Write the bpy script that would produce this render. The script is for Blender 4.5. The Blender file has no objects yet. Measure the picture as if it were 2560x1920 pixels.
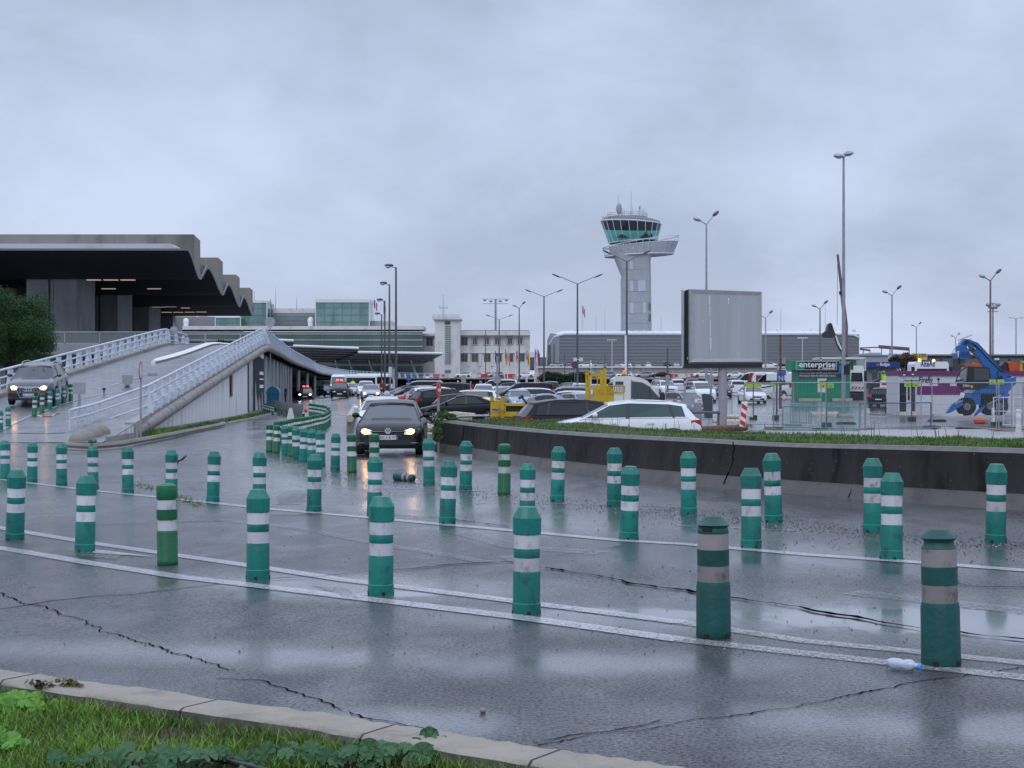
import bpy, math, random
from mathutils import Vector, Matrix
random.seed(7)
S=bpy.context.scene; COL=S.collection
R=math.radians
# ---------- camera ----------
F=3842.0; CX=1280.0; HY=970.0; EYE=1.6      # focal length and horizon measured on the 2560 px photograph
cam=bpy.data.objects.new('camera',bpy.data.cameras.new('camera')); COL.objects.link(cam)
cam.location=(0,0,EYE); cam.rotation_euler=(R(90),0,0)
cam.data.sensor_width=36; cam.data.lens=F/2560*36; cam.data.shift_y=10/2560.0
cam.data.clip_start=.1; cam.data.clip_end=6000
S.camera=cam
# ---------- world: overcast sky ----------
W=bpy.data.worlds.new("World"); S.world=W; W.use_nodes=True
nt=W.node_tree; nt.nodes.clear()
def N(t,tree=None,**k):
    n=(tree or nt).nodes.new(t)
    for a,b in k.items(): setattr(n,a,b)
    return n
out=N('ShaderNodeOutputWorld'); bg=N('ShaderNodeBackground'); bg2=N('ShaderNodeBackground'); mixs=N('ShaderNodeMixShader'); mixs.inputs[0].default_value=.9
sky=N('ShaderNodeTexSky',sky_type='NISHITA',sun_disc=False); sky.sun_elevation=R(38); sky.sun_rotation=R(200); sky.air_density=1.2; sky.dust_density=.5
bg.inputs['Strength'].default_value=.05
tc=N('ShaderNodeTexCoord'); mp=N('ShaderNodeMapping'); mp.inputs['Scale'].default_value=(1.0,1.0,1.7); mp.inputs['Rotation'].default_value=(R(5),R(-22),0)
n1=N('ShaderNodeTexNoise'); n1.inputs['Scale'].default_value=5.5; n1.inputs['Detail'].default_value=6; n1.inputs['Roughness'].default_value=.57; n1.inputs['Distortion'].default_value=.25
n2=N('ShaderNodeTexNoise'); n2.inputs['Scale'].default_value=3.0; n2.inputs['Detail'].default_value=3
cr=N('ShaderNodeValToRGB'); e=cr.color_ramp.elements
e[0].position=.40; e[0].color=(.335,.392,.523,1); e[1].position=.63; e[1].color=(.500,.572,.750,1)
m=e.new(.50); m.color=(.415,.478,.636,1)
add=N('ShaderNodeMath',operation='MULTIPLY_ADD'); add.inputs[1].default_value=.55
mu2=N('ShaderNodeMath',operation='MULTIPLY'); mu2.inputs[1].default_value=.45
L=nt.links.new
L(tc.outputs['Generated'],mp.inputs['Vector']); L(mp.outputs[0],n1.inputs['Vector']); L(mp.outputs[0],n2.inputs['Vector'])
L(n2.outputs['Fac'],mu2.inputs[0]); L(n1.outputs['Fac'],add.inputs[0]); L(mu2.outputs[0],add.inputs[2])
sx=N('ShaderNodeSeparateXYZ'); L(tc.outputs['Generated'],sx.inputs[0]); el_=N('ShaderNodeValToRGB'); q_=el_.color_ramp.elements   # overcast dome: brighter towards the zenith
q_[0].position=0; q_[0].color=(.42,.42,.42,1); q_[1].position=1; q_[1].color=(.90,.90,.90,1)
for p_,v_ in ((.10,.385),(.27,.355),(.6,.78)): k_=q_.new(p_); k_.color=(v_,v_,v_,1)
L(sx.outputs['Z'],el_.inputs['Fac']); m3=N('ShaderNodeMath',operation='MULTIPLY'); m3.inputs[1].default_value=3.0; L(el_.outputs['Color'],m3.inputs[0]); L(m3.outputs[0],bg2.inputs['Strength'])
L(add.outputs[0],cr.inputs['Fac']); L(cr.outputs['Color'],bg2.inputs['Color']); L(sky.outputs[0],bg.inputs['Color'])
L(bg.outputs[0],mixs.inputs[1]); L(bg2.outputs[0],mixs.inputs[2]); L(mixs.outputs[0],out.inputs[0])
sun=bpy.data.objects.new('sun',bpy.data.lights.new('sun','SUN')); COL.objects.link(sun)
sun.data.energy=.5; sun.data.angle=R(25); sun.data.color=(1,.96,.9); sun.rotation_euler=(R(52),0,R(-20))
S.view_settings.view_transform='Standard'; S.view_settings.look='None'; S.view_settings.exposure=.2; S.view_settings.gamma=1
S.render.engine='CYCLES'
# ---------- materials ----------
M={}
def pm(name,col,rough=.5,metal=0,var=.18,scale=4,bump=0,bscale=40,emit=None,es=0,spec=.5,stain=None,coat=0,stretch=(1,1,1),coord='Object'):
    m=bpy.data.materials.new(name); m.use_nodes=True; t=m.node_tree; b=t.nodes['Principled BSDF']
    b.inputs['Roughness'].default_value=rough; b.inputs['Metallic'].default_value=metal
    b.inputs['Specular IOR Level'].default_value=spec; b.inputs['Coat Weight'].default_value=coat
    b.inputs['Base Color'].default_value=(*col,1)
    tcn=t.nodes.new('ShaderNodeTexCoord'); mpn=t.nodes.new('ShaderNodeMapping'); mpn.inputs['Scale'].default_value=stretch
    t.links.new(tcn.outputs[coord],mpn.inputs['Vector'])
    if var or stain:
        n=t.nodes.new('ShaderNodeTexNoise'); n.inputs['Scale'].default_value=scale; n.inputs['Detail'].default_value=5; n.inputs['Roughness'].default_value=.62
        t.links.new(mpn.outputs[0],n.inputs['Vector'])
        c=t.nodes.new('ShaderNodeValToRGB'); el=c.color_ramp.elements
        el[0].position=.32; el[1].position=.7
        lo=stain if stain else tuple(x*(1-var) for x in col); hi=tuple(min(1,x*(1+var*.8)) for x in col)
        el[0].color=(*lo,1); el[1].color=(*hi,1)
        if stain: mid=el.new(.45); mid.color=(*col,1)
        t.links.new(n.outputs['Fac'],c.inputs['Fac']); t.links.new(c.outputs['Color'],b.inputs['Base Color'])
    wall_low=name=='wall_stain'
    if wall_low: b.inputs['Specular IOR Level'].default_value=.15
    if name.startswith('bollard') or name.startswith('band'):
        oi=t.nodes.new('ShaderNodeObjectInfo'); r_=t.nodes.new('ShaderNodeMapRange'); r_.inputs[3].default_value=.86; r_.inputs[4].default_value=1.2; t.links.new(oi.outputs['Random'],r_.inputs[0])
        vs=t.nodes.new('ShaderNodeVectorMath'); vs.operation='SCALE'; t.links.new(b.inputs['Base Color'].links[0].from_socket,vs.inputs[0]); t.links.new(r_.outputs[0],vs.inputs['Scale']); t.links.new(vs.outputs[0],b.inputs['Base Color'])
        va=t.nodes.new('ShaderNodeVectorMath'); va.operation='ADD'; t.links.new(tcn.outputs[coord],va.inputs[0]); t.links.new(oi.outputs['Location'],va.inputs[1]); t.links.new(va.outputs[0],mpn.inputs['Vector'])
    if bump:
        n=t.nodes.new('ShaderNodeTexNoise'); n.inputs['Scale'].default_value=bscale; n.inputs['Detail'].default_value=3
        t.links.new(mpn.outputs[0],n.inputs['Vector'])
        bp=t.nodes.new('ShaderNodeBump'); bp.inputs['Strength'].default_value=bump; bp.inputs['Distance'].default_value=.02
        t.links.new(n.outputs['Fac'],bp.inputs['Height']); t.links.new(bp.outputs[0],b.inputs['Normal'])
    if emit: b.inputs['Emission Color'].default_value=(*emit,1); b.inputs['Emission Strength'].default_value=es
    M[name]=m; return m
pm('concrete',(.30,.29,.27),.75,var=.3,scale=1.2,bump=.3)
pm('concrete_dark',(.215,.20,.165),.8,var=.3,scale=.35,stain=(.13,.12,.10),stretch=(1,1,.4))
pm('concrete_grey',(.27,.285,.295),.75,var=.25,scale=.5,stretch=(1,1,.5))
pm('concrete_pipe',(.19,.165,.15),.55,var=.5,scale=1.6,stain=(.06,.05,.045),bump=.08,bscale=9)
pm('panel_white',(.70,.70,.69),.65,var=.08,scale=.8,stain=(.47,.465,.45),stretch=(1,1,.25))
pm('facade_white',(.60,.59,.57),.7,var=.1,scale=.4,stain=(.45,.44,.42),stretch=(1,1,.4))
pm('rail_white',(.54,.59,.66),.35,var=.12,scale=2)
pm('galv',(.33,.345,.37),.4,metal=.5,var=.2,scale=3)
pm('pole_dark',(.10,.105,.12),.4,metal=.3,var=.2,scale=2)
pm('pole_red',(.16,.10,.11),.5,var=.2)
pm('pole_grey',(.30,.31,.34),.4,metal=.3,var=.2,scale=2)
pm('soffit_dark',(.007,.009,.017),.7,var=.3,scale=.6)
pm('rim_grey',(.15,.16,.17),.6)
pm('rubber',(.018,.018,.02),.8,var=.2)
pm('black',(.008,.009,.011),.5,var=.2)
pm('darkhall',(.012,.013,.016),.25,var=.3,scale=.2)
pm('white_paint',(.72,.73,.74),.4,var=.06,scale=3)
pm('glass_car',(.010,.013,.015),.05,var=0,spec=.42); pm('glass_wind',(.035,.045,.055),.05,var=0,spec=.75)
pm('glass_green_car',(.02,.055,.05),.05,var=0,spec=.55)
pm('glass_dark',(.02,.025,.03),.06,var=0,spec=.8)
pm('headlamp',(.55,.58,.6),.08,var=0,spec=.8)
pm('headlamp_lit',(.9,.8,.6),.2,var=0,emit=(1,.55,.22),es=14)
pm('headlamp_white',(.9,.8,.6),.2,var=0,emit=(1,.85,.68),es=12)
pm('lit_red',(.9,.1,.08),.2,var=0,emit=(1,.06,.04),es=5)
pm('lit_strip',(.9,.8,.6),.4,var=0,emit=(1,.80,.66),es=.25)
pm('lit_amber',(.9,.4,.05),.3,var=0,emit=(1,.42,.08),es=4)
pm('taillight',(.42,.02,.02),.12,var=0,spec=.7)
pm('chrome',(.62,.63,.65),.12,metal=1,var=0)
pm('alloy',(.42,.43,.45),.3,metal=.7,var=.1)
pm('plastic_black',(.02,.02,.022),.4,var=.15)
pm('plate_white',(.72,.73,.74),.4,var=.03)
pm('plate_blue',(.04,.11,.42),.4,var=.05)
pm('plant_green',(.035,.13,.012),.5,var=.5,scale=9)
pm('paint_yellow',(.50,.33,.012),.4,var=.15,scale=2.2,stain=(.27,.17,.02))
pm('paint_blue',(.010,.12,.38),.3,var=.15)
pm('paint_orange',(.50,.085,.02),.4,var=.2)
pm('sign_green',(.0,.21,.11),.45,var=.07)
pm('sign_blue',(.012,.035,.19),.4,var=.08)
pm('sign_purple',(.14,.025,.12),.5,var=.1)
pm('kiosk_white',(.55,.55,.58),.5,var=.05)
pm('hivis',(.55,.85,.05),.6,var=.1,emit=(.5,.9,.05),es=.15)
pm('skin',(.45,.27,.19),.5,var=.05)
pm('cloth_dark',(.02,.022,.03),.8,var=.2)
pm('cloth_navy',(.03,.035,.11),.8,var=.2)
pm('cloth_red',(.22,.03,.03),.8,var=.2)
pm('cloth_grey',(.15,.15,.16),.8,var=.2)
pm('glass_screen',(.02,.02,.02),.1,var=0)
pm('red_paint',(.50,.03,.03),.45,var=.2)
pm('blue_bin',(.01,.12,.20),.4,var=.15)
pm('grey_barrier',(.14,.14,.15),.7,var=.25)
pm('flag_blue',(.03,.06,.30),.7); pm('flag_white',(.6,.6,.62),.7); pm('flag_red',(.5,.03,.04),.7); pm('flag_yellow',(.7,.5,.03),.7); pm('flag_black',(.02,.02,.02),.7); pm('flag_green',(.02,.22,.06),.7)
PAINT=dict(black=(.012,.013,.016),grey=(.07,.075,.08),dgrey=(.016,.018,.022),white=(.70,.72,.74),silver=(.33,.35,.38),blue=(.03,.05,.16),red=(.35,.02,.03),sblue=(.25,.30,.38),brown=(.05,.03,.03),
 gbrown=(.010,.0105,.014),audi=(.055,.06,.07),cream=(.66,.66,.6))
for k,v in PAINT.items(): pm('car_'+k,v,.22,metal=.3 if k in('grey','silver','sblue','audi') else 0,var=.07,scale=1,coat=0 if k in('black','dgrey','gbrown','brown') else .5,spec=.16 if k in('black','dgrey','brown') else .3 if k=='gbrown' else .5)
# green bollard plastics, dirt towards random blotches
pm('bollard_teal',(.0,.150,.122),.42,var=.22,scale=9,stain=(.004,.07,.06),bump=.15,bscale=30)
pm('bollard_teal_top',(.012,.165,.125),.45,var=.3,scale=14)
pm('bollard_green',(.0015,.098,.036),.42,var=.25,scale=9,stain=(.006,.09,.038),bump=.15,bscale=30)
pm('bollard_deep',(.001,.062,.055),.5,var=.3,scale=7,stain=(.008,.052,.046),bump=.2,bscale=30)
pm('band_white',(.54,.54,.57),.35,var=.08,scale=11,stain=(.33,.32,.31),stretch=(1,1,.45))
pm('band_dirty',(.47,.46,.47),.45,var=.15,scale=11,stain=(.24,.22,.21))
pm('band_grey',(.225,.20,.195),.5,var=.2,scale=9,stain=(.10,.085,.08))
# wet asphalt
def asphalt(name,base,puddles=(),sheen=(),rough=(.09,.34),wet=.55,tint=None):
    m=bpy.data.materials.new(name); m.use_nodes=True; t=m.node_tree; b=t.nodes['Principled BSDF']; K=t.links.new
    g=N('ShaderNodeNewGeometry',t); sep=N('ShaderNodeSeparateXYZ',t)
    def noise(sc,det=4,ro=.6,st=None,dist=0):
        n=N('ShaderNodeTexNoise',t); n.inputs['Scale'].default_value=sc; n.inputs['Detail'].default_value=det; n.inputs['Roughness'].default_value=ro; n.inputs['Distortion'].default_value=dist
        if st:
            mm=N('ShaderNodeMapping',t); mm.inputs['Scale'].default_value=st[0]; mm.inputs['Rotation'].default_value=(0,0,st[1]); K(g.outputs['Position'],mm.inputs['Vector']); K(mm.outputs[0],n.inputs['Vector'])
        else: K(g.outputs['Position'],n.inputs['Vector'])
        return n.outputs['Fac']
    def mr(v,a,b_,c,d,clamp=True,smooth=True):
        n=N('ShaderNodeMapRange',t); n.clamp=clamp; n.interpolation_type='SMOOTHSTEP' if smooth else 'LINEAR'
        for i,x in enumerate((a,b_,c,d)): n.inputs[i+1].default_value=x
        K(v,n.inputs[0]); return n.outputs[0]
    def mth(op,a,b_):
        n=N('ShaderNodeMath',t,operation=op)
        for i,x in enumerate((a,b_)):
            if isinstance(x,(int,float)): n.inputs[i].default_value=x
            else: K(x,n.inputs[i])
        return n.outputs[0]
    big=noise(.34,4,.55,((1,.38,1),R(20)),.3); mid=noise(1.9,4,.6,((1,.5,1),R(-15))); fine=noise(44,5,.8); vf=noise(190,2,.6)
    wetm=mr(mth('ADD',mth('MULTIPLY',big,.72),mth('MULTIPLY',mid,.28)),.42,.60,0,1)
    def blobs(lst,lo,hi,k):
      pud=None
      for (cx,cy,rx,ry,a) in lst:
        sb=N('ShaderNodeVectorMath',t,operation='SUBTRACT'); sb.inputs[1].default_value=(cx,cy,0); K(g.outputs['Position'],sb.inputs[0])
        rt=N('ShaderNodeVectorRotate',t,rotation_type='Z_AXIS'); rt.inputs['Angle'].default_value=-a; K(sb.outputs[0],rt.inputs['Vector'])
        ml=N('ShaderNodeVectorMath',t,operation='MULTIPLY'); ml.inputs[1].default_value=(1/rx,1/ry,0); K(rt.outputs[0],ml.inputs[0])
        ln=N('ShaderNodeVectorMath',t,operation='LENGTH'); K(ml.outputs[0],ln.inputs[0])
        v=mth('ADD',ln.outputs['Value'],mth('MULTIPLY',mth('SUBTRACT',mid,.5),k))
        p=mr(v,lo,hi,1,0); pud=p if pud is None else mth('MAXIMUM',pud,p)
      return pud if pud is not None else mr(big,.9,1.0,0,.0)
    pud=blobs(puddles,.35,1.25,1.9); she=blobs(sheen,.15,1.3,1.8)
    spy=N('ShaderNodeSeparateXYZ',t); K(g.outputs['Position'],spy.inputs[0]); farw=mr(spy.outputs['Y'],10,30,0,1)
    wetm=mth('MAXIMUM',mth('MULTIPLY',wetm,.75),mth('MAXIMUM',she,mth('MULTIPLY',farw,.38)))
    rr=mr(wetm,0,1,rough[1],rough[0]); rr2=mth('MULTIPLY',rr,mr(pud,0,1,1,.22)); K(rr2,b.inputs['Roughness'])
    cw=mth('MAXIMUM',mth('MAXIMUM',mth('MULTIPLY',she,.85),mth('MULTIPLY',mth('MULTIPLY',farw,mr(big,.35,.6,.3,1)),.45)),mth('MAXIMUM',mth('MULTIPLY',wetm,.15),pud)); K(cw,b.inputs['Coat Weight']); b.inputs['Coat Roughness'].default_value=.16; b.inputs['Coat IOR'].default_value=1.5
    cbp=N('ShaderNodeBump',t); cbp.inputs['Distance'].default_value=.004; K(mr(pud,0,1,.16,.02),cbp.inputs['Strength']); K(fine,cbp.inputs['Height']); K(cbp.outputs[0],b.inputs['Coat Normal'])
    bl=mth('MULTIPLY',mr(wetm,0,1,.85,.22),mr(pud,0,1,1,.04))
    bp=N('ShaderNodeBump',t); bp.inputs['Distance'].default_value=.006; K(bl,bp.inputs['Strength']); K(mth('ADD',fine,mth('MULTIPLY',vf,.5)),bp.inputs['Height']); K(bp.outputs[0],b.inputs['Normal'])
    c=N('ShaderNodeValToRGB',t); el=c.color_ramp.elements; el[0].position=.36; el[1].position=.68
    el[0].color=(*[x*.30 for x in base],1); el[1].color=(*[x*1.9 for x in base],1); K(fine,c.inputs['Fac'])
    c2=N('ShaderNodeMix',t,data_type='RGBA',blend_type='MULTIPLY'); c2.inputs[0].default_value=1; K(c.outputs['Color'],c2.inputs[6])
    cc=N('ShaderNodeValToRGB',t); cc.color_ramp.elements[0].position=.3; cc.color_ramp.elements[1].position=.7; cc.color_ramp.elements[0].color=(.5,.5,.51,1); cc.color_ramp.elements[1].color=(1.3,1.27,1.24,1); K(mid,cc.inputs['Fac']); K(cc.outputs[0],c2.inputs[7])
    K(c2.outputs[2],b.inputs['Base Color']); K(mth('MAXIMUM',mth('MAXIMUM',mr(fine,.42,.58,.05,wet),mth('MULTIPLY',pud,wet)),mth('MULTIPLY',farw,.95)),b.inputs['Specular IOR Level'])
    M[name]=m; return m
# ---------- geometry of the place ----------
def ss(a,b,x):
    t=min(1,max(0,(x-a)/(b-a))); return t*t*(3-2*t)
def g0(x,y):
    a=max(-.2,min(.14,.027*x))*ss(8,20,y)
    k=ss(28,42,y); v=a*(1-k)-.18*k
    if y>85:
        u=x/y; w=min(1,max(.3,(u+.155)/.06)); v+=min(1.35,(y-86)*.0125)*w*ss(84,96,y)
    return v
def xr(y): return -14.5-.071*(y-66.4)
def xl(y): return -22.5-.043*(y-67.5)
def zr(y):
    if y<=104: return .085*y-4.475
    if y<112: t=(y-104)/8; return .085*104-4.475+.68*(t-.5*t*t)
    return .085*104-4.475+.34
DZ=zr(112)   # deck level
def surf(x,y):
    v=g0(x,y)
    if 50<y<=112 and xl(y)-.3<x<xr(y)-.25: v=max(v,zr(y))
    return v
def G(px,py,z=None):
    "point where the sight line through a pixel meets the ground"
    u=(px-CX)/F; v=(py-HY)/F
    if z is not None: d=(EYE-z)/v; return Vector((u*d,d,z))
    lo=2.0
    d=lo
    while d<400:
        if EYE-v*d<surf(u*d,d): break
        d+=.4
    a,b=d-.4,d
    for _ in range(25):
        m=(a+b)/2
        if EYE-v*m<surf(u*m,m): b=m
        else: a=m
    return Vector((u*b,b,surf(u*b,b)))
def P(px,d,z=None,py=None):
    x=(px-CX)/F*d
    if py is not None: z=EYE-(py-HY)/F*d
    elif z is None: z=surf(x,d)
    return Vector((x,d,z))
def Z(py,d): return EYE-(py-HY)/F*d
def X(px,d): return (px-CX)/F*d
# ---------- mesh builder ----------
class MB:
    def __init__(s): s.v=[]; s.f=[]; s.m=[]; s.k=0
    def q(s,*pts,m=None):
        i=len(s.v); s.v+= [tuple(p) for p in pts]; s.f.append(tuple(range(i,i+len(pts)))); s.m.append(s.k if m is None else m); return s
    def add(s,vs,fs,m=None):
        i=len(s.v); s.v+=[tuple(p) for p in vs]
        for f in fs: s.f.append(tuple(i+j for j in f)); s.m.append(s.k if m is None else m)
        return s
    def box(s,x0,x1,y0,y1,z0,z1,m=None,T=None):
        vs=[Vector((x,y,z)) for z in(z0,z1) for y in(y0,y1) for x in(x0,x1)]
        if T is not None: vs=[T@v for v in vs]
        return s.add(vs,[(0,2,3,1),(4,5,7,6),(0,1,5,4),(2,6,7,3),(0,4,6,2),(1,3,7,5)],m)
    def cyl(s,a,b,r0,r1=None,n=10,m=None,cap=True):
        a=Vector(a); b=Vector(b); r1=r0 if r1 is None else r1; d=(b-a); 
        if d.length<1e-6: return s
        d.normalize(); u=d.orthogonal().normalized(); w=d.cross(u)
        vs=[]
        for c,r in((a,r0),(b,r1)):
            for i in range(n):
                t=2*math.pi*i/n; vs.append(c+u*math.cos(t)*r+w*math.sin(t)*r)
        fs=[(i,(i+1)%n,n+(i+1)%n,n+i) for i in range(n)]
        if cap: fs+= [tuple(range(n-1,-1,-1)),tuple(range(n,2*n))]
        return s.add(vs,fs,m)
    def tube(s,pts,r,n=8,m=None):
        pts=[Vector(p) for p in pts]; rings=[]; up=Vector((0,0,1))
        for i,p in enumerate(pts):
            d=(pts[min(i+1,len(pts)-1)]-pts[max(i-1,0)]).normalized()
            a=d.cross(up); a=a.normalized() if a.length>1e-4 else Vector((1,0,0)); b=a.cross(d)
            rr=r[i] if isinstance(r,(list,tuple)) else r
            rings.append([p+a*math.cos(2*math.pi*k/n)*rr+b*math.sin(2*math.pi*k/n)*rr for k in range(n)])
        return s.loft(rings,True,True,m)
    def loft(s,rings,closed=True,cap=False,m=None):
        n=len(rings[0]); vs=[p for r in rings for p in r]; fs=[]
        for j in range(len(rings)-1):
            for i in range(n if closed else n-1):
                k=(i+1)%n; fs.append((j*n+i,j*n+k,(j+1)*n+k,(j+1)*n+i))
        if cap: fs+=[tuple(range(n-1,-1,-1)),tuple((len(rings)-1)*n+i for i in range(n))]
        return s.add(vs,fs,m)
    def lathe(s,prof,n=16,c=(0,0,0),m=None,rot=0,T=None,cap=True):
        rings=[]
        for r,z in prof:
            rg=[Vector((c[0]+r*math.cos(2*math.pi*i/n+rot),c[1]+r*math.sin(2*math.pi*i/n+rot),c[2]+z)) for i in range(n)]
            if T is not None: rg=[T@p for p in rg]
            rings.append(rg)
        return s.loft(rings,True,cap,m)
    def prism(s,poly,d,m=None):
        "polygon (3-D points) swept by vector d"
        p=[Vector(a) for a in poly]; d=Vector(d); n=len(p)
        return s.add(p+[a+d for a in p],[tuple(range(n-1,-1,-1)),tuple(range(n,2*n))]+[(i,(i+1)%n,n+(i+1)%n,n+i) for i in range(n)],m)
    def ball(s,c,r,n=8,k=6,m=None):
        rx,ry,rz=(r,r,r) if isinstance(r,(int,float)) else r
        rings=[]
        for j in range(k+1):
            t=math.pi*j/k; rr=max(math.sin(t),.02)
            rings.append([Vector((c[0]+rx*rr*math.cos(2*math.pi*i/n),c[1]+ry*rr*math.sin(2*math.pi*i/n),c[2]-rz*math.cos(t))) for i in range(n)])
        return s.loft(rings,True,True,m)
    def build(s,name,mat,parent=None,smooth=None):
        me=bpy.data.meshes.new(name); me.from_pydata(s.v,[],s.f); 
        for mm in (mat if isinstance(mat,(list,tuple)) else [mat]): me.materials.append(M[mm] if isinstance(mm,str) else mm)
        me.polygons.foreach_set('material_index',s.m)
        if smooth:
            me.polygons.foreach_set('use_smooth',[True]*len(s.f)); me.update(); me.set_sharp_from_angle(angle=R(smooth))
        me.validate(); me.update()
        o=bpy.data.objects.new(name,me); COL.objects.link(o); o.parent=parent; return o
def tag(o,label=None,cat=None,group=None,kind=None):
    if label: o['label']=label
    if cat: o['category']=cat
    if group: o['group']=group
    if kind: o['kind']=kind
    return o
def thing(name,label,cat,loc=(0,0,0),rz=0,group=None,kind=None):
    o=bpy.data.objects.new(name,None); COL.objects.link(o); o.location=loc; o.rotation_euler=(0,0,rz); o.empty_display_size=.3
    return tag(o,label,cat,group,kind)
KIDS={}
def kids(o):
    if o.name not in KIDS: KIDS[o.name]=[c for c in bpy.data.objects if c.parent==o]
    return KIDS[o.name]
def copy_tree(o,parent=None,label=None):
    c=o.copy(); COL.objects.link(c); c.parent=parent
    if label: c['label']=label
    for ch in kids(o): copy_tree(ch,c)
    return c
def text(body,size,mat,parent,T,name='lettering',ext=.004,width=None,align='LEFT',shear=0,bold=0):
    cu=bpy.data.curves.new(name,'FONT'); cu.body=body; cu.size=size; cu.extrude=ext; cu.align_x=align; cu.shear=shear; cu.offset=bold; cu.resolution_u=3
    ob=bpy.data.objects.new(name,cu); me=bpy.data.meshes.new_from_object(ob)
    if width:
        xs=[v.co.x for v in me.vertices]; w=max(xs)-min(xs); k=width/w
        for v in me.vertices: v.co.x*=k
    me.materials.clear(); me.materials.append(M[mat]); me.polygons.foreach_set('material_index',[0]*len(me.polygons))
    bpy.data.objects.remove(ob); bpy.data.curves.remove(cu)
    me.transform(T); o=bpy.data.objects.new(name,me); COL.objects.link(o); o.parent=parent; return o
def face_cam(x,y,z,rz=0): return Matrix.Translation((x,y,z))@Matrix.Rotation(rz,4,'Z')@Matrix.Rotation(R(90),4,'X')
ORD=['first','second','third','fourth','fifth','sixth','seventh','eighth','ninth','tenth','eleventh','twelfth','thirteenth','fourteenth','fifteenth','sixteenth']
# ---------- ground ----------
def axis(*segs):
    v=[]
    for a,b,st in segs:
        n=int(round((b-a)/st)); v+=[a+(b-a)*i/n for i in range(n)]
    return v+[segs[-1][1]]
xs=axis((-1500,-200,100),(-200,-40,8),(-40,-14,1.3),(-14,14,.5),(14,60,2),(60,200,10),(200,1500,100))
ys=axis((-60,4,4),(4,46,.5),(46,130,2),(130,260,5),(260,600,20),(600,3000,200))
PUD=[(3.0,10.4,2.0,.75,R(-16)),(-7.6,30.2,1.0,1.6,0),(.95,10.9,.6,.3,R(-15)),(-.9,12.0,.6,.3,0)]
SHE=[(3.2,10.6,3.4,1.4,R(-16)),(.8,10.6,1.8,.7,R(-15)),(2.3,7.1,2.0,.5,R(-14)),(-.5,7.4,.7,.35,R(-20)),(-6,41,4,9,0),(-1.2,21.5,1.5,2.4,0),(-1.5,12.6,2.5,1.0,R(-20)),(-1.9,9.3,2.2,.5,R(-10)),(-3.6,29,3.2,5.5,0),(-12,52,6,10,0),(3.4,14.2,2.6,1.6,R(-12)),(.6,8.9,1.2,.5,0),(-5,120,30,25,0),(3,95,14,10,0),(25,110,30,14,0),(1.5,18,3,2.2,0)]
asphalt('asphalt',(.080,.080,.084),PUD,SHE)
asphalt('asphalt_ramp',(.15,.148,.155),(),(),rough=(.28,.5))
m=MB(); nx=len(xs)
m.add([(x,y,g0(x,y)) for y in ys for x in xs],[(j*nx+i,j*nx+i+1,(j+1)*nx+i+1,(j+1)*nx+i) for j in range(len(ys)-1) for i in range(nx-1)])
road=tag(m.build('road','asphalt',smooth=60),'wet dark asphalt roadway and parking ground','road',kind='structure')
def ribbon(m,pts,w,off=.006,jit=0,step=.4,k=None,wj=0):
    "strip following the ground through world points"
    P2=[]
    for a,b in zip(pts,pts[1:]):
        n=max(1,int((Vector(b[:2])-Vector(a[:2])).length/step))
        for i in range(n): P2.append(Vector(a[:2]).lerp(Vector(b[:2]),i/n))
    P2.append(Vector(pts[-1][:2]))
    Lr=[];Rr=[]
    jj=0.; w1=0.
    for i,p in enumerate(P2):
        jj=jj*.86+random.uniform(-jit,jit)*1.15; w1=w1*.75+random.uniform(-wj,wj)*.7
        d=(P2[min(i+1,len(P2)-1)]-P2[max(i-1,0)]).normalized(); nrm=Vector((-d.y,d.x)); c=p+nrm*jj
        ww=w*max(.15,1+w1)/2
        for lst,sg in((Lr,1),(Rr,-1)):
            q=c+nrm*sg*ww; lst.append((q.x,q.y,surf(q.x,q.y)+off))
    n=len(P2); m.add(Lr+Rr,[(n+i,n+i+1,i+1,i) for i in range(n-1)],k)
def px(*l): return [G(a,b) for a,b in l]
def worn(name,col,amt,sc):
    mm=pm(name,col,.22,var=.2,scale=6,spec=.5); t=mm.node_tree; b=t.nodes['Principled BSDF']; K=t.links.new
    g=N('ShaderNodeNewGeometry',t); n=N('ShaderNodeTexNoise',t); n.inputs['Scale'].default_value=sc; n.inputs['Detail'].default_value=6; n.inputs['Roughness'].default_value=.75; K(g.outputs['Position'],n.inputs['Vector'])
    r=N('ShaderNodeMapRange',t); r.inputs[1].default_value=amt-.08; r.inputs[2].default_value=amt+.10; K(n.outputs['Fac'],r.inputs[0]); K(r.outputs[0],b.inputs['Alpha'])
    b.inputs['Roughness'].default_value=.25
    return mm
worn('marking',(.45,.45,.46),.42,45); worn('marking_faint',(.27,.27,.28),.52,38); worn('marking_dirty',(.38,.38,.36),.47,60)
m=MB()
ribbon(m,px((-600,1280),(-60,1362),(0,1371),(233,1410),(447,1443),(860,1492),(1278,1542),(1705,1601)),.19)
ribbon(m,px((-600,1232),(-60,1311),(0,1320),(233,1359),(447,1390),(860,1451),(1278,1503),(1705,1557)),.17)
ribbon(m,px((1705,1601),(2011,1635),(2400,1678),(2640,1704),(3300,1768)),.17,k=1); ribbon(m,px((1705,1557),(2011,1604),(2283,1630),(2640,1668),(3300,1730)),.15,k=1)
ribbon(m,px((-500,1150),(-60,1193),(0,1199),(233,1227),(498,1254),(661,1272),(860,1289),(1142,1315),(1550,1352),(1710,1361),(2011,1387),(2283,1406),(2640,1433),(3400,1478)),.17)
ribbon(m,px((544,1301),(739,1320),(860,1344),(982,1367),(1122,1390),(1211,1406)),.17,k=2)
ribbon(m,px((2128,1482),(2306,1501),(2640,1538),(3300,1600)),.26,k=2)
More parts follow.
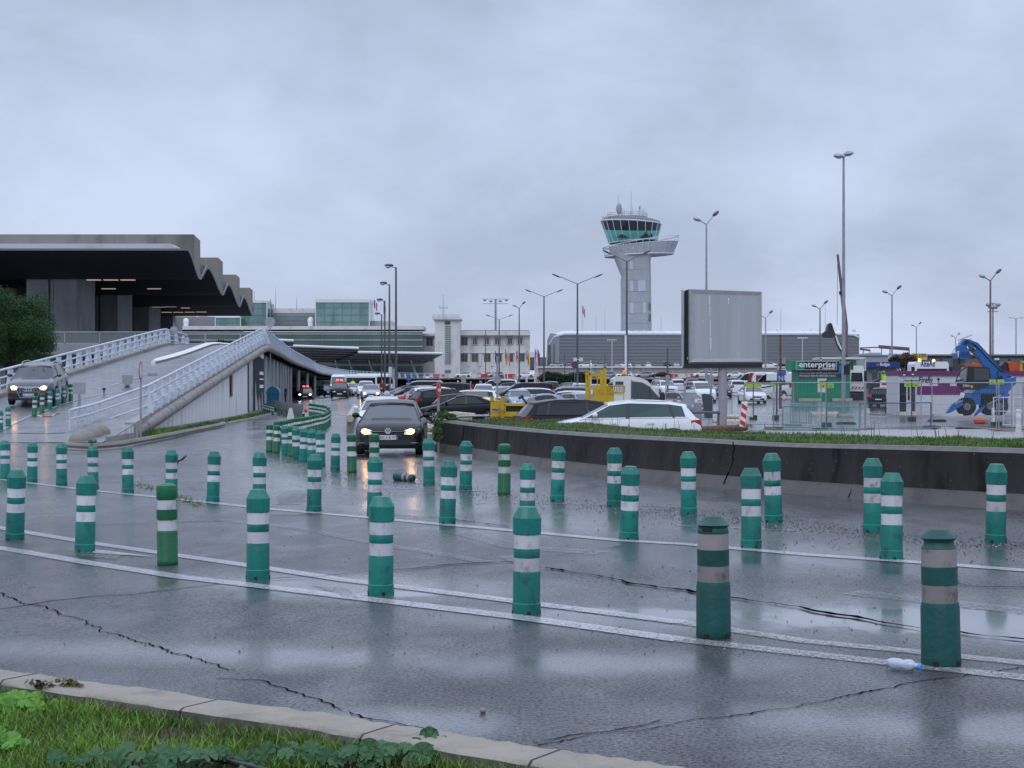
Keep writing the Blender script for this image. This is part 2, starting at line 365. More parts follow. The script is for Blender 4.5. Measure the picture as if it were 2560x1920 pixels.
ribbon(m,px((850,1221),(1000,1223),(1219,1229)),.16,k=2); ribbon(m,px((1254,1258),(1491,1262),(1700,1268)),.15,k=2); ribbon(m,px((1690,1315),(1760,1317),(1990,1328)),.12,k=2)
ribbon(m,px((640,1180),(760,1181),(850,1186)),.2,k=2); ribbon(m,px((1150,1330),(1290,1368),(1500,1384)),.3,k=2)
for poly,k in (([(778,1462),(800,1462),(875,1497),(860,1494)],2),([(778,1462),(868,1466),(900,1500),(868,1492)],2),([(162,1372),(232,1374),(305,1388),(290,1400),(232,1394),(170,1390)],2),([(232,1374),(390,1394),(232,1384)],0),
   ([(690,1240),(790,1232),(800,1250),(700,1262)],2),([(700,1228),(780,1222),(750,1262),(690,1262)],2),([(1240,1392),(1300,1390),(1330,1410),(1290,1412)],2),([(440,1205),(480,1200),(520,1225),(490,1226)],2)):
    q=[G(a,b) for a,b in poly]; m.q(*[(p.x,p.y,p.z+.009) for p in reversed(q)],m=k)
# far lane lines
ribbon(m,px((793,1004),(790,1018),(812,1030),(880,1042),(940,1056)),.16,off=.02); ribbon(m,px((770,1040),(805,1044)),.3,off=.02); ribbon(m,px((620,1003),(800,1000),(870,1000)),.25,off=.02)
ribbon(m,px((1,1079),(29,1062),(78,1040),(140,1018),(202,997),(263,985),(320,979)),.13,off=.02)
ribbon(m,px((280,965),(310,955)),.12,off=.02); ribbon(m,px((335,948),(372,934)),.12,off=.02)
tag(m.build('road_markings',['marking','marking_dirty','marking_faint']),'worn white painted lane lines on the wet road','marking',kind='structure')
pm('crack',(.004,.004,.005),1,var=.2,spec=0)
m=MB()
def c1(l): return [(x/2.572,1060+y/2.572) for x,y in l]
def c2(l): return [(850+x/2.572,1060+y/2.572) for x,y in l]
def c3(l): return [(1700+x/2.572,1060+y/2.572) for x,y in l]
A=c1([(-60,1060),(0,1080),(130,1140),(180,1160),(270,1170),(420,1235),(600,1300),(800,1365),(960,1410),(1100,1470),(1280,1520),(1400,1560),(1520,1585)])
ribbon(m,px(*A),.010,.004,.020,.03,wj=.45); ribbon(m,px((544,1696),(641,1702),(719,1724),(778,1747),(847,1772),(936,1799),(1080,1822)),.011,.004,.014,.03,wj=.5)
ribbon(m,px((1340,1864),(1422,1850),(1511,1838),(1585,1830),(1805,1793),(1967,1770),(2175,1730),(2418,1687),(2640,1655)),.010,.004,.013,.03,wj=.5)
ribbon(m,px((1340,1862),(1430,1842),(1523,1832),(1660,1803)),.010,.004,.01,.04,wj=.7)
ribbon(m,px(*c1([(0,1190),(180,1165),(320,1140),(600,1110),(850,1100),(1100,1070),(1400,1030),(1520,1018)])),.012,.004,.01,.06,wj=.7)
ribbon(m,px(*(c1([(1740,1000),(2050,985),(2200,970)])+c2([(60,965),(350,945),(700,910),(1110,890),(1400,850),(1800,790)]))),.02,.011,.012,.08,wj=.7)
ribbon(m,px(*c1([(0,690),(300,670),(700,650),(1100,635),(1500,625)])),.02,.01,.012,.1,wj=.6)
ribbon(m,px(*(c2([(1300,930),(1560,960),(1800,1010),(2150,1075)])+c3([(20,1078),(320,1130),(650,1165),(900,1210),(1300,1270),(1560,1310),(2212,1395)]))),.045,.011,.03,.07,wj=.8)
ribbon(m,px(*c3([(1780,1030),(1900,1050),(2212,1055)])),.015,.01,.01,.06,wj=.6)
ribbon(m,px(*c1([(1740,590),(1900,592),(2212,565)])),.03,.011,.02,.1,wj=.7); ribbon(m,px(*c1([(1100,300),(1150,250),(1190,205)])),.05,.01,.02,.2,wj=.7)
ribbon(m,px(*c1([(900,440),(700,445)])),.02,.01,.02,.1); ribbon(m,px(*c2([(340,590),(560,600),(1100,665)])),.02,.011,.02,.1,wj=.7)
ribbon(m,px(*c1([(0,210),(300,205),(560,190),(1200,160)])),.05,.01,.03,.3,wj=.7);ribbon(m,px(*c1([(0,270),(300,275),(480,270)])),.05,.01,.03,.3,wj=.7);ribbon(m,px(*c1([(0,62),(250,64),(420,60)])),.06,.012,.03,.3,wj=.7)
tag(m.build('road_cracks','crack'),'jagged dark cracks running through the wet asphalt','crack',kind='structure')
# ---------- near kerb and verge ----------
ko=[(-80,1658),(0,1671),(194,1698),(350,1718),(583,1751),(860,1787),(955,1805),(1150,1832),(1344,1864),(1461,1881),(1660,1909),(1900,1945)]
K0=[G(a,b,.10) for a,b in ko]
pm('kerb',(.27,.235,.185),.6,var=.25,scale=5,stain=(.20,.18,.15),bump=.5,bscale=60); pm('kerb_side',(.10,.09,.075),.8,var=.4,scale=9)
m=MB(); rings=[]
pts=[]
for a,b in zip(K0,K0[1:]):
    for i in range(6): pts.append(a.lerp(b,i/6))
pts.append(K0[-1])
for i,p in enumerate(pts):
    d=(pts[min(i+1,len(pts)-1)]-pts[max(i-1,0)]).normalized(); n=Vector((d.y,-d.x,0)) 
    j=random.uniform(-.008,.008); k=random.uniform(-.006,.006)
    q=[(0+j,-.12),(0+j,-.02),(.012+j,.0+k),(.24+j,.002+k),(.262+j,-.015),(.265+j,-.16)]
    rings.append([p+n*a+Vector((0,0,z)) for a,z in q])
m.loft(rings,False); nf=len(m.f)
for i in range(nf): 
    if i%5==4: m.m[i]=1
for i in range(9,len(rings)-1,14):
    m.loft([[v+Vector((0,0,.0015)) for v in rings[i]],[v+(rings[i+1][j]-v).normalized()*.012+Vector((0,0,.0015)) for j,v in enumerate(rings[i])]],False,m=2)
tag(m.build('kerb',['kerb','kerb_side','black'],smooth=50),'worn beige concrete kerb along the grass verge','kerb',kind='structure')
pm('soil',(.055,.05,.022),.9,var=.5,scale=12,bump=.6,bscale=50)
inner=[r[4].copy() for r in rings]
m=MB()
for a,b in zip(inner,inner[1:]):
    n=8
    for i in range(n):
        t0,t1=i/n,(i+1)/n
        def f(p,t): 
            q=Vector((p.x-1.5*t,p.y-4.6*t,0)); q.z=.03-.06*t+.02*math.sin(q.x*5)*math.sin(q.y*4)*(1 if t>0 else 0); return q
        m.q(f(a,t1),f(b,t1),f(b,t0),f(a,t0))
tag(m.build('verge_soil','soil',smooth=60),'soil of the roadside verge under the grass','ground',kind='structure')
def grassmat(name,a,b,c):
    mm=bpy.data.materials.new(name); mm.use_nodes=True; t=mm.node_tree; bs=t.nodes['Principled BSDF']; K=t.links.new
    g=N('ShaderNodeNewGeometry',t); n=N('ShaderNodeTexNoise',t); n.inputs['Scale'].default_value=1.7; n.inputs['Detail'].default_value=3; K(g.outputs['Position'],n.inputs['Vector'])
    ad=N('ShaderNodeMath',t,operation='MULTIPLY_ADD'); ad.inputs[1].default_value=.35; K(g.outputs['Random Per Island'],ad.inputs[0])
    sb=N('ShaderNodeMath',t,operation='SUBTRACT'); K(n.outputs['Fac'],sb.inputs[0]); sb.inputs[1].default_value=.17; K(sb.outputs[0],ad.inputs[2])
    cr=N('ShaderNodeValToRGB',t); e=cr.color_ramp.elements; e[0].position=.3; e[0].color=(*a,1); e[1].position=.72; e[1].color=(*c,1); mid=e.new(.5); mid.color=(*b,1)
    K(ad.outputs[0],cr.inputs['Fac']); K(cr.outputs[0],bs.inputs['Base Color']); bs.inputs['Roughness'].default_value=.55; bs.inputs['Specular IOR Level'].default_value=.3
    M[name]=mm
grassmat('grass',(.035,.085,.012),(.105,.235,.02),(.20,.37,.04)); grassmat('bank_green',(.03,.075,.012),(.065,.145,.018),(.12,.23,.035)); grassmat('grass_dry',(.05,.035,.015),(.10,.08,.03),(.16,.14,.05))
def blades(m,p,h,w,lean,k=0):
    a=random.uniform(0,6.283); dx,dy=math.cos(a),math.sin(a); l=random.uniform(.2,1)*lean*h; b=random.uniform(0,6.283); bx,by=math.cos(b)*w/2,math.sin(b)*w/2
    x,y,z=p; m.add([(x-bx,y-by,z),(x+bx,y+by,z),(x+dx*l*.4+bx*.7,y+dy*l*.4+by*.7,z+h*.6),(x+dx*l*.4-bx*.7,y+dy*l*.4-by*.7,z+h*.6),(x+dx*l,y+dy*l,z+h*.9)],[(0,1,2,3),(3,2,4)],k)
def noise2(x,y): return .5+.5*math.sin(x*3.1+1.7*math.sin(y*2.3))*math.sin(y*3.7+1.3*math.sin(x*2.9+1))
m=MB(); cnt=0
while cnt<90000:
    i=random.randrange(len(inner)-1); a,b=inner[i],inner[i+1]; p=a.lerp(b,random.random()); t=random.random()**1.0*2.6
    q=Vector((p.x-.33*t,p.y-t,0))
    if abs(q.x)>.36*q.y+.2 or q.y<4.6 or q.x>.9: cnt+=1; continue
    nn=noise2(q.x*1.4,q.y*1.4); brown=(q.x>-1.6 and nn>.35) or nn>.9
    if brown and random.random()<.55: cnt+=1; continue
    h=random.uniform(.03,.075)*(1.2-.5*(1 if brown else 0)); 
    blades(m,(q.x,q.y,.015),h,.0052,.95,1 if (brown and random.random()<.6) or random.random()<.12 else 0); cnt+=1
for _ in range(2600):   # tufts against the kerb
    i=random.randrange(len(inner)-1); p=inner[i].lerp(inner[i+1],random.random())
    if p.x>1.0: continue
    blades(m,(p.x-random.random()*.08,p.y-random.random()*.14,.01),random.uniform(.05,.11),.006,.8,1 if random.random()<.3 else 0)
tag(m.build('grass',['grass','grass_dry']),'short bright green grass with brown patches on the verge beside the kerb','grass',kind='stuff')
m=MB()
for _ in range(420):
    i=random.randrange(len(inner)-1); p=inner[i].lerp(inner[i+1],random.random()); t=random.random()*1.6; q=Vector((p.x-.33*t,p.y-t,.03+random.random()*.02)); r=random.uniform(.008,.02); a=random.uniform(0,6.28)
    m.q(q+Vector((r*math.cos(a),r*math.sin(a),.004)),q+Vector((-r*.4*math.sin(a),r*.4*math.cos(a),.01)),q-Vector((r*math.cos(a),r*math.sin(a),0)),q+Vector((r*.4*math.sin(a),-r*.4*math.cos(a),0)),m=random.randrange(2))
tag(m.build('leaf_litter',['grass_dry','soil']),'fallen brown leaves and bits of litter scattered in the verge grass','litter',kind='stuff')
# mallow plants
def leafmat(name,a,b):
    pm(name,a,.5,var=0); t=M[name].node_tree; g=N('ShaderNodeNewGeometry',t); mx=N('ShaderNodeMix',t,data_type='RGBA'); mx.inputs[6].default_value=(*a,1); mx.inputs[7].default_value=(*b,1)
    t.links.new(g.outputs['Random Per Island'],mx.inputs[0]); t.links.new(mx.outputs[2],t.nodes['Principled BSDF'].inputs['Base Color']); t.nodes['Principled BSDF'].inputs['Specular IOR Level'].default_value=.15
leafmat('mallow',(.032,.085,.036),(.07,.15,.065)); leafmat('weed_leaf',(.07,.20,.03),(.14,.30,.05)); leafmat('ivy',(.02,.05,.012),(.045,.09,.02)); leafmat('pine',(.012,.040,.009),(.042,.10,.024)); leafmat('hedge',(.022,.04,.02),(.045,.07,.033)); leafmat('autumn',(.05,.04,.025),(.10,.05,.03))
def mleaf(m,c,r,tilt,az,lob=7):
    T=Matrix.Translation(c)@Matrix.Rotation(az,4,'Z')@Matrix.Rotation(tilt,4,'X'); n=lob*4; vs=[T@Vector((0,0,-r*.10))]
    for i in range(n+1):
        a=.25+(2*math.pi-.5)*i/n; rr=r*(.86+.14*abs(math.sin(a*lob/2))); vs.append(T@Vector((rr*math.sin(a),-rr*math.cos(a),r*.10*math.cos(a*lob))))
    m.add(vs,[(0,i,i+1) for i in range(1,n+1)])
def mallow(cx,cy,n,sx,sy,label,mat='mallow',rr=(.03,.05)):
    c=G(cx,cy,.06); t=thing('mallow_plant',label,'plant',(c.x,c.y,.01),0,'leafy weeds on the verge')
    lm=MB(); st=MB()
    for _ in range(n):
        x,y=random.gauss(0,sx),random.gauss(0,sy); z=random.uniform(.03,.09)
        mleaf(lm,(x,y,z),random.uniform(*rr),random.uniform(.3,1.1),random.uniform(-.8,.8)); st.cyl((x*.05,y*.05,0),(x,y,z),.0022,n=4)
    lm.build('foliage',mat,t); st.build('stem','plant_green',t)
mallow(335,1905,30,.15,.05,'clump of round scalloped leaves in the grass at the bottom left')
mallow(555,1895,7,.035,.05,'small pair of round leaves between the two larger leaf clumps')
mallow(770,1893,44,.15,.05,'large clump of round scalloped leaves half hiding the black hose')
mallow(970,1890,34,.11,.05,'clump of round leaves against the kerb right of the hose')
mallow(1080,1868,12,.05,.05,'small leafy weed leaning on the kerb at the end of the verge')
mallow(20,1762,24,.10,.06,'pale green leafy weed at the left edge under the kerb','weed_leaf')
mallow(10,1862,12,.05,.04,'low pale weed at the left edge of the grass','weed_leaf')
m=MB(); m.tube([G(a,b,.05) for a,b in((440,1886),(500,1893),(560,1902),(620,1914),(700,1935))],.012,8)
tag(m.build('hose','plastic_black',smooth=60),'black rubber hose lying in the grass among the leaves','hose')
m=MB()
for (a,b) in ((110,1712),(165,1708),(180,1712)):
    c=G(a,b,.11)
    for _ in range(22): mleaf(m,(c.x+random.gauss(0,.035),c.y+random.gauss(0,.015),.10+random.uniform(0,.03)),.016,random.uniform(0,1),random.uniform(0,6),5)
pass
tag(m.build('dead_weed','grass_dry'),'withered brown weed lying over the kerb at the left','plant')
# ---------- bollards ----------
H0=.75
def bol_mesh(kind):
    L=[]  # (part name, mesh, material list)
    def prof(parts):
        for nm,pf,n,mt,sm in parts:
            m=MB(); m.lathe(pf,n,rot=math.pi/n); L.append((nm,m,mt,sm))
    if kind=='teal':
        prof([('cap',[(.095,.555),(.100,.560),(.101,.672),(.064,.745),(.058,.75)],12,['bollard_teal','bollard_teal_top'],20),
              ('reflective_band',[(.091,.455),(.091,.558)],20,'band_white',40),('reflective_band',[(.091,.296),(.091,.394)],20,'band_white',40),
              ('sleeve',[(.0915,.392),(.0925,.394),(.0925,.456),(.0915,.458)],20,'bollard_teal',40),
              ('body',[(.100,0),(.101,.07),(.096,.078),(.0965,.285),(.092,.298)],14,'bollard_teal',30)])
        cap=L[0][1]
        for i,f in enumerate(cap.f):
            zz=[cap.v[j][2] for j in f]
            if min(zz)>.66: cap.m[i]=1
        b=L[4][1]
        for a in(.4,1.9,3.5,5.0): b.box(-.012,.012,.088,.1025,-.0,.022,T=Matrix.Rotation(a,4,'Z'),m=1)
        L[4]=('body',b,['bollard_teal','black'],30)
    elif kind in('green','slot'):
        prof([('cap',[(.088,.60),(.094,.61),(.094,.705),(.088,.73),(.05,.75)],16,'bollard_green',35),
              ('reflective_band',[(.083,.512),(.083,.605)],20,'band_white',40),('reflective_band',[(.083,.31),(.083,.417)],20,'band_white',40),
              ('sleeve',[(.087,.415),(.094,.42),(.094,.508),(.087,.513)],16,'bollard_green',35),
              ('body',[(.092,0),(.096,.006),(.0965,.045),(.094,.05),(.096,.30),(.088,.318)],14,'bollard_green',35)])
        if kind=='slot':
            m=L[0][1]; m.box(-.035,.035,-.097,-.080,.655,.69,m=1,T=Matrix.Rotation(.5,4,'Z')); L[0]=('cap',m,['bollard_green','black'],35)
    else:  # deep: tall worn type with handle cut-outs
        prof([('cap',[(.095,.64),(.096,.648),(.085,.665),(.080,.68),(.083,.69),(.094,.70),(.096,.704),(.058,.745),(.052,.75),(.042,.748),(.04,.70)],22,'bollard_deep',35),
              ('reflective_band',[(.0965,.548),(.0965,.645)],24,'band_grey',40),('reflective_band',[(.0985,.348),(.0975,.446)],24,'band_grey',40),
              ('sleeve',[(.097,.446),(.099,.448),(.099,.546),(.097,.548)],24,'bollard_deep',40),
              ('body',[(.106,0),(.110,.01),(.108,.05),(.106,.32),(.099,.35)],16,'bollard_deep',30)])
        m=L[0][1]; m.add([(.042*math.cos(i*.5236),.042*math.sin(i*.5236),.7495) for i in range(12)],[tuple(range(12))],1); L[0]=('cap',m,['bollard_deep','black'],35)
        b=L[4][1]
        for a in(-.55,.75,2.4,4): b.box(-.016,.016,-.1115,-.09,-.0,.032,T=Matrix.Rotation(a,4,'Z'),m=1)
        L[4]=('body',b,['bollard_deep','black'],30)
        if kind=='deep_slot':
            m=L[0][1]; m.v=[v if not(.66<v[2]<.70) else (v[0]*1.14,v[1]*1.14,v[2]) for v in m.v]
            m.box(-.034,.03,-.1,-.084,.664,.69,m=1,T=Matrix.Rotation(-.5,4,'Z'))
    return L
PROTO={}
def bollard(kind,pos,label,group,sc=1,tilt=(0,0),rz=None,dirty=False,name='bollard'):
    key=(kind,dirty)
    if key not in PROTO:
        t=thing(name,label,'bollard')
        for nm,m,mt,sm in bol_mesh(kind):
            if dirty and mt=='band_white': mt='band_dirty'
            m.build(nm,mt,t,sm)
        kids(t); PROTO[key]=t; o=t
    else: o=copy_tree(PROTO[key])
    o.location=pos; o.scale=(sc,sc,sc); o.rotation_euler=(tilt[0]+random.uniform(-.02,.02),tilt[1]+random.uniform(-.018,.018),random.uniform(0,6.28) if rz is None else rz)
    o['label']=label; o['group']=group; return o
g1='bollards in the nearest row'
g2='bollards in the second row'; g3='bollards in the row along the wall lane'
def BB(kind,px_,py_,lab,grp,h=None,**k):
    p=G(px_,py_-1)
    if h: k['sc']=h/(H0*F/p.y)*1.0
    return bollard(kind,p,lab,grp,**k)
row1=[('deep',2353,1663,'open-topped dark green bollard with two brown bands beside the plastic bottle',338,dict(rz=0,tilt=(0,-.02))),
 ('deep_slot',1784,1593,'dark green bollard with handle slot and brown-grey bands, second from right in nearest row',301,dict(rz=0,tilt=(0,-.01))),
 ('teal',1316,1533.5,'teal bollard with black scratches on its white band, third from right in nearest row',266,dict(dirty=True)),
 ('teal',952,1485,'teal bollard on the white chevron, fourth from the right in the nearest row',243,{}),
 ('teal',645,1446,'teal bollard between the two lane lines, fifth from the right in the nearest row',222,{}),
 ('green',419,1413,'grass green bollard with a raised middle ring in the nearest row',204,{}),
 ('teal',212,1380,'teal bollard on a worn white arrow, second from the left in the nearest row',190,dict(tilt=(0,.05))),
 ('teal',37,1350,'faded teal bollard leaning at the left end of the nearest row',176,dict(tilt=(0,.06)))]
for k,a,b,l,h,o in row1: BB(k,a,b,l,g1,h,**o)
r2=[(2228,1398,215,-.035),(1878,1370,199,-.04),(1572,1348,182,-.03),(1318,1312,152,-.01),(1118,1309.5,157,-.03),(936,1289,147,0),(785,1279,142,-.02),(648,1262,130,0),(532,1254.5,125,-.03),(429,1244,118,-.01),(319.6,1232.5,114,.01),(233,1222.5,106,.01),(154,1213.5,104,.01),(80.5,1205.5,99,.01),(13,1197.5,95,.01)]
for i,(a,b,h,tl) in enumerate(r2):
    BB('teal',a,b,f'clean-banded teal bollard, {ORD[i]} from the right in the second row',g2,h,tilt=(0,tl))
r3=[('teal',2489,1355.5,195,1,-.01),('teal',2182,1330,183,1,0),('teal',1934.5,1305,171,0,-.05),('teal',1722,1285,155,0,-.02),('teal',1536,1266.5,146,1,0),('teal',1393,1252.5,135,1,-.03),('slot',1260,1237,127,0,.0),('teal',1164,1225.5,122,1,-.01),('teal',1073,1212,115,0,-.01),('green',935,1191,106,0,0),('slot',880,1182,96,0,-.02),('teal',838,1175.5,91,0,-.02),('teal',802,1167,90,0,-.06),('teal',779,1158,84,0,-.03),('teal',758,1155,83,0,-.04),('teal',741,1148,80,0,-.03),('green',730,1142,76,0,-.02),('teal',713.7,1138,73,0,-.02),('slot',691,1133.5,70,0,-.02),('slot',673.6,1130,68,0,-.04)]
for i,(k,a,b,h,dd,tl) in enumerate(r3):
    o=(ORD+['seventeenth','eighteenth','nineteenth','twentieth'])[i]
    c={'teal':'teal','slot':'grass green slotted','green':'grass green ringed'}[k]
    BB(k,a,b,f'{"scuffed " if dd else ""}{c} bollard, {o} from the right in the wall-side row',g3,h,tilt=(0,tl),dirty=bool(dd))
ch=[(691,1114,60),(699,1111,58),(707,1108,56),(714,1105,54),(721,1102,53),(729,1099.5,52),(737,1097,51),(745,1095,50),(753,1093,49),(760,1091,48),(767,1088,46),(774,1086,45),(781,1084,44.5),(788,1082,44),(795,1080,43),(801,1078,42),(806,1077,41.5),(811,1075,41),(815,1072,40),(818,1069,39),(821,1066,38),(823,1062,37),(820,1055,36),(813,1051,36),(806,1049,36),(798,1047,35),(790,1046,35),(783,1045,35),(776,1044,35)]
for a,b,h in ch: BB('green',a,b,'grass green bollard packed tightly in the winding chain left of the black hatchback','bollards in the winding chain',h)
for i,a in enumerate((658,664,670,676,682)):
    BB('green',a,1032+i*1.6,'small green and white bollard pressed against the foot of the poster wall','bollards at the foot of the poster wall',24.5)
# ramp bollards
rb=[('green',85.6,1041.5,50,.03,'dark green bollard with broken white strip at the near end of the ramp row'),('green',105,1032.6,48,0,'grass green bollard with raised ring in front of the grey car'),('teal',124,1024.7,46,-.03,'third teal bollard from the near end of the ramp row'),('teal',143,1016.7,44.5,-.02,'fourth teal bollard of the ramp row by the grey car wheel'),('teal',159.4,1009.5,43.5,-.03,'fifth teal bollard of the ramp row beside the grey car'),('green',176.8,1003.7,43,-.01,'last green bollard of the ramp row next to the grey box sign'),('teal',20.5,1067.5,50.5,-.02,'lone teal bollard on the ramp lane line at the left edge'),('teal',1.5,1078,51,0,'teal bollard cut by the left edge on the ramp lane line')]
for k,a,b,h,tl,l in rb: BB(k,a,b,l,'bollards up the ramp',h,tilt=(0,tl))
def lying(px_,py_,rz,label,kind='teal',sc=.8,dz=.09):
    p=G(px_,py_); o=bollard(kind,p,label,'knocked over bollards',sc=sc); o.rotation_euler=(R(90),0,rz); o.location=(p.x,p.y,p.z+dz*sc)
lying(990,1201,R(40),'knocked over dark bollard lying on the road below the black hatchback','deep',.72)
lying(541,1062,R(80),'knocked over teal bollard lying on the verge under the ramp wall','teal',.8)
lying(236,1108,R(4),'dark green bollard lying end-on by the start of the ramp railing','green',.85)
# plastic bottle
c=G(2258,1676); t=thing('plastic_bottle','crushed clear plastic bottle with a blue cap lying by the dark bollard','bottle',(c.x,c.y,c.z),R(-38))
pm('pet',(.62,.70,.82),.15,var=.05,spec=.7); M['pet'].node_tree.nodes['Principled BSDF'].inputs['Transmission Weight'].default_value=.35
m=MB(); m.loft([[Vector((x,r*math.cos(a)*ry,.035+max(-.034,r*math.sin(a)*rz_))) for a in [2*math.pi*i/12 for i in range(12)]] for x,r,ry,rz_ in((-.095,.002,1,1),(-.09,.022,1,1),(-.06,.036,1.1,.85),(-.02,.034,1,.9),(0,.030,1.1,.8),(.03,.033,1,1),(.055,.03,1,1),(.075,.015,1,1),(.09,.012,1,1))],True,True); m.build('bottle_body','pet',t,50)
m=MB(); m.cyl((.085,0,.03),(.108,0,.028),.016,n=12); m.build('bottle_cap',pm('cap_blue',(.05,.25,.75),.35,var=.05),t)
# gravel and debris
m=MB()
def pebble(p,r):
    a=random.uniform(0,6.28); m.add([(p.x+r*math.cos(a+i*1.5708)*random.uniform(.7,1.1),p.y+r*math.sin(a+i*1.5708)*random.uniform(.7,1.1),p.z+.003) for i in range(4)]+[(p.x,p.y,p.z+.003+r*random.uniform(.6,1.1))],[(0,1,4),(1,2,4),(2,3,4),(3,0,4)],random.choice((0,0,0,0,1,0,0)))
path=[(640,1125),(700,1152),(800,1188),(1000,1208),(1200,1237),(1400,1256),(1600,1278),(1800,1298),(2000,1318),(2300,1345),(2560,1368)]
for _ in range(5200):
    i=random.choices(range(len(path)-1),weights=[1.2,2.5,2.5,1.6,1,1,1,1,1.1,1])[0]; t=random.random(); a,b=path[i],path[i+1]
    sp=9 if random.random()<.72 else 26
    p=G(a[0]+(b[0]-a[0])*t,max(1110,a[1]+(b[1]-a[1])*t+random.gauss(0,sp)+(6 if sp>9 else -2))); pebble(p,random.uniform(.005,.013))
for _ in range(330):
    p=G(random.uniform(0,2560) if random.random()<.4 else random.uniform(950,2400),random.uniform(1300,1640)); pebble(p,random.uniform(.004,.011))
tag(m.build('gravel',[pm('gravel_dark',(.05,.045,.042),.7,var=.4),pm('gravel_light',(.30,.28,.26),.7,var=.3)]),'loose dark gravel and grit scattered along the bollard rows','gravel',kind='stuff')
c=G(1207,1782); m=MB(); m.ball((c.x,c.y,c.z+.012),(.017,.015,.014),8,5); tag(m.build('pebble','gravel_light',smooth=60),'single pale pebble on the near asphalt above the kerb','stone')
m=MB()
for a,b,c_ in ((350,1213,9),(372,1221,10),(450,1245,10),(470,1252,10),(488,1262,7)):
    for _ in range(90):
        p=G(a+random.gauss(0,10),b+random.gauss(0,3.5)); blades(m,p,random.uniform(.01,.035),.012,1.8,1 if random.random()<.75 else 0)
tag(m.build('crack_weeds',['grass','grass_dry']),'dry moss and weeds growing in a crack of the road','weeds',kind='stuff')
# ---------- retaining wall ----------
wf=[(1080,1124),(1091,1130),(1180,1143.6),(1394,1177),(1705,1212),(1933,1231),(2244,1256),(2560,1278),(2760,1293),(3300,1328),(3900,1362)]
wt=[(1094,1050),(1094,1050),(1153,1061),(1394,1079.5),(1702,1096),(1933,1107),(2244,1113.5),(2560,1122),(2760,1129),(3300,1147),(3900,1164)]
base=[];top=[]
for (a,b),(c,d) in zip(wf,wt):
    p=G(a,b); dd=p.y+.28; base.append(p); top.append(Z(d,dd))
pm('wall_stain',(.027,.025,.024),.9,var=.6,scale=2.2,stain=(.009,.009,.011),bump=.5,bscale=25,stretch=(1,1,.35))
wm=M['wall_stain'].node_tree; bs=wm.nodes['Principled BSDF']
vn=N('ShaderNodeTexVoronoi',wm); vn.inputs['Scale'].default_value=8.5; vn.inputs['Randomness'].default_value=1; g=N('ShaderNodeNewGeometry',wm); wm.links.new(g.outputs['Position'],vn.inputs['Vector'])
rm=N('ShaderNodeMapRange',wm); rm.inputs[1].default_value=.03; rm.inputs[2].default_value=.10; rm.inputs[3].default_value=.5; rm.inputs[4].default_value=0; wm.links.new(vn.outputs['Distance'],rm.inputs[0])
mx=N('ShaderNodeMix',wm,data_type='RGBA'); mx.inputs[7].default_value=(.28,.27,.26,1); src=bs.inputs['Base Color'].links[0].from_socket; wm.links.new(src,mx.inputs[6]); wm.links.new(rm.outputs[0],mx.inputs[0]); wm.links.new(mx.outputs[2],bs.inputs['Base Color'])
pm('wall_foot',(.085,.078,.07),.65,var=.3,scale=2.5,stain=(.055,.05,.047),bump=.4,bscale=30); pm('wall_cap',(.12,.118,.11),.7,var=.4,scale=5,stain=(.10,.10,.09))
def interp(l,n):
    o=[]
    for a,b in zip(l,l[1:]):
        for i in range(n): t=i/n; o.append(a*(1-t)+b*t if not isinstance(a,Vector) else a.lerp(b,t))
    return o+[l[-1]]
# smooth plan curve
def cr_(p0,p1,p2,p3,t): return .5*((2*p1)+(p2-p0)*t+(2*p0-5*p1+4*p2-p3)*t*t+(3*p1-p0-3*p2+p3)*t*t*t)
def spline(l,n):
    o=[]; 
    for i in range(len(l)-1):
        p0=l[max(0,i-1)];p1=l[i];p2=l[i+1];p3=l[min(len(l)-1,i+2)]
        for k in range(n): o.append(cr_(p0,p1,p2,p3,k/n))
    return o+[l[-1]]
bp_=spline(base,8); tp_=spline(top,8)
m=MB(); rings=[]; wtop=[]
for i,(p,zt) in enumerate(zip(bp_,tp_)):
    d=(bp_[min(i+1,len(bp_)-1)]-bp_[max(i-1,0)]); d.z=0; d.normalize(); n=Vector((-d.y,d.x,0)); 
    if n.y<0: n=-n
    zb=surf(p.x,p.y)-.04; hh=zt-zb
    q=[(0,0),(.02,.05*hh),(.10,.24*hh),(.13,.30*hh),(.20,.93*hh),(.24,.97*hh),(.26,hh),(.46,hh),(.48,0)]
    rings.append([Vector((p.x,p.y,zb))+n*a+Vector((0,0,z)) for a,z in q]); wtop.append((Vector((p.x,p.y,0))+n*.46,n.copy(),zt))
m.loft(rings,False)
for i in range(len(m.f)): m.m[i]={0:1,1:1,2:1,3:0,4:2,5:2,6:2}.get(i%8,0)
m.add(rings[0],[tuple(range(len(rings[0])))],0)
wall=tag(m.build('retaining_wall',['wall_stain','wall_foot','wall_cap'],smooth=40),'low curved concrete retaining wall, black with dirt, along the right lane','wall')
m=MB()
for l in ([(2025/2.963+1200-0,640+1370/2.963)],): pass
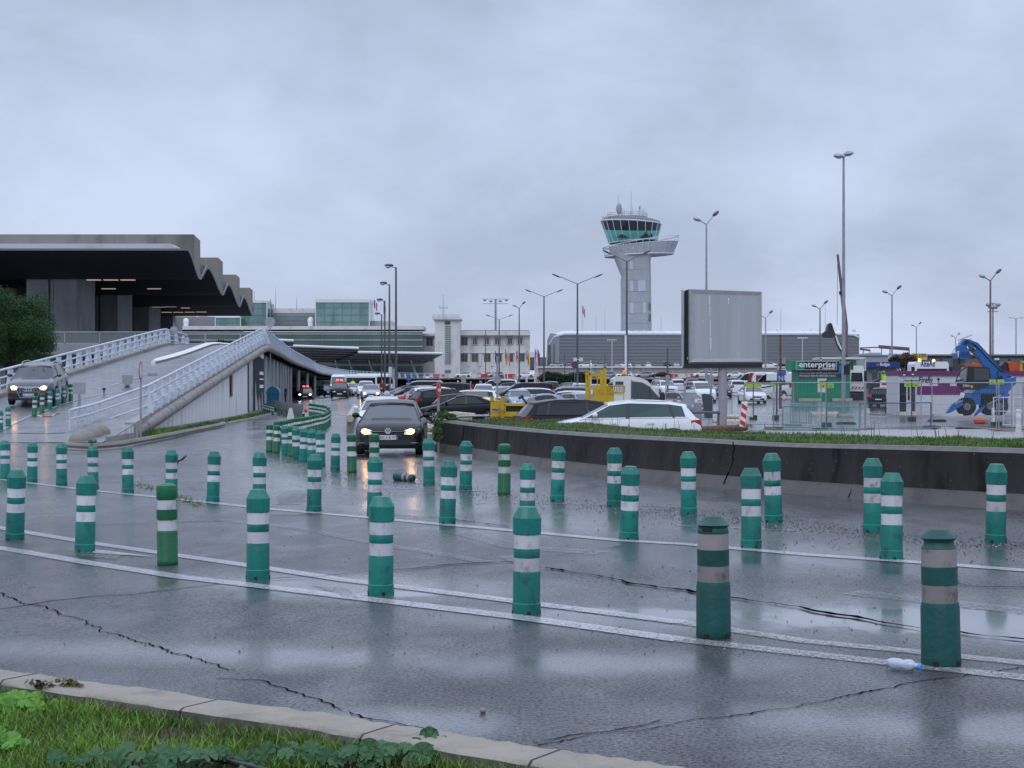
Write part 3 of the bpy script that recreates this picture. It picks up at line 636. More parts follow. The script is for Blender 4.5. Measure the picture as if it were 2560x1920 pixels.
for cl in ([(1832,1105),(1836,1120),(1830,1143),(1834,1150),(1822,1180),(1806,1216)],[(2129,1222),(2126,1232),(2120,1245)],[(1160,1064),(1158,1085),(1156,1110)]):
    pts=[]
    for a,b in cl:
        # intersect sight line with wall face (leaning): use nearest wall station
        u=(a-CX)/F; best=min(range(len(bp_)),key=lambda i:abs(bp_[i].x/bp_[i].y-u)); p=bp_[best]; zz=Z(b,p.y+.12); r=rings[best]
        hh=(zz-r[0].z)/(r[6].z-r[0].z); off=.10*hh/.24 if hh<.24 else .10+.10*(hh-.24)/.7
        d=p.y+off-.006; pts.append(Vector((u*d,d,Z(b,d))))
    for a,b in zip(pts,pts[1:]): 
        w=Vector((random.uniform(.004,.014),0,0)); m.q(a-w,a+w,b+w*.7,b-w*.7)
m.build('wall_crack','crack',wall)
# grass on the bank behind the wall
m=MB(); rr_=[]
for i,(p,n,zt) in enumerate(wtop):
    w=4.2 if i>26 else 3.2
    row=[]
    for t in (0,.15,.5,.85,1,1.35,1.8):
        q=p+n*w*t; z=zt-.03 if t<1.01 else None
        if t<=1: z=zt-.02-.03*t+.03*math.sin(q.x*2+t*5)
        else: z=max(surf(q.x,q.y)-.05,zt-.05-(t-1)*1.4)
        row.append(Vector((q.x,q.y,z)))
    rr_.append(row)
m.loft(rr_,False); bank=tag(m.build('grass_bank','soil',smooth=60),'raised bank of earth behind the retaining wall','ground',kind='structure')
m=MB()
for _ in range(62000):
    i=random.randrange(len(rr_)-1); t=random.random(); w=random.random()**.8*1.25; 
    a=rr_[i]; b=rr_[i+1]; f=min(5.999,(w/1.0)*4) if w<=1 else 4+ (w-1)/.35; f=min(5.99,f); k=int(f)
    p=a[k].lerp(b[k],t).lerp(a[k+1].lerp(b[k+1],t),f-k)
    if abs(p.x)>.50*p.y: continue
    blades(m,(p.x,p.y,p.z-.01),random.uniform(.035,.085)*(.7+.6*noise2(p.x,p.y)),.011,.8,1 if random.random()<.07 or (i<14 and random.random()<.35) else 0)
for _ in range(150):
    i=random.randrange(14,len(rr_)-1); p=rr_[i][4].lerp(rr_[i][3],random.random()); 
    blades(m,p,random.uniform(.2,.42),.012,.5,1)
tag(m.build('bank_grass',['bank_green','grass_dry']),'strip of green grass growing on top of the dark retaining wall','grass',kind='stuff')
# ivy at the wall end
m=MB(); st=MB()
for cl,n in (([(1150,1062),(1148,1085),(1140,1110),(1128,1126)],420),([(1096,1050),(1094,1075),(1092,1100)],160),([(1100,1035),(1120,1040),(1145,1052)],260)):
    for _ in range(n):
        i=random.randrange(len(cl)-1); t=random.random(); a=cl[i][0]*(1-t)+cl[i+1][0]*t+random.gauss(0,6); b=cl[i][1]*(1-t)+cl[i+1][1]*t+random.gauss(0,3)
        d=bp_[2].y*.97+random.uniform(-.3,.2) if a>1110 else 40.2+random.uniform(-.3,.3)
        mleaf(m,(X(a,d),d,Z(b,d)),random.uniform(.03,.06),random.uniform(.6,1.6),random.uniform(-1,1),5)
iv=thing('ivy','dark ivy hanging over the left end of the retaining wall','ivy',(0,0,0)); m.build('foliage','ivy',iv)
st.tube([P(1150,bp_[2].y,py=1060),P(1142,bp_[2].y*.985,py=1095),P(1128,bp_[2].y*.975,py=1128)],.015,5); st.build('stem','soil',iv)
# pale pavement beyond the bank
pm('paving',(.30,.285,.27),.3,var=.18,scale=1.5,stain=(.17,.165,.16))
m=MB(); seg=[]
for x in range(2,34,2):
    y0,y1=46+.12*x,57+.35*x; z=-.10; m.q((x,y0,z),(x+2,46+.12*(x+2),z),(x+2,57+.35*(x+2),z),(x,y1,z)); m.q((x,y1,z),(x+2,57+.35*(x+2),z),(x+2,57+.35*(x+2),-.25),(x,y1,-.25)); m.q((x,y0,-.3),(x+2,46+.12*(x+2),-.3),(x+2,46+.12*(x+2),z),(x,y0,z))
tag(m.build('pavement','paving'),'pale concrete pavement behind the grass bank','pavement',kind='structure')
# ---------- ramp and elevated deck ----------
E=[Vector(p) for p in((-17.45,108,0),(-20.6,137,0),(-23.7,166,0),(-27.6,210,0),(-31.3,250,0),(-33.2,290,0),(-33.5,325,0),(-30,360,0),(-20,384,0),(0,394,0),(40,392,0),(95,386,0))]
Es=spline(E,8)
for i,p in enumerate(Es):
    p.z=DZ-(DZ-4.15)*ss(108,300,p.y)
m=MB(); ry=[50+i*2 for i in range(30)]
rows=[[Vector((xl(y)+(xr(y)-xl(y))*t,y,max(zr(y),g0(xl(y),y)+.012 if y<56 else -9))) for t in (0,.25,.5,.75,1)] for y in ry+[109.5]]
for r in rows: 
    for v in r: v.z=max(v.z,g0(v.x,v.y)+.01)
m.loft(rows,False)
tag(m.build('ramp_road','asphalt_ramp',smooth=60),'wet asphalt ramp climbing to the departures deck','road',kind='structure')
# deck
deck=thing('elevated_roadway','long grey elevated roadway curving from the ramp past the terminal','bridge')
m=MB(); n=len(Es)
inner_=[]
for p in Es:
    if p.x<-19 and p.y<340 : inner_.append(Vector((-118,p.y,p.z)))
    else: inner_.append(Vector((max(-118,-118+(p.x+33)*1.7) if p.x<20 else p.x+2,441,p.z)))
i0=0
for i in range(n-1):
    a,b,c,d=Es[i],Es[i+1],inner_[i+1],inner_[i]; off=Vector((0,0,-.75))
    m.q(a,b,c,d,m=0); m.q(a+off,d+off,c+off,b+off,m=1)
m.q(Vector((-118,109.5,DZ)),Vector((Es[0].x,109.5,DZ)),Es[0],Vector((-118,108,DZ)),m=0)
m.q(Vector((-118,108,DZ-.75)),Vector((Es[0].x,108,DZ-.75)),Es[0],Vector((-118,108,DZ)),m=2)
m.q(Vector((-118,109.6,-.5)),Vector((xl(108)-.3,109.6,-.5)),Vector((xl(108)-.3,109.6,DZ-.74)),Vector((-118,109.6,DZ-.74)),m=2)
m.q(Vector((-118,109.6,-.5)),Vector((-118,109.6,DZ-.74)),Vector((-118,441,DZ-.74)),Vector((-118,441,-.5)),m=2)
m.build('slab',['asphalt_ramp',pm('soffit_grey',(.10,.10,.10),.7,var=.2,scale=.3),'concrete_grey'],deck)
# edge beam: light fascia + rounded pipe
m=MB(); pts=[Vector((xr(y)+.22,y,max(zr(y)-.22,g0(xr(y),y)+.12))) for y in range(56,109,4)]+[Vector((p.x+.2,p.y,p.z-.22)) for p in Es[2:]]
pts[0]=Vector((-13.9,57.0,-.02)); pts=[Vector((-14.05,55.6,-.22))]+pts
m.tube(pts,[.20]*2+[.23]*(len(pts)-2),10); m.build('edge_beam','concrete_pipe',deck,50)
m=MB()
for y0,y1 in zip(range(56,108,4),range(60,112,4)):
    m.q((xr(y0)+.05,y0,zr(y0)-.5),(xr(y1)+.05,y1,zr(y1)-.5),(xr(y1)+.05,y1,zr(y1)+.06),(xr(y0)+.05,y0,zr(y0)+.06)); m.q((xr(y0)-.35,y0,zr(y0)+.06),(xr(y0)+.05,y0,zr(y0)+.06),(xr(y1)+.05,y1,zr(y1)+.06),(xr(y1)-.35,y1,zr(y1)+.06)); m.q((xr(y0)-.35,y0,zr(y0)-.02),(xr(y0)-.35,y0,zr(y0)+.06),(xr(y1)-.35,y1,zr(y1)+.06),(xr(y1)-.35,y1,zr(y1)-.02))
q0=56; m.q((xr(q0)-.35,q0,g0(xr(q0),q0)-.1),(xr(q0)+.05,q0,g0(xr(q0),q0)-.1),(xr(q0)+.05,q0,zr(q0)+.06),(xr(q0)-.35,q0,zr(q0)+.06))
m.build('kerb','concrete',deck)
# columns under the deck (parts)
for y in (115,121.5,128,134.5,141,147.5,154,160.5,167,185,208,240,290,330):
    j=min(range(n),key=lambda i:abs(Es[i].y-y)+(1000 if i>60 else 0)); p=Es[j]
    q=Es[j+1] if Es[j].y<y else Es[j-1]; t=(y-p.y)/((q.y-p.y) or 1); c=p.lerp(q,max(0,min(1,t)))
    m=MB(); m.cyl((c.x-.35,y,g0(c.x,y)-.1),(c.x-.35,y,c.z-.7),.24,n=12); m.build('column','concrete_grey',deck,50)
for x in (-20,-8,6,20,34,48,62,76,90):
    m=MB(); m.cyl((x,392,.6),(x,392,3.45),.4,n=8); m.build('column','concrete_grey',deck,50)
# wall under the ramp
m=MB(); ys_=[50.5+i*1.25 for i in range(int((108-50.5)/1.25)+1)]+[108.2]
for a,b in zip(ys_,ys_[1:]):
    xa,xb=xr(a)-.02,xr(b)-.02; g=.02
    m.q((xa,a+g,g0(xa,a)-.1),(xb,b-g,g0(xb,b)-.1),(xb,b-g,max(zr(b)-(.42 if b>58 else .03),g0(xb,b)-.05)),(xa,a+g,max(zr(a)-(.42 if a>58 else .03),g0(xa,a)-.05)),m=0)
    m.q((xb,b-g,g0(xb,b)-.1),(xb,b+g,g0(xb,b)-.1),(xb,b+g,max(zr(b)-.42,0)),(xb,b-g,max(zr(b)-.42,0)),m=1)
    m.q((xa+.03,a,g0(xa,a)-.1),(xb+.03,b,g0(xb,b)-.1),(xb+.03,b,g0(xb,b)+.16),(xa+.03,a,g0(xa,a)+.16),m=2)
x8=xr(108.2); m.q((x8,108.2,-.2),(x8-6,108.2,-.2),(x8-6,108.2,4.0),(x8,108.2,4.2),m=0)
rw=thing('ramp_wall','pale panelled wall under the rising ramp, streaked with dirt','wall'); m.build('panelling',['panel_white','concrete_grey','concrete'],rw)
# posters on the ramp wall
pst=thing('poster_panel','large grey poster with pale city towers on the end of the ramp wall','poster',(0,0,0))
def wp(y,z,o=.06): return Vector((xr(y)+o,y,z))
m=MB(); m.q(wp(99.7,.1),wp(107.9,.15),wp(107.9,3.6),wp(99.7,3.9)); m.build('poster_sheet',pm('poster_grey',(.045,.05,.055),.95,var=.1,spec=.1),pst)
m=MB(); m.q(wp(97.0,.1),wp(99.6,.1),wp(99.6,3.85),wp(97.0,3.7)); m.build('poster_sheet',pm('poster_pale',(.32,.34,.36),.5,var=.6,scale=1.2,stain=(.14,.12,.11)),pst)
m=MB()
for y,h in ((101.3,2.2),(101.7,1.3),(102.2,.9),(102.8,.7),(103.8,1.1),(104.6,.8),(106,1.5)): m.q(wp(y,.12,.07),wp(y+.35,.12,.07),wp(y+.3,h*.8,.07),wp(y+.1,h*.8+.3,.07))
for y,z,h in ((104.2,2.5,.22),(104.2,1.6,.22),(104.2,2.15,.10)): m.q(wp(y,z,.07),wp(y+2.9,z,.07),wp(y+2.9,z+h,.07),wp(y,z+h,.07))
m.build('poster_print','panel_white',pst)
m=MB(); m.q(wp(87.0,1.15,.05),wp(87.9,1.1,.05),wp(87.9,2.4,.05),wp(87.0,2.4,.05)); tag(m.build('torn_notice','cloth_red'),'torn dark red notice strip on the ramp wall','notice')
# blue bin
t=thing('recycling_bin','blue container with a rounded lid at the end of the ramp wall','bin',P(684,112)); m=MB(); m.box(-.45,.45,-.4,.4,0,1.25); m.build('bin_body','blue_bin',t)
m=MB(); m.prism([(-.5*math.cos(a),-.44,1.25+.55*math.sin(a)) for a in [math.pi*i/8 for i in range(9)]],(0,.88,0)); m.build('lid','blue_bin',t)
# grass verge along ramp wall with kerb
m=MB()
for y in range(57,107,2):
    m.box(xr(y)+1.05,xr(y)+1.25,y,y+1.96,g0(-15,y)-.1,g0(-15,y)+.10)
tag(m.build('verge_kerb','concrete'),'low concrete kerb along the foot of the ramp wall','kerb',kind='structure')
m=MB()
for _ in range(5200):
    y=random.uniform(57,107); x=xr(y)+random.uniform(.08,1.05)
    if y<60: x+=random.uniform(-.8,.4)
    if noise2(x*.2,y*.35)<.33 and random.random()<.8: continue
    blades(m,(x,y,g0(x,y)-.01),random.uniform(.06,.24)*(1.5 if 56<y<61 else 1),.03,.7,1 if random.random()<.25 else 0)
tag(m.build('wall_foot_weeds',['grass','grass_dry']),'weeds and grass growing along the foot of the ramp wall','weeds',kind='stuff')
# mound stones at the ramp nose
for i,(a,b) in enumerate(((196,1104),(214,1097),(232,1090),(252,1083))):
    p=G(a,b); m=MB(); m.ball((p.x,p.y,p.z+.0),(.34,.30,.30),12,7); tag(m.build('kerb_stone','concrete_dark',smooth=60),f'rounded dark concrete stone, {ORD[i]} from the near end of the ramp nose','stone','rounded stones at the ramp nose')
m=MB(); pp=[G(a,b,-.06) for a,b in((165,1112),(230,1116),(300,1110),(420,1088),(560,1060))]
for a,b in zip(pp,pp[1:]): m.tube([a,b],.09,6)
tag(m.build('nose_kerb','concrete_dark'),'dark concrete kerb at the nose below the ramp railing','kerb',kind='structure')
# ---------- railings ----------
def fin(m,p,d,h=1.05,w=.42,lean=.22):
    "tapered fin plate standing on p, its plane across direction d"
    n=Vector((d.y,-d.x,0)).normalized(); up=Vector((0,0,1)); t=d.normalized()*.03
    a=p+n*(w*.62); b=p-n*(w*.30); c=p+up*h-n*(w*.05); e=p+up*h+n*.12*w
    a2=p+n*(w*.62)+t; 
    m.prism([a-t*.5,b-t*.5,c-t*.5-n*.04,e-t*.5],t)
rail=thing('ramp_railing','white railing of leaning fin posts up the right side of the ramp','railing')
pr=[Vector((xr(y)-.12,y,zr(y)+.05)) for y in [59.5+i*2.02 for i in range(24)]]+[Vector((xr(107.6)-.1,107.6,zr(107.6)+.05))]
for i,p in enumerate(pr):
    d=(pr[min(i+1,len(pr)-1)]-pr[max(i-1,0)]); d.z=0; m=MB(); fin(m,p,d,1.08,.42); m.build('post','rail_white',rail)
s0=[P(174,56.5,py=1098),P(208,57.2,py=1092),P(230,57.9,py=1086),P(250,58.6,py=1079)]
s0=[Vector((X(a,d),d,Z(b,d))) for a,b,d in((174,1096,54),(189,1091,54.9),(213,1084,55.9),(232,1078,56.9),(249,1072,57.9))]
for p in s0: m=MB(); m.cyl(p-Vector((0,0,.25)),p+Vector((0,0,1.0)),.03,n=8); m.build('post','rail_white',rail)
for h in (1.06,.72,.28):
    m=MB(); m.tube([p+Vector((0,0,h*.93)) for p in s0]+[p+Vector((.02,0,h)) for p in pr],.048 if h>1 else .03,8); m.build('rail_tube','rail_white',rail,50)
for a,b in zip(pr,pr[1:]):
    m=MB()
    for h,o in ((.40,.22),(.50,.16),(.60,.12)): m.cyl(a.lerp(b,.22)+Vector((o,0,h)),a.lerp(b,.78)+Vector((o,0,h)),.035,n=5)
    c=a.lerp(b,.5)+Vector((.2,0,.2)); m.tube([c+Vector((.0,.12*math.cos(t),.12*math.sin(t))) for t in [i*.7 for i in range(8)]],.018,5)
    m.build('lattice_insert','rail_white',rail)
rail2=thing('ramp_railing','white three-tube railing with tapered posts up the left side of the ramp','railing')
pl=[Vector((xl(y)+.05,y,zr(y)+.12)) for y in [56+i*2.15 for i in range(25)]]
for i,p in enumerate(pl):
    m=MB(); d=Vector((0,1,0)); w=.34; m.prism([p+Vector((-.20,0,-.1)),p+Vector((.26,0,-.1)),p+Vector((.12,0,.95)),p+Vector((-.10,0,.95))],(0,.05,0)); m.build('post','rail_white',rail2)
tail=[Vector((X(a,108.5+k*4),108.5+k*4,zr(108)+.08)) for k,a in enumerate((420,440,458,468))]
for p in tail: m=MB(); m.prism([p+Vector((-.2,0,-.1)),p+Vector((.22,0,-.1)),p+Vector((.1,0,.9)),p+Vector((-.1,0,.9))],(0,.05,0)); m.build('post','rail_white',rail2)
for h in (1.0,.66,.30):
    m=MB(); m.tube([p+Vector((0,0,h)) for p in pl+tail],.055 if h>.9 else .042,8); m.build('rail_tube','rail_white',rail2,50)
m=MB()
for a,b in zip(range(52,108,4),range(56,112,4)):
    m.q((xl(a)+.35,a,zr(a)+.0),(xl(b)+.35,b,zr(b)),(xl(b)+.35,b,zr(b)+.16),(xl(a)+.35,a,zr(a)+.16)); m.q((xl(a)-.25,a,zr(a)+.16),(xl(a)+.35,a,zr(a)+.16),(xl(b)+.35,b,zr(b)+.16),(xl(b)-.25,b,zr(b)+.16)); m.q((xl(a)-.25,a,-.3),(xl(a)-.25,a,zr(a)+.16),(xl(b)-.25,b,zr(b)+.16),(xl(b)-.25,b,-.3))
m.build('kerb','concrete_dark',rail2)
rail3=thing('deck_railing','pale railing along the curved edge of the elevated roadway','railing')
tot=[]
for a,b in zip(Es,Es[1:]):
    k=max(1,int((b-a).length/4.4))
    for i in range(k): tot.append(a.lerp(b,i/k))
tot=tot[:98]
for i,p in enumerate(tot):
    d=(tot[min(i+1,len(tot)-1)]-tot[max(i-1,0)]); d.z=0; m=MB(); fin(m,p,d,1.12,.75); m.build('post','rail_white',rail3)
for h in (1.1,.72,.34):
    m=MB(); m.tube([p+Vector((.0,0,h)) for p in Es],.06 if h>1 else .045,6); m.build('rail_tube','rail_white',rail3,50)
m=MB()
for a,b in zip(Es[:26],Es[1:27]):
    m.q(a+Vector((.03,0,.05)),b+Vector((.03,0,.05)),b+Vector((.10,0,1.0)),a+Vector((.10,0,1.0)))
m.build('mesh_panel',pm('rail_mesh',(.24,.26,.30),.5,var=.1),rail3)
# median kerb on the ramp
md=[P(a,1,py=b) for a,b in ()]; mp_=[]
for a,b in ((383,909),(400,903),(430,895),(465,884),(500,871),(520,862),(538,857)):
    v=(b-HY)/F; u=(a-CX)/F; d=(EYE+4.475)/(.085+v) if (EYE+4.475)/(.085+v)<104 else 104+(a-500)*.11; mp_.append(Vector((u*d,d,zr(min(d,112)))))
mp_.append(mp_[-1]+Vector((1.3,6,-.05)))
m=MB(); rings=[]
for i,p in enumerate(mp_):
    w=.30 if i else .12; rings.append([p+Vector((-w,0,-.05)),p+Vector((-w,0,.12)),p+Vector((-w*.5,0,.2)),p+Vector((w*.5,0,.2)),p+Vector((w,0,.12)),p+Vector((w,0,-.05))])
m.loft(rings,False,False); m.add(rings[0],[(0,1,2,3,4,5)])
for i in range(len(m.f)): m.m[i]=1 if i%5 in(4,) else 0
tag(m.build('median_kerb',['white_paint','concrete_dark']),'white painted median kerb dividing the ramp lanes','kerb',kind='structure')
# ---------- concrete departures hall ----------
BE=[]
hall=thing('departures_hall','large grey concrete hall with stepped roof beams and a dark wavy ceiling','terminal building')
def xe(d): return -15.8-.1018*d-0.0
for k in range(4):
    d0=150+26.6*k; m=MB(); z0,z1=13.2,16.6; a,b=d0,d0+6.4
    BE.append((m,a,b,z1))
    continue
    m.build('roof_beam','concrete_dark',hall)
def wave(d):
    ph=(d-155.6)%26.6
    if ph<9.6: return 12.62+1.8*ss(0,9.6,ph)
    return 14.42-1.8*ss(9.6,26.6,ph)
def wz(d): return wave(d) if d>155.6 else 12.62+(155.6-d)*.0+ss(0,11,155.6-d)*1.95
for m,a,b,z1 in BE:
    m.loft([[Vector((-125,y,wz(y)+.2)),Vector((xe(y),y,wz(y)+.2)),Vector((xe(y),y,z1)),Vector((-125,y,z1))] for y in [a+(b-a)*i/6 for i in range(7)]],True,True); m.build('roof_beam','concrete_dark',hall)
ds=[144.8+i*.95 for i in range(int((241-144.8)/.95)+1)]
m=MB(); top=[];bot=[]
for d in ds: z=wz(d); th=.14 if d<149.5 else .28; bot.append((Vector((-125,d,z)),Vector((xe(d)-.06,d,z)),Vector((xe(d)-.06,d,z+th)),Vector((-125,d,z+th))))
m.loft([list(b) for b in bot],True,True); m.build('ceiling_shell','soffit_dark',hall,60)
m=MB(); m.loft([[Vector((xe(d)-.06,d,wz(d)-.04)),Vector((xe(d)+.04,d,wz(d)-.04)),Vector((xe(d)+.04,d,wz(d)+.34)),Vector((xe(d)-.06,d,wz(d)+.34))] for d in ds],True,True); m.build('shell_rim','rim_grey',hall,60)
# stepped slats in the troughs behind each beam
for k in range(4):
    m=MB(); d0=156.6+26.6*k
    for i in range(5): d=d0+i*1.3; z=wz(d)+.45; m.box(-60,xe(d)-.2,d,d+.5,z,z+.22)
    m.build('roof_slats','rim_grey',hall)
m=MB(); a=146.6; z0,z1=Z(625.5,a),Z(609,a); xr_=X(440,a); m.prism([(-125,a,z0),(xr_,a,z0),(xr_-.1,a,z0+.35),(X(426,a),a,z1),(-125,a,z1)],(0,3.3,0)); m.build('fascia_band',pm('fascia_white',(.50,.54,.58),.55,var=.05,scale=.35,stain=(.44,.45,.46)),hall)
m=MB(); m.box(-125,X(469,144.7),144.5,144.85,wz(144.8)-.03,wz(144.8)+.16); m.build('front_lip','rim_grey',hall)
for k in range(4):
    y0=156+27.6*k; off=-28.4-.1018*y0; m=MB(); x1=off; x0=off-5.1
    if k==0: x0,x1=X(66,156),X(191,156)
    zt=wz(y0+1)+.3; xm=x0+(x1-x0)*.435
    gl=(x1-x0)*.05
    for a,b,dy in ((x0,xm,0),(xm+gl,xm+2*gl,0),(xm+3*gl if k else xm+2.2*gl,x1,0)): m.box(a,b,y0+dy,y0+1.0,3,zt)
    m.box(x0+.1,x1-.1,y0+.5,y0+6.6,3,zt,m=0); m.build('pillar','concrete_grey',hall)
    m=MB(); m.box(x1-.1,x1+.02,y0+.9,y0+6.9,3,zt); m.build('pillar_side','concrete_grey',hall)
m=MB(); m.q((-125,176,3),(-49.5,176,3),(-49.5,176,13),(-125,176,13)); m.build('end_wall',pm('wall_tan',(.26,.245,.23),.7,var=.1),hall)
m=MB(); m.box(-125,-49.4,175,175.8,Z(712,175),Z(700,175)); m.build('window_band','glass_dark',hall)
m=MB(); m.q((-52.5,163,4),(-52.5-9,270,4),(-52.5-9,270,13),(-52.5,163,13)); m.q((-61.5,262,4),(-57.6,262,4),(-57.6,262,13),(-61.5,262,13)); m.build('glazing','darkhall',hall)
def strip(px0,px1,py,d):
    z=Z(py,d); d_=d; m=MB(); m.box(X(px0,d),X(px1,d),d,d+.5,z-.05,z+.03); m.build('strip_light','lit_strip',hall)
zc=lambda x,y:(x/2.963,560+y/2.963)
for a,b,y,d in ((640,740,413,154.5),(765,868,413,154.5),(890,995,413,154.5),(750,850,478,170),(1090,1186,478,170),(895,990,521,178),(1115,1210,521,178),(1125,1225,613,206),(1222,1302,611,206),(1340,1400,621,206),(1150,1180,653,231),(1196,1268,653,231),(1282,1352,653,231),(1368,1438,652,231),(1452,1526,651,231),(1300,1450,683,238),(1470,1540,683,238)):
    p=zc(a,y); q=zc(b,y); zz=Z(p[1],d); dd=d; 
    zl=wz(d)-.1; dd=(EYE-zl)*F/(p[1]-HY)   # follow the sight line down to the ceiling
    if abs(dd-d)<14: d=dd
    strip(p[0],q[0],p[1],d)
# gap things at deck level: balustrade and luggage-trolley shelter panels
m=MB(); 
for i in range(7): m.box(-44+i*3.2,-43.9+i*3.2,140,140.1,DZ,DZ+2)
m.box(-44,-24.5,140,140.1,DZ+1.95,DZ+2.05); m.box(-44,-24.5,140,140.1,DZ+.9,DZ+1.0)
t=thing('forecourt_screen','grey glazed screen standing on the forecourt before the pillars','screen'); m.build('frame','galv',t)
m=MB(); m.q((-44,140.05,DZ+.1),(-30,140.05,DZ+.1),(-30,140.05,DZ+1.9),(-44,140.05,DZ+1.9)); m.build('pane',pm('pane_grey',(.12,.14,.14),.2,var=.1),t)
# ---------- pine tree ----------
def tree(name,label,c,zb,r,n,leaf,lsz,trunkr,group=None,squash=.8,lobes=9,th=None):
    t=thing(name,label,'tree',(c[0],c[1],zb),0,group); m=MB(); cz=c[2]-zb
    L=[]; rnd=random.Random(int(c[0]*10)+n)
    for _ in range(lobes):
        a=rnd.uniform(0,6.28); b=rnd.uniform(-.9,1.2); rr=r*rnd.uniform(.38,.86); L.append((Vector((math.cos(a)*rr*math.cos(b),math.sin(a)*rr*math.cos(b),cz+rr*math.sin(b)*squash)),r*rnd.uniform(.17,.30)))
    for _ in range(n):
        c0,lr=rnd.choice(L); v=Vector((rnd.gauss(0,1),rnd.gauss(0,1),rnd.gauss(0,1))).normalized()*lr*(rnd.random()**.3)*rnd.uniform(.8,1.12); v.z*=squash; p=c0+v
        s=lsz*rnd.uniform(.6,1.3); u=Vector((rnd.gauss(0,1),rnd.gauss(0,1),rnd.gauss(0,1))).normalized()*s; w=u.orthogonal().normalized()*s*.5
        m.add([p-u-w*.2,p+w,p+u,p-w],[(0,1,2,3)])
    m.build('crown',leaf,t)
    m=MB(); m.cyl((0,0,-.3),(0,0,cz),trunkr,trunkr*.5,8)
    for c0,lr in L[:5]: m.cyl((0,0,cz*.55),c0,trunkr*.45,trunkr*.15,5)
    m.build('trunk',pm('bark',(.06,.045,.035),.9,var=.4) if 'bark' not in M else 'bark',t); return t
tree('pine_tree','dark green round-crowned pine behind the ramp railing at the left edge',(X(22,98),98,Z(830,98)),-.2,3.7,72000,'pine',.055,.28,lobes=64,squash=.92)
tree('pine_tree','lower dark pine branches filling the corner left of the round crown',(X(-45,104),104,Z(880,104)),-.2,3.4,20000,'pine',.06,.22,lobes=14,squash=.9)
# ---------- glass terminal ----------
def glassmat(name,a,b,sc):
    pm(name,a,.12,var=0,spec=.7); t=M[name].node_tree; bs=t.nodes['Principled BSDF']; g=N('ShaderNodeNewGeometry',t); br=N('ShaderNodeTexNoise',t); br.inputs['Scale'].default_value=sc; br.inputs['Detail'].default_value=2
    mp=N('ShaderNodeMapping',t); mp.inputs['Scale'].default_value=(1,.1,.45); t.links.new(g.outputs['Position'],mp.inputs['Vector']); t.links.new(mp.outputs[0],br.inputs['Vector'])
    c=N('ShaderNodeValToRGB',t); c.color_ramp.interpolation='LINEAR'; e=c.color_ramp.elements; e[0].position=.4; e[0].color=(*a,1); e[1].position=.62; e[1].color=(*b,1); t.links.new(br.outputs['Fac'],c.inputs['Fac']); t.links.new(c.outputs[0],bs.inputs['Base Color'])
glassmat('glass_green',(.045,.090,.082),(.080,.135,.125),.12); glassmat('glass_green_light',(.09,.175,.16),(.15,.26,.235),.25)
term=thing('glass_terminal','long low terminal building clad in green glass with white bands','terminal building')
d=430
def wall_px(m,x0,y0,x1,y1,d,dep=12,k=0): m.box(X(x0,d),X(x1,d),d,d+dep,Z(y1,d),Z(y0,d),m=k)
m=MB(); wall_px(m,430,830,1057,960,d,14); m.build('glass_wall','glass_green',term)
m=MB(); wall_px(m,425,815,1059,824,d-.6,14); m.build('parapet','facade_white',term)
for yy in (835,850,866): m=MB(); wall_px(m,430,yy-.7,1057,yy+.7,d-.25,.2); m.build('white_band','facade_white',term)
m=MB()
for i in range(16): wall_px(m,445+i*40,824,445.7+i*40,900,d-.12,.1)
m.build('mullions','sblue_m' if 'sblue_m' in M else pm('sblue_m',(.17,.24,.24),.5),term)
def gbox(x0,x1,y0,y1,dep,d,capt=6,nb=3):
    m=MB(); wall_px(m,x0,y0+capt,x1,y1,d,dep); m.build('glass_box','glass_green_light',term)
    m=MB(); wall_px(m,x0-1,y0,x1+1,y0+capt,d-.3,dep+.5); wall_px(m,x1-1,y0+capt,x1+1,y1,d-.28,.2); wall_px(m,x0-1,y0+capt,x0+1,y1,d-.28,.2); m.build('box_frame','facade_white',term)
    m=MB()
    for i in range(nb): yy=y0+capt+(y1-y0-capt)*(i+.7)/(nb+.3); wall_px(m,x0,yy-.6,x1,yy+.6,d-.2,.15)
    for i in range(1,6): xx=x0+(x1-x0)*i/6; wall_px(m,xx-.25,y0+capt,xx+.25,y1,d-.15,.1)
    m.build('box_bands','sblue_m',term)
gbox(600,667,751,815,9,440); gbox(538,601,793,815,9,436,1,1); gbox(789,923,748,815,12,440,8,3)
m=MB(); m.box(X(667,441),X(684,452),449,453,Z(815,450),Z(760,450)); m.build('glass_box','glass_green',term)
m=MB(); wall_px(m,684,771,789,783,448); wall_px(m,923,802,979,816,450); m.build('plant_room','facade_white',term)
m=MB()
for i in range(9): wall_px(m,684,785+i*3.3,789,787+i*3.3,447,.3)
wall_px(m,684,783,789,815,448,8,1)
for i in range(8): wall_px(m,447,794+i*2.8,537,795.6+i*2.8,445,.3)
wall_px(m,447,792,537,815,446,8,1)
m.build('louvres',['galv',pm('louvre_back',(.14,.15,.17),.6)],term)
for a,w in ((777,8),(465,7)):
    m=MB(); c=Vector((X(a,442),442,Z(817,442))); r=w*442/F; m.lathe([(r*.9,0),(r*.9,1.2),(r,1.25),(r,r*2.1),(r*.85,r*2.7),(r*.4,r*3.0),(.05,r*3.1)],14,c); m.build('roof_vent','white_paint',term,50)
for a,b,c_ in ((689,718,778),(742,743,775),(566,700,751),(636,725,760)):
    m=MB(); m.cyl(P(a,441,py=c_),P(a,441,py=b),.12,.04,5); m.build('antenna','pole_grey',term)
m=MB()
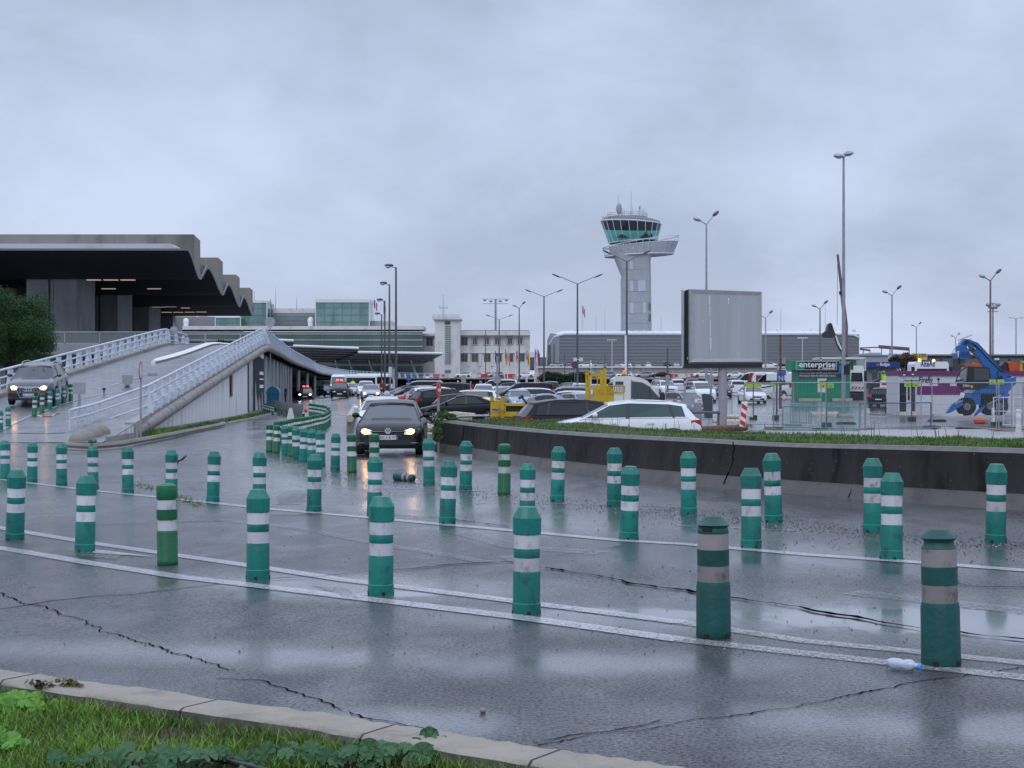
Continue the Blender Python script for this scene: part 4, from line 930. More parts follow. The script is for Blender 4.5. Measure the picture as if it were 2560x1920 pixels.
for (x0,y0,x1,y1,xb0,xb1,yb) in ((733,866,897,872,765,900,905),(895,882,1107,885,830,1060,908),(640,849,734,853,700,735,862)):
    d1=408; d2=428
    a=P(x0,d1,py=y0); b=P(x1,d1,py=y1); c=P(xb1,d2,py=yb); e=P(xb0,d2,py=yb); up=Vector((0,0,.5))
    m.q(a,b,c,e,m=0); m.q(a+up*.3,e+up*.3,c+up*.3,b+up*.3,m=0); m.cyl(a+up*.4,b+up*.4,.30,n=6,m=1)
    for i in range(22): t=i/21; m.cyl(a.lerp(b,t)-Vector((0,0,.1)),e.lerp(c,t)-Vector((0,0,.1)),.07,n=4,m=2)
    for i in range(7): t=i/6; m.cyl(a.lerp(e,t)-Vector((0,0,.12)),b.lerp(c,t)-Vector((0,0,.12)),.10,n=4,m=2)
m.build('canopy',[pm('canopy_dark',(.22,.235,.24),.5,var=.5,scale=.4),'white_paint','galv'],term)
m=MB()
for x in (765,800,850,885,935,990,1040): m.cyl(P(x,420,py=940),P(x-12,420,py=900),.35,n=6)
m.build('canopy_prop','galv',term)
m=MB(); wall_px(m,740,905,1057,915,428,1); m.build('entrance_band','facade_white',term)
# arrivals front under the deck
af=thing('arrivals_front','dark arrivals frontage with green-tinted doors under the elevated roadway','building front')
m=MB(); fp=[(-27,112),(-33,165),(-39,210),(-45,262),(-46,320),(-40,400),(90,401)]
for (a,b),(c,e_) in zip(fp,fp[1:]): m.q((a,b,-.3),(c,e_,-.3),(c,e_,3.6),(a,b,4.0))
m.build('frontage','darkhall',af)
m=MB()
for a,b in ((748,772),(784,806),(808,826)):
    for y0,y1 in ((962,964),(951,953)): wall_px(m,a,y0,b,y1,258,.2)
    wall_px(m,a,953,b,961,258.3,.1,1); wall_px(m,a,965,b,992,258.3,.1,2)
m.build('doors',['galv','glass_green_light',pm('door_glass',(.03,.05,.05),.2,var=.3)],af)
# ---------- white office building ----------
ob=thing('office_building','white three-storey office building with a square stair tower','building')
d=436
m=MB(); wall_px(m,1150,829,1325,940,d,16); wall_px(m,1056,838,1090,940,d,16); m.build('wall','facade_white',ob)
m=MB(); wall_px(m,1150,827,1326,838,d-1.6,20); wall_px(m,1056,834,1088,840,d-1.2,18); wall_px(m,1150,881,1320,883,d-.4,.4); m.build('cornice','facade_white',ob)
m=MB(); wall_px(m,1150,825.5,1322,827.5,d-.6,16); m.build('roof','rim_grey',ob)
m=MB(); wall_px(m,1087,798,1150,940,d-5,10); wall_px(m,1081,794,1153,798.5,d-6,12); m.build('stair_tower','facade_white',ob)
m=MB()
for i in range(3): 
    yy=787+i*3; m.cyl(P(1082,d-6,py=yy),P(1148,d-6,py=yy),.06,n=4)
for x in (1082,1098,1115,1132,1148): m.cyl(P(x,d-6,py=795),P(x,d-6,py=787),.06,n=4)
m.build('roof_rail','galv',ob)
m=MB(); wall_px(m,1112.5,803,1126,811,d-5.15,.1); m.build('window','glass_dark',ob)
m=MB(); wall_px(m,1111.5,812.5,1127.5,912,d-5.1,.08,1)
for r in range(18):
    for c_ in range(3): x=1113+c_*4.9; y=814.2+r*5.4; wall_px(m,x,y,x+3.5,y+3.9,d-5.2,.08,0)
m.build('glass_block_window',[pm('block_glass',(.15,.17,.19),.3),'facade_white'],ob)
m=MB(); wall_px(m,1112,925,1127,940,d-5.1,.1); m.build('door','rim_grey',ob)
m=MB(); m.cyl(P(1108,d,py=794),P(1108,d,py=737),.14,.05,5); 
for yy in (768,771): m.cyl(P(1099,d,py=yy),P(1118,d,py=yy),.07,n=4)
for x in (1099,1118): m.cyl(P(x,d,py=764),P(x,d,py=772),.07,n=4)
m.build('antenna','pole_grey',ob)
def window(x,y,kind):
    m=MB(); wall_px(m,x-8.5,y-10.5,x+8.5,y+10.5,d-.12,.15); m.build('window_surround','concrete_grey' if kind!='w' else 'concrete_grey',ob)
    f=MB(); wall_px(f,x-7,y-9,x+7,y+9,d-.22,.12); w=f.build('window_frame' if kind!='s' else 'shutter','facade_white' if kind=='w' else pm('shutter',(.085,.07,.065),.6,var=.3,scale=3) if 'shutter' not in M else ('facade_white' if kind=='w' else 'shutter'),ob)
    if kind!='s':
        g=MB(); wall_px(g,x-5.3,y-7.6,x-.6,y+7.6,d-.28,.08); wall_px(g,x+.6,y-7.6,x+5.3,y+7.6,d-.28,.08); g.build('pane','glass_dark',w)
    else:
        g=MB(); wall_px(g,x-.5,y-8.5,x+.5,y+8.5,d-.28,.08); g.build('slat_joint','concrete_grey',w)
for x,y,k in ((1074,854,'s'),(1161,853,'s'),(1187,853,'w'),(1217,853,'w'),(1243,853,'w'),(1275,852,'w'),(1300,852,'w'),(1161,894,'s'),(1187,894,'s'),(1218,894,'s'),(1246,894,'s'),(1275,894,'s'),(1303,893,'s'),(1074,893,'s')): window(x,y,k)
m=MB()
for x in (1172,1200,1230,1260,1290,1316): wall_px(m,x-2.5,884,x+2.5,915,d-.35,.4)
m.build('pilaster','facade_white',ob)
m=MB(); wall_px(m,1325,893,1366,925,d+6,10,0); m.build('annex','rim_grey',ob)
m=MB(); wall_px(m,1326,880,1348,893,430,1); tag(m.build('notice_board','facade_white'),'white notice board by the end of the office building','sign')
# ---------- grey ribbed hangar ----------
hg=thing('cargo_hangar','long grey hangar with horizontal louvred walls and a pale rounded roof','hangar')
d=452; pm('louvre_light',(.25,.27,.29),.45,var=.1); pm('louvre_dark',(.10,.108,.12),.6,var=.1); pm('roof_metal',(.56,.59,.63),.35,var=.2,scale=.35,stain=(.70,.72,.75))
m=MB(); x1=2148
m.box(X(1395,d),X(x1,d),d,d+30,-2,Z(836,d),m=1)
for i in range(23):
    y=838+i*3.6; wall_px(m,1395-(i*.1),y,x1,y+2.3,d-.35,.34,0)
m.build('louvred_wall',['louvre_light','louvre_dark'],hg)
m=MB(); prof=[(0,Z(837,d)),(0,Z(833,d)),(1.2,Z(828,d)),(4,Z(826,d)),(14,Z(825.5,d)),(30,Z(834,d))]
rings=[]
for i,a in enumerate((1367,1368,1373,1385,1410,1500,1700,1900,2100,2135,2150)):
    dz=(-18,-8,-3,-.8,0,0,0,0,0,-.3,-1.3)[i]
    rings.append([Vector((X(a,d),d-.6+y,z+dz*(1 if z>-5 else 0))) for y,z in prof])
rings[0]=[Vector((v.x,v.y,-2)) for v in rings[1]]
m.loft(rings,False); m.build('roof','roof_metal',hg,60)
m=MB()
for i in range(34):
    a=1412+i*22+random.uniform(-4,4); m.box(X(a,d),X(a+random.uniform(3,9),d),d+2,d+2.6,Z(829,d),Z(random.uniform(822.5,826),d))
m.build('roof_seam','roof_metal',hg)
m=MB(); m.add([(X(1366,d),d-.4,-2),(X(1394,d),d-.4,-2),(X(1399,d),d-.4,Z(837,d)),(X(1376,d),d-.4,Z(833,d)),(X(1368,d),d-.4,Z(850,d))],[(0,1,2,3,4)]); 
wall_px(m,1370,863,1377,912,d-.6,.15,1); wall_px(m,1384,860,1386.5,912,d-.6,.15,1); m.build('end_panel',['louvre_light','louvre_dark'],hg)
m=MB(); wall_px(m,1561.5,838,1564,915,d-.8,.3,0); wall_px(m,1564.3,838,1567,915,d-.8,.3,1); m.build('downpipe',['white_paint','pole_red'],hg)
for a,b in ((1490,786),(1512,775),(1653,787),(1709,800),(1952,768),(2063,750)): m=MB(); m.cyl(P(a,d+5,py=826),P(a,d+5,py=b),.09,.04,4); m.build('antenna','pole_grey',hg)
# ---------- control tower ----------
ct=thing('control_tower','tall pale control tower with an offset gallery and green glazed cab','control tower')
d=480; s=F/d; pm('tower_clad',(.30,.32,.335),.5,var=.08,scale=.3); pm('tower_pale',(.40,.44,.50),.35,var=.1); pm('cab_glass',(.03,.20,.18),.08,var=0,spec=.8); pm('gallery_metal',(.33,.35,.37),.45,metal=.2,var=.15,scale=1)
pm('cab_light',(.13,.46,.42),.3,var=.25,scale=.25)
cx=X(1592.5,d); 
def tz(y): return Z(470+y/4.608,d)
def tx(x): return X(1480+x/4.608,d)
m=MB(); sh=(tx(688)-tx(350))/2; mx_=(tx(688)+tx(350))/2
def rr(x0,x1,dep,z,rc=1.6,n=5):
    w=(x1-x0)/2; c=(x0+x1)/2; o=[]
    for qx,qy,a0 in ((1,-1,-90),(1,1,0),(-1,1,90),(-1,-1,180)):
        for i in range(n): a=R(a0+90*i/(n-1)); o.append(Vector((c+qx*(w-rc)+rc*math.cos(a),d+dep+qy*(dep-rc)+rc*math.sin(a),z)))
    return o
m.loft([rr(tx(355-6),tx(693),4.6,-1),rr(tx(352),tx(692),4.6,tz(1600)),rr(tx(352),tx(690),4.5,tz(1500)),rr(tx(348),tx(686),4.5,tz(1050)),rr(tx(355),tx(684),4.5,tz(1000)),rr(tx(285),tx(681),4.8,tz(820)),rr(tx(270),tx(695),5.2,tz(765)),rr(tx(262),tx(710),5.4,tz(735))],True,True)
m.build('shaft','tower_clad',ct,50)
m=MB()
for x0,y0,x1,y1 in ((430,845,473,938),(435,1065,478,1188),(528,1060,618,1188),(438,1318,480,1442),(585,1315,620,1440)): m.box(tx(x0),tx(x1),d-.12,d-.02,tz(y1),tz(y0),m=0)
for x0,y0,x1,y1 in ((656,1330,676,1408),(656,1455,678,1532)): m.box(tx(x0),tx(x1),d-.1,d+.2,tz(y1),tz(y0),m=1)
m.build('window_panel',['tower_pale','louvre_dark'],ct)
m=MB()
for y in (935,1060,1190,1316,1442,1560): m.box(tx(352),tx(684),d-.06,d-.01,tz(y)-.025,tz(y)+.025)
m.build('cladding_joint','concrete_grey',ct)
def ell(cx,cy,rx,ry,z,n=36,tilt=0): return [Vector((cx+rx*math.cos(2*math.pi*i/n),cy+ry*math.sin(2*math.pi*i/n),z+tilt*math.cos(2*math.pi*i/n))) for i in range(n)]
gx=(tx(160)+tx(965))/2; ga=(tx(965)-tx(160))/2; gx2=(tx(135)+tx(1028))/2; gb=(tx(1028)-tx(135))/2
zt_,zb_=tz(560),tz(752)
# gallery floor disc, sloping up to the right
m=MB(); lo=ell(gx,d+7,ga,ga*.72,tz(755),tilt=.5); lo2=ell(gx,d+7,ga,ga*.72,tz(735),tilt=.5); m.loft([ell(gx,d+7,ga*.6,ga*.5,tz(748),tilt=.3),lo,lo2],True,True); m.build('gallery_floor','gallery_metal',ct,40)
m=MB(); up1=ell(gx2,d+7,gb*.985,gb*.72,tz(632),tilt=1.1); m.loft([lo2,up1],True); n=len(up1)
m.f=[f for i,f in enumerate(m.f) if not (14<=i%n<=20)]; m.m=m.m[:len(m.f)]
m.build('gallery_screen',pm('gallery_screen',(.36,.38,.40),.6,var=.25,scale=1.5),ct)
m=MB(); up2=ell(gx2,d+7,gb,gb*.73,tz(596),tilt=2.0)
m.tube(up2+[up2[0]],.12,5); m.tube(up1+[up1[0]],.10,5); m.tube(lo+[lo[0]],.18,5)
for i in range(36): m.cyl(lo[i],up1[i],.06,n=4); m.cyl(up1[i],up2[i],.09,n=4)
m.build('gallery_rail','rail_white',ct)
# cab
ccx=tx(470); top_r=(tx(825)-tx(118))/2; bot_r=(tx(775)-tx(215))/2; ctx=(tx(825)+tx(118))/2; cbx=(tx(790)+tx(205))/2; nn=22
T0=ell(ctx,d+8,top_r,top_r*.85,tz(368),nn,-.5); B0=ell(cbx,d+8,bot_r*1.02,bot_r*.85,tz(590),nn,.6); mid=[a.lerp(b,.38) for a,b in zip(T0,B0)]; mid=[v+Vector((0,0,1.0*math.sin(2*math.pi*i/nn))) for i,v in enumerate(mid)]
m=MB(); m.loft([B0,mid],True); m.build('cab_glazing','cab_light',ct)
m=MB(); m.loft([mid,T0],True); m.build('cab_blind','glass_dark',ct)
m=MB()
for a,c,b in zip(T0,mid,B0): m.cyl(a,c,.12,n=4); m.cyl(c,b,.12,n=4)
m.tube(T0+[T0[0]],.22,5); m.tube(B0+[B0[0]],.2,5); m.build('cab_frame','rail_white',ct)
m=MB()
for i,x in enumerate(range(290,700,26)):
    h=random.uniform(15,60) ; i_=int(x); m.box(tx(x),tx(x+22),d+8-bot_r*.86,d+8-bot_r*.84,tz(568),tz(568-h))
m.box(tx(520),tx(534),d+8-bot_r*.88,d+8-bot_r*.86,tz(560),tz(440)); m.box(tx(610),tx(632),d+8-bot_r*.88,d+8-bot_r*.86,tz(560),tz(440))
m.build('cab_desks','black',ct)
m=MB(); m.loft([ell(ctx,d+8,top_r*1.0,top_r*.85,tz(362),nn,-.4),ell(ctx,d+8,top_r*.96,top_r*.82,tz(340),nn,-.4),ell(ctx-.3,d+8,top_r*.72,top_r*.62,tz(322),nn)],True,True); m.build('cab_roof','rim_grey',ct,40)
m=MB(); pr_=top_r*.66; pc=tx(430); m.loft([ell(pc,d+8,pr_,pr_*.8,tz(318),24),ell(pc,d+8,pr_,pr_*.8,tz(300),24)],True,True)
e1=ell(pc,d+8,pr_,pr_*.8,tz(260),24); e2=ell(pc,d+8,pr_,pr_*.8,tz(280),24); m.tube(e1+[e1[0]],.06,4); m.tube(e2+[e2[0]],.05,4)
for i in range(0,24,2): m.cyl(e1[i],e1[i]-Vector((0,0,tz(260)-tz(300))),.06,n=4)
m.box(tx(130),tx(240),d+6,d+7,tz(312),tz(306)); m.build('roof_platform','galv',ct)
m=MB()
for x,y0,y1,r in ((322,300,30,.09),(474,300,-5,.10),(358,300,178,.14),(374,300,200,.12),(393,300,210,.08),(463,300,232,.12),(492,300,180,.08),(574,300,170,.10),(602,300,225,.12),(624,300,195,.08)): m.cyl(Vector((tx(x),d+8,tz(y0))),Vector((tx(x),d+8,tz(y1))),r,r*.5,5)
m.ball((tx(330),d+7.6,tz(205)),(.9,.5,1.9),8,6); m.cyl((tx(574),d+8,tz(212)),(tx(574),d+8,tz(172)),.25,n=6); m.cyl((tx(540),d+8,tz(232)),(tx(630),d+8,tz(228)),.07,n=4)
m.build('antenna','pole_grey',ct)
# ---------- raised parking deck at the far right ----------
pk=thing('parking_deck','low pale parking deck wall in front of the grey hangar','parking deck')
m=MB(); m.box(X(1340,425),X(2010,425),425,450,Z(950,425),Z(919,425)); m.build('deck_wall','concrete',pk)
m=MB(); m.box(X(1340,424),X(2010,424),424.4,424.8,Z(919.5,424.5),Z(916,424.5)); m.build('parapet','facade_white',pk)
# ---------- vehicles ----------
CK={
'hatch':dict(W=1.80,H=1.46,xf=2.13,xb=-2.13,r=.32,wb=(1.30,-1.33),hood=[(0,.50),(-.05,.66),(-.20,.77),(-.55,.86),(-1.02,.955)],ws=.42,roof=[(.42,1.37),(0,1.43),(-.5,1.455),(-1.1,1.43),(-1.72,1.34)],rg=-1.98,tail=[(-1.9,1.0),(-2.08,.92),(-2.13,.62)]),
'sedan':dict(W=1.82,H=1.44,xf=2.38,xb=-2.38,r=.33,wb=(1.45,-1.38),hood=[(0,.48),(-.06,.62),(-.25,.74),(-.7,.84),(-1.25,.93)],ws=.35,roof=[(.35,1.36),(-.1,1.42),(-.5,1.42),(-1.0,1.34)],rg=-1.7,tail=[(-1.75,1.03),(-2.3,.98),(-2.38,.65)]),
'suv':dict(W=1.88,H=1.66,xf=2.3,xb=-2.3,r=.37,wb=(1.40,-1.40),hood=[(0,.60),(-.05,.80),(-.22,.93),(-.6,1.01),(-1.08,1.10)],ws=.55,roof=[(.55,1.56),(0,1.64),(-.6,1.65),(-1.3,1.61),(-1.9,1.52)],rg=-2.14,tail=[(-2.05,1.13),(-2.24,1.05),(-2.3,.7)]),
'estate':dict(W=1.83,H=1.48,xf=2.38,xb=-2.38,r=.33,wb=(1.42,-1.40),hood=[(0,.50),(-.05,.66),(-.22,.77),(-.6,.86),(-1.12,.95)],ws=.5,roof=[(.5,1.38),(0,1.45),(-.7,1.48),(-1.5,1.45),(-2.0,1.38)],rg=-2.24,tail=[(-2.15,1.02),(-2.34,.95),(-2.38,.65)]),
'minivan':dict(W=1.87,H=1.82,xf=2.25,xb=-2.25,r=.33,wb=(1.40,-1.40),hood=[(0,.60),(-.05,.78),(-.18,.93),(-.45,1.05),(-.75,1.15)],ws=.70,roof=[(.70,1.70),(.2,1.80),(-.6,1.82),(-1.5,1.80),(-2.05,1.74)],rg=-2.18,tail=[(-2.13,1.10),(-2.22,1.0),(-2.25,.7)]),
'van':dict(W=2.0,H=2.5,xf=2.75,xb=-2.75,r=.36,wb=(1.85,-1.75),hood=[(0,.65),(-.05,.88),(-.15,1.05),(-.4,1.22),(-.72,1.38)],ws=1.15,roof=[(1.15,2.28),(.7,2.44),(-.6,2.5),(-2.0,2.5),(-2.6,2.46)],rg=-2.71,tail=[(-2.70,1.3),(-2.74,1.1),(-2.75,.8)]),
}
def car(kind,paint,label,group=None,lights=None,rails=False,glass='glass_car',panel=False,plate=True,fine=False,name='parked_car',cat='car',wind='glass_wind'):
    k=CK[kind]; W_=k['W']/2; xf=k['xf']; xb=k['xb']; t=thing(name,label,cat,group=group); paint='car_'+paint; zs=.24 if kind not in('suv','van') else .30
    st=[(xf+dx,z) for dx,z in k['hood']]; cow=st[-1]; tl=k['tail']
    belt0=cow[1]; beltR=tl[0][1]
    for i in range(1,8): f=i/8; x=cow[0]+(k['rg']+.02-cow[0])*f; st.append((x,belt0+(beltR-belt0)*f))
    st+= [(max(xb,x),z) for x,z in tl]; st=sorted(set(st),key=lambda a:-a[0]); st.append((xb,tl[-1][1]))
    def plan(x):
        f=max(0,(x-(xf-.75))/.75); r=max(0,((xb+.6)-x)/.6); return 1-.20*f**2.4-.10*r**2.4
    # extra stations at wheel arches
    ra=k['r']+.055; xsn=[]
    for xw in k['wb']: xsn+= [xw-ra,xw-ra*.8,xw-ra*.4,xw,xw+ra*.4,xw+ra*.8,xw+ra]
    def topz(x):
        for (a,za),(b,zb_) in zip(st,st[1:]):
            if b<=x<=a and a>b: return zb_+(za-zb_)*(x-b)/(a-b)
        return st[0][1]
    for x in xsn: st.append((x,topz(x)))
    st=sorted(set(st),key=lambda a:-a[0])
    def arch(x):
        z=zs
        for xw in k['wb']:
            if abs(x-xw)<ra: z=max(z,k['r']+math.sqrt(ra*ra-(x-xw)**2))
        return z
    rings=[]
    for x,zt in st:
        w=W_*plan(x); za=arch(x); zb_=za if (x<xf-.3 and x>xb+.2) else zs+.04
        sh=[(0,zt+.035),(.5,zt+.025),(.82,zt),(.925,zt-.045),(.975,max(zt-.16,za+.03)),(1,max(zt*.68,za+.02)),(.995,max(zt*.42,za+.01)),(.96,zb_),(.5,zs)]
        half=[Vector((x,w*a,z)) for a,z in sh]; rings.append(half+[Vector((v.x,-v.y,v.z)) for v in half[::-1] if v.y>0])
    m=MB(); m.loft(rings,True,True)
    # greenhouse
    roof=k['roof']; x0b=cow[0]+.10; x1b=k['rg']; x0t=k['ws']; x1t=roof[-1][0]; wt=.70 if kind not in('van','minivan') else .82; wb_=.90
    def rz_(x):
        for (a,za),(b,zb2) in zip(roof,roof[1:]):
            if b<=x<=a: return zb2+(za-zb2)*(x-b)/(a-b)
        return roof[0][1] if x>roof[0][0] else roof[-1][1]
    def bz(x): return topz(x)-.015
    xB=x0t-.50 if kind!='van' else x0t-.55
    pairs=[(x0b,x0t),(x0b-.13,x0t-.05),(xB+.03,xB),(xB-.06,xB-.09),(x1b+.66,x1t+.50),(x1b+.60,x1t+.44),(x1b+.30,x1t+.13),(x1b,x1t)]
    if kind=='van': pairs=[(x0b,x0t),(x0b-.13,x0t-.05),(xB+.03,xB),(xB-.06,xB-.06),(-1,-1),(-1.2,-1.2),(-2.4,-2.4),(x1b,x1t)]
    ts=pairs
    def sp(t,s):
        xb_,xt=t; return Vector((xb_,s*W_*wb_*plan(xb_),bz(xb_))),Vector((xt,s*W_*wt,rz_(xt)-.075)),Vector((xt,s*W_*wt*.90,rz_(xt)-.012))
    trim=MB()
    def body_q(*p): m.q(*p)
    def vw(a,b,f): return a.lerp(b,f)
    glassparts=[]
    for s in(1,-1):
        for i in range(len(ts)-1):
            a,b,c=sp(ts[i],s); a2,b2,c2=sp(ts[i+1],s); o=(lambda *p:p) if s>0 else (lambda *p:p[::-1])
            m.q(*o(b,b2,c2,c))
            win=(i in(1,3) or (i==5 and kind in('hatch','suv','estate','minivan'))) if kind!='van' else i==1
            if panel and i>=3: win=False
            if win:
                f=.06; m.q(*o(a,a2,vw(a2,b2,f),vw(a,b,f)))
                e=Vector((0,-s*.012,0)); glassparts.append((s,i,o(vw(a,b,f)+e,vw(a2,b2,f)+e,b2+e,b+e)))
            elif i in(2,4) and kind!='van': trim.q(*o(a,a2,b2,b))
            else: m.q(*o(a,a2,b2,b))
    if trim.f: trim.build('pillar_trim','plastic_black',t)
    # roof skin
    rr=[]
    for x,z in roof:
        rr.append([Vector((x,W_*wt*.90*f,z-.012+.03*(1-f*f))) for f in(-1,-.6,0,.6,1)])
    m.loft(rr,False); 
    # windscreen / rear screen frames
    for (xa,xt,front) in ((x0b,x0t,1),(x1b,x1t,-1)):
        za=bz(xa); zt=rz_(xt)
        A=[Vector((xa+front*.07*(1-f*f),W_*wb_*plan(xa)*f,za)) for f in(-1,-.5,0,.5,1)]; B=[Vector((xt+front*.03*(1-f*f),W_*wt*f*(1 if abs(f)==1 else .95),zt-.075+ (0 if abs(f)==1 else .035))) for f in(-1,-.5,0,.5,1)]
        C=[Vector((xt,W_*wt*.90*f,zt-.012+.03*(1-f*f))) for f in(-1,-.6,0,.6,1)]
        m.loft([B,C] if front>0 else [C,B],False)
        e=Vector((front*-.008,0,-.004)); g=MB(); ins=lambda L:[L[0].lerp(L[1],.10)]+L[1:4]+[L[4].lerp(L[3],.10)]
        A2,B2=ins(A),ins(B)
        if front<0: A2=[a.lerp(b,.12 if kind!='van' else .08) for a,b in zip(A2,B2)]
        if front<0 and panel: m.loft([A,B],False); continue
        g.loft([[v+e for v in B2],[v+e for v in A2]] if front>0 else [[v+e for v in A2],[v+e for v in B2]],False)
        g.build('windscreen' if front>0 else 'rear_window',wind if front>0 else glass,t,60)
        m.q(A[0],A2[0],B2[0],B[0]); m.q(A2[4],A[4],B[4],B2[4])
        if front<0: m.loft([A,ins(A)[0:1]+A2[1:4]+[A2[4]]],False)
        if front>0: m.q(A[0]+Vector((0,0,-.01)),A[2]+Vector((0,0,-.01)),A[4]+Vector((0,0,-.01)))
    m.build('body',paint,t,32)
    if fine:
        for s,i,q in glassparts: g=MB(); g.q(*q); g.build('side_window',glass,t)
    else:
        for sd in(1,-1):
            g=MB(); [g.q(*q) for s,i,q in glassparts if s==sd]
            if g.f: g.build('side_window',glass,t)
    # underbody dark
    m=MB(); m.box(xb+.25,xf-.3,-W_*.86,W_*.86,zs-.06,zs+.25)
    for xw in k['wb']: m.box(xw-ra,xw+ra,-W_*.9,W_*.9,zs,k['r']+ra*.95)
    m.build('underbody','black',t)
    # wheels
    for xw in k['wb']:
        for s in(1,-1):
            T=Matrix.Translation((xw,s*(W_-.115),k['r']))@Matrix.Rotation(R(-90*s),4,'X'); r=k['r']
            w=MB(); w.lathe([(r*.6,-.10),(r*.95,-.10),(r,-.07),(r,.07),(r*.95,.10),(r*.66,.105)],18,T=T); tw=w.build('wheel','rubber',t,40)
            w=MB(); w.lathe([(r*.66,.085),(r*.64,.107),(r*.56,.09),(.03,.085)],18,T=T,m=0)
            for q in range(5):
                a=q*1.2566; w.prism([T@Vector((math.cos(a+o)*rad,math.sin(a+o)*rad,.103)) for rad,o in((.05,-.5),(r*.6,-.13),(r*.6,.13),(.05,.5))],(T.to_3x3()@Vector((0,0,.012))),m=1)
            w.build('rim',['plastic_black','alloy'],tw,40)
    # front
    zf=k['hood'][1][1]; hz=k['hood'][0][1]
    m=MB(); m.box(xf-.2,xf+.012,-.36,.36,zf-.17,zf-.06); m.box(xf-.2,xf+.022,-.60,.60,zs+.05,zs+.20); m.build('grille','plastic_black',t)
    for s in(1,-1):
        m=MB(); y0,y1=.47*s,.80*s; dz=.06 if kind!='suv' else .08
        pw=plan(xf-.12); ya,yb=.42*s,W_*.90*s*plan(xf)
        m.add([(xf-.12,ya,zf-.02-dz),(xf-.12,yb,zf-dz),(xf-.30,W_*.93*s,zf+.04),(xf-.30,ya+.05*s,zf+.06),(xf+.018,ya,zf-.04-dz),(xf+.008,yb*.97,zf-.03-dz),(xf-.10,yb*1.06,zf+.035),(xf-.035,ya+.02*s,zf+.02)],[(0,1,2,3),(4,5,6,7),(0,1,5,4),(1,2,6,5),(2,3,7,6),(3,0,4,7)])
        m.build('headlight','headlamp',t)
        if lights:
            m=MB(); yy=.60*s; rr_=.075 if lights!='soft' else .06; m.ball((xf+.0,yy,zf-.015),(.05,rr_*1.35,rr_*.85),10,6); m.build('lamp_bulb','headlamp_lit' if lights!='white' else 'headlamp_white',t,60)
    # rear
    zr_=k['tail'][0][1]
    for s in(1,-1):
        m=MB(); h0,h1=(zr_-.28,zr_-.07) if kind not in('suv','van') else (zr_-.32,zr_-.04)
        if kind in('van','minivan'): h0,h1=zr_-.35,zr_+.25
        m.add([(xb-.012,s*W_*.58,h0),(xb+.02,s*W_*.885,h0),(xb+.30,s*W_*.965,h0+.05),(xb+.05,s*W_*.55,h0),(xb+.02,s*W_*.56,h1),(xb+.05,s*W_*.90,h1),(xb+.32,s*W_*.955,h1-.03),(xb+.15,s*W_*.55,h1)],[(0,1,5,4),(1,2,6,5),(2,3,7,6),(3,0,4,7),(4,5,6,7),(0,3,2,1)])
        m.build('taillight','taillight',t)
    m=MB(); m.box(xb-.018,xb+.05,-.26,.26,.52 if kind!='van' else .75,.63 if kind!='van' else .86); 
    if plate: m.build('number_plate','plate_white',t)
    m=MB(); m.box(xf-.05,xf+.03,-.26,.26,hz-.14,hz-.03)
    if plate and not fine: m.build('number_plate','plate_white',t)
    # mirrors
    for s in(1,-1):
        m=MB(); xm=x0b-.42; zz=bz(xm)+.10; m.ball((xm,s*(W_*.97+.08),zz),(.075,.11,.075),10,6); m.cyl((xm,s*W_*.86,zz-.08),(xm,s*(W_*.97),zz-.02),.025,n=5); m.build('mirror',paint if kind!='van' else 'plastic_black',t,60)
    if rails:
        m=MB()
        for s in(1,-1): m.tube([(x,s*W_*wt*.93,rz_(x)+.045) for x in(x0t-.25,x0t-.6,-.5,-1.2,x1t+.2)],.02,5)
        m.build('roof_rail','alloy',t)
    if fine:
        m=MB()
        for s in(1,-1):
            for x in(.28,-.72): m.box(x-.10,x+.10,s*(W_+.0),s*(W_+.02),topz(x)-.17,topz(x)-.14)
        m.build('door_handle',paint,t)
        m=MB()
        for s in(1,-1):
            for x in(.95,-.12,-1.12): m.box(x-.006,x+.006,s*(W_-.012),s*(W_+.003),.35,topz(x)-.16)
        m.build('door_gap','black',t)
    return t
def put(t,px_,d,hd,z=None):
    p=P(px_,d); t.location=(p.x,p.y,p.z if z is None else z); t.rotation_euler=(0,0,R(hd)); return t
lot='cars parked in the car park'
# black hatchback coming towards the camera
t=put(car('hatch','gbrown','black hatchback with lit headlights driving towards the camera past the wall end',lights='warm',fine=True,name='hatchback'),982,42.4,-89.0)
m=MB(); m.box(2.10,2.145,-.74,.74,.635,.65); 
for s in(1,-1): m.box(2.06,2.145,s*.40,s*.78,.34,.352)
m.box(2.08,2.147,-.72,.72,.335,.35); m.build('chrome_strip','chrome',t)
m=MB(); 
for i in range(4): m.box(2.02,2.139,-.55,.55,.37+i*.028,.383+i*.028)
m.build('lower_grille','plastic_black',t)
TF=Matrix.Translation((2.152,0,.655))@Matrix.Rotation(R(90),4,'Z')@Matrix.Rotation(R(90),4,'X')
m=MB(); m.lathe([(.066,0),(.078,0),(.078,.012),(.066,.012),(.066,0)],24,T=TF,cap=False,m=0); 
for a,b in (((-.034,.052),(-.004,.008)),((.034,.052),(.004,.008)),((-.060,.022),(-.026,-.058)),((-.026,-.058),(0,-.006)),((0,-.006),(.026,-.058)),((.026,-.058),(.060,.022))): m.cyl(TF@Vector((a[0],a[1],.008)),TF@Vector((b[0],b[1],.008)),.008,n=5,m=0)
m.lathe([(.066,.002),(.002,.003)],20,T=TF,m=1); m.build('emblem',['white_paint','plastic_black'],t)
pl_=MB(); pl_.box(2.13,2.156,-.26,.26,.43,.54); po=pl_.build('number_plate','plate_white',t)
m=MB(); m.box(2.15,2.158,-.262,-.215,.428,.542); m.box(2.15,2.158,.215,.262,.428,.542); m.build('blue_end','plate_blue',po)
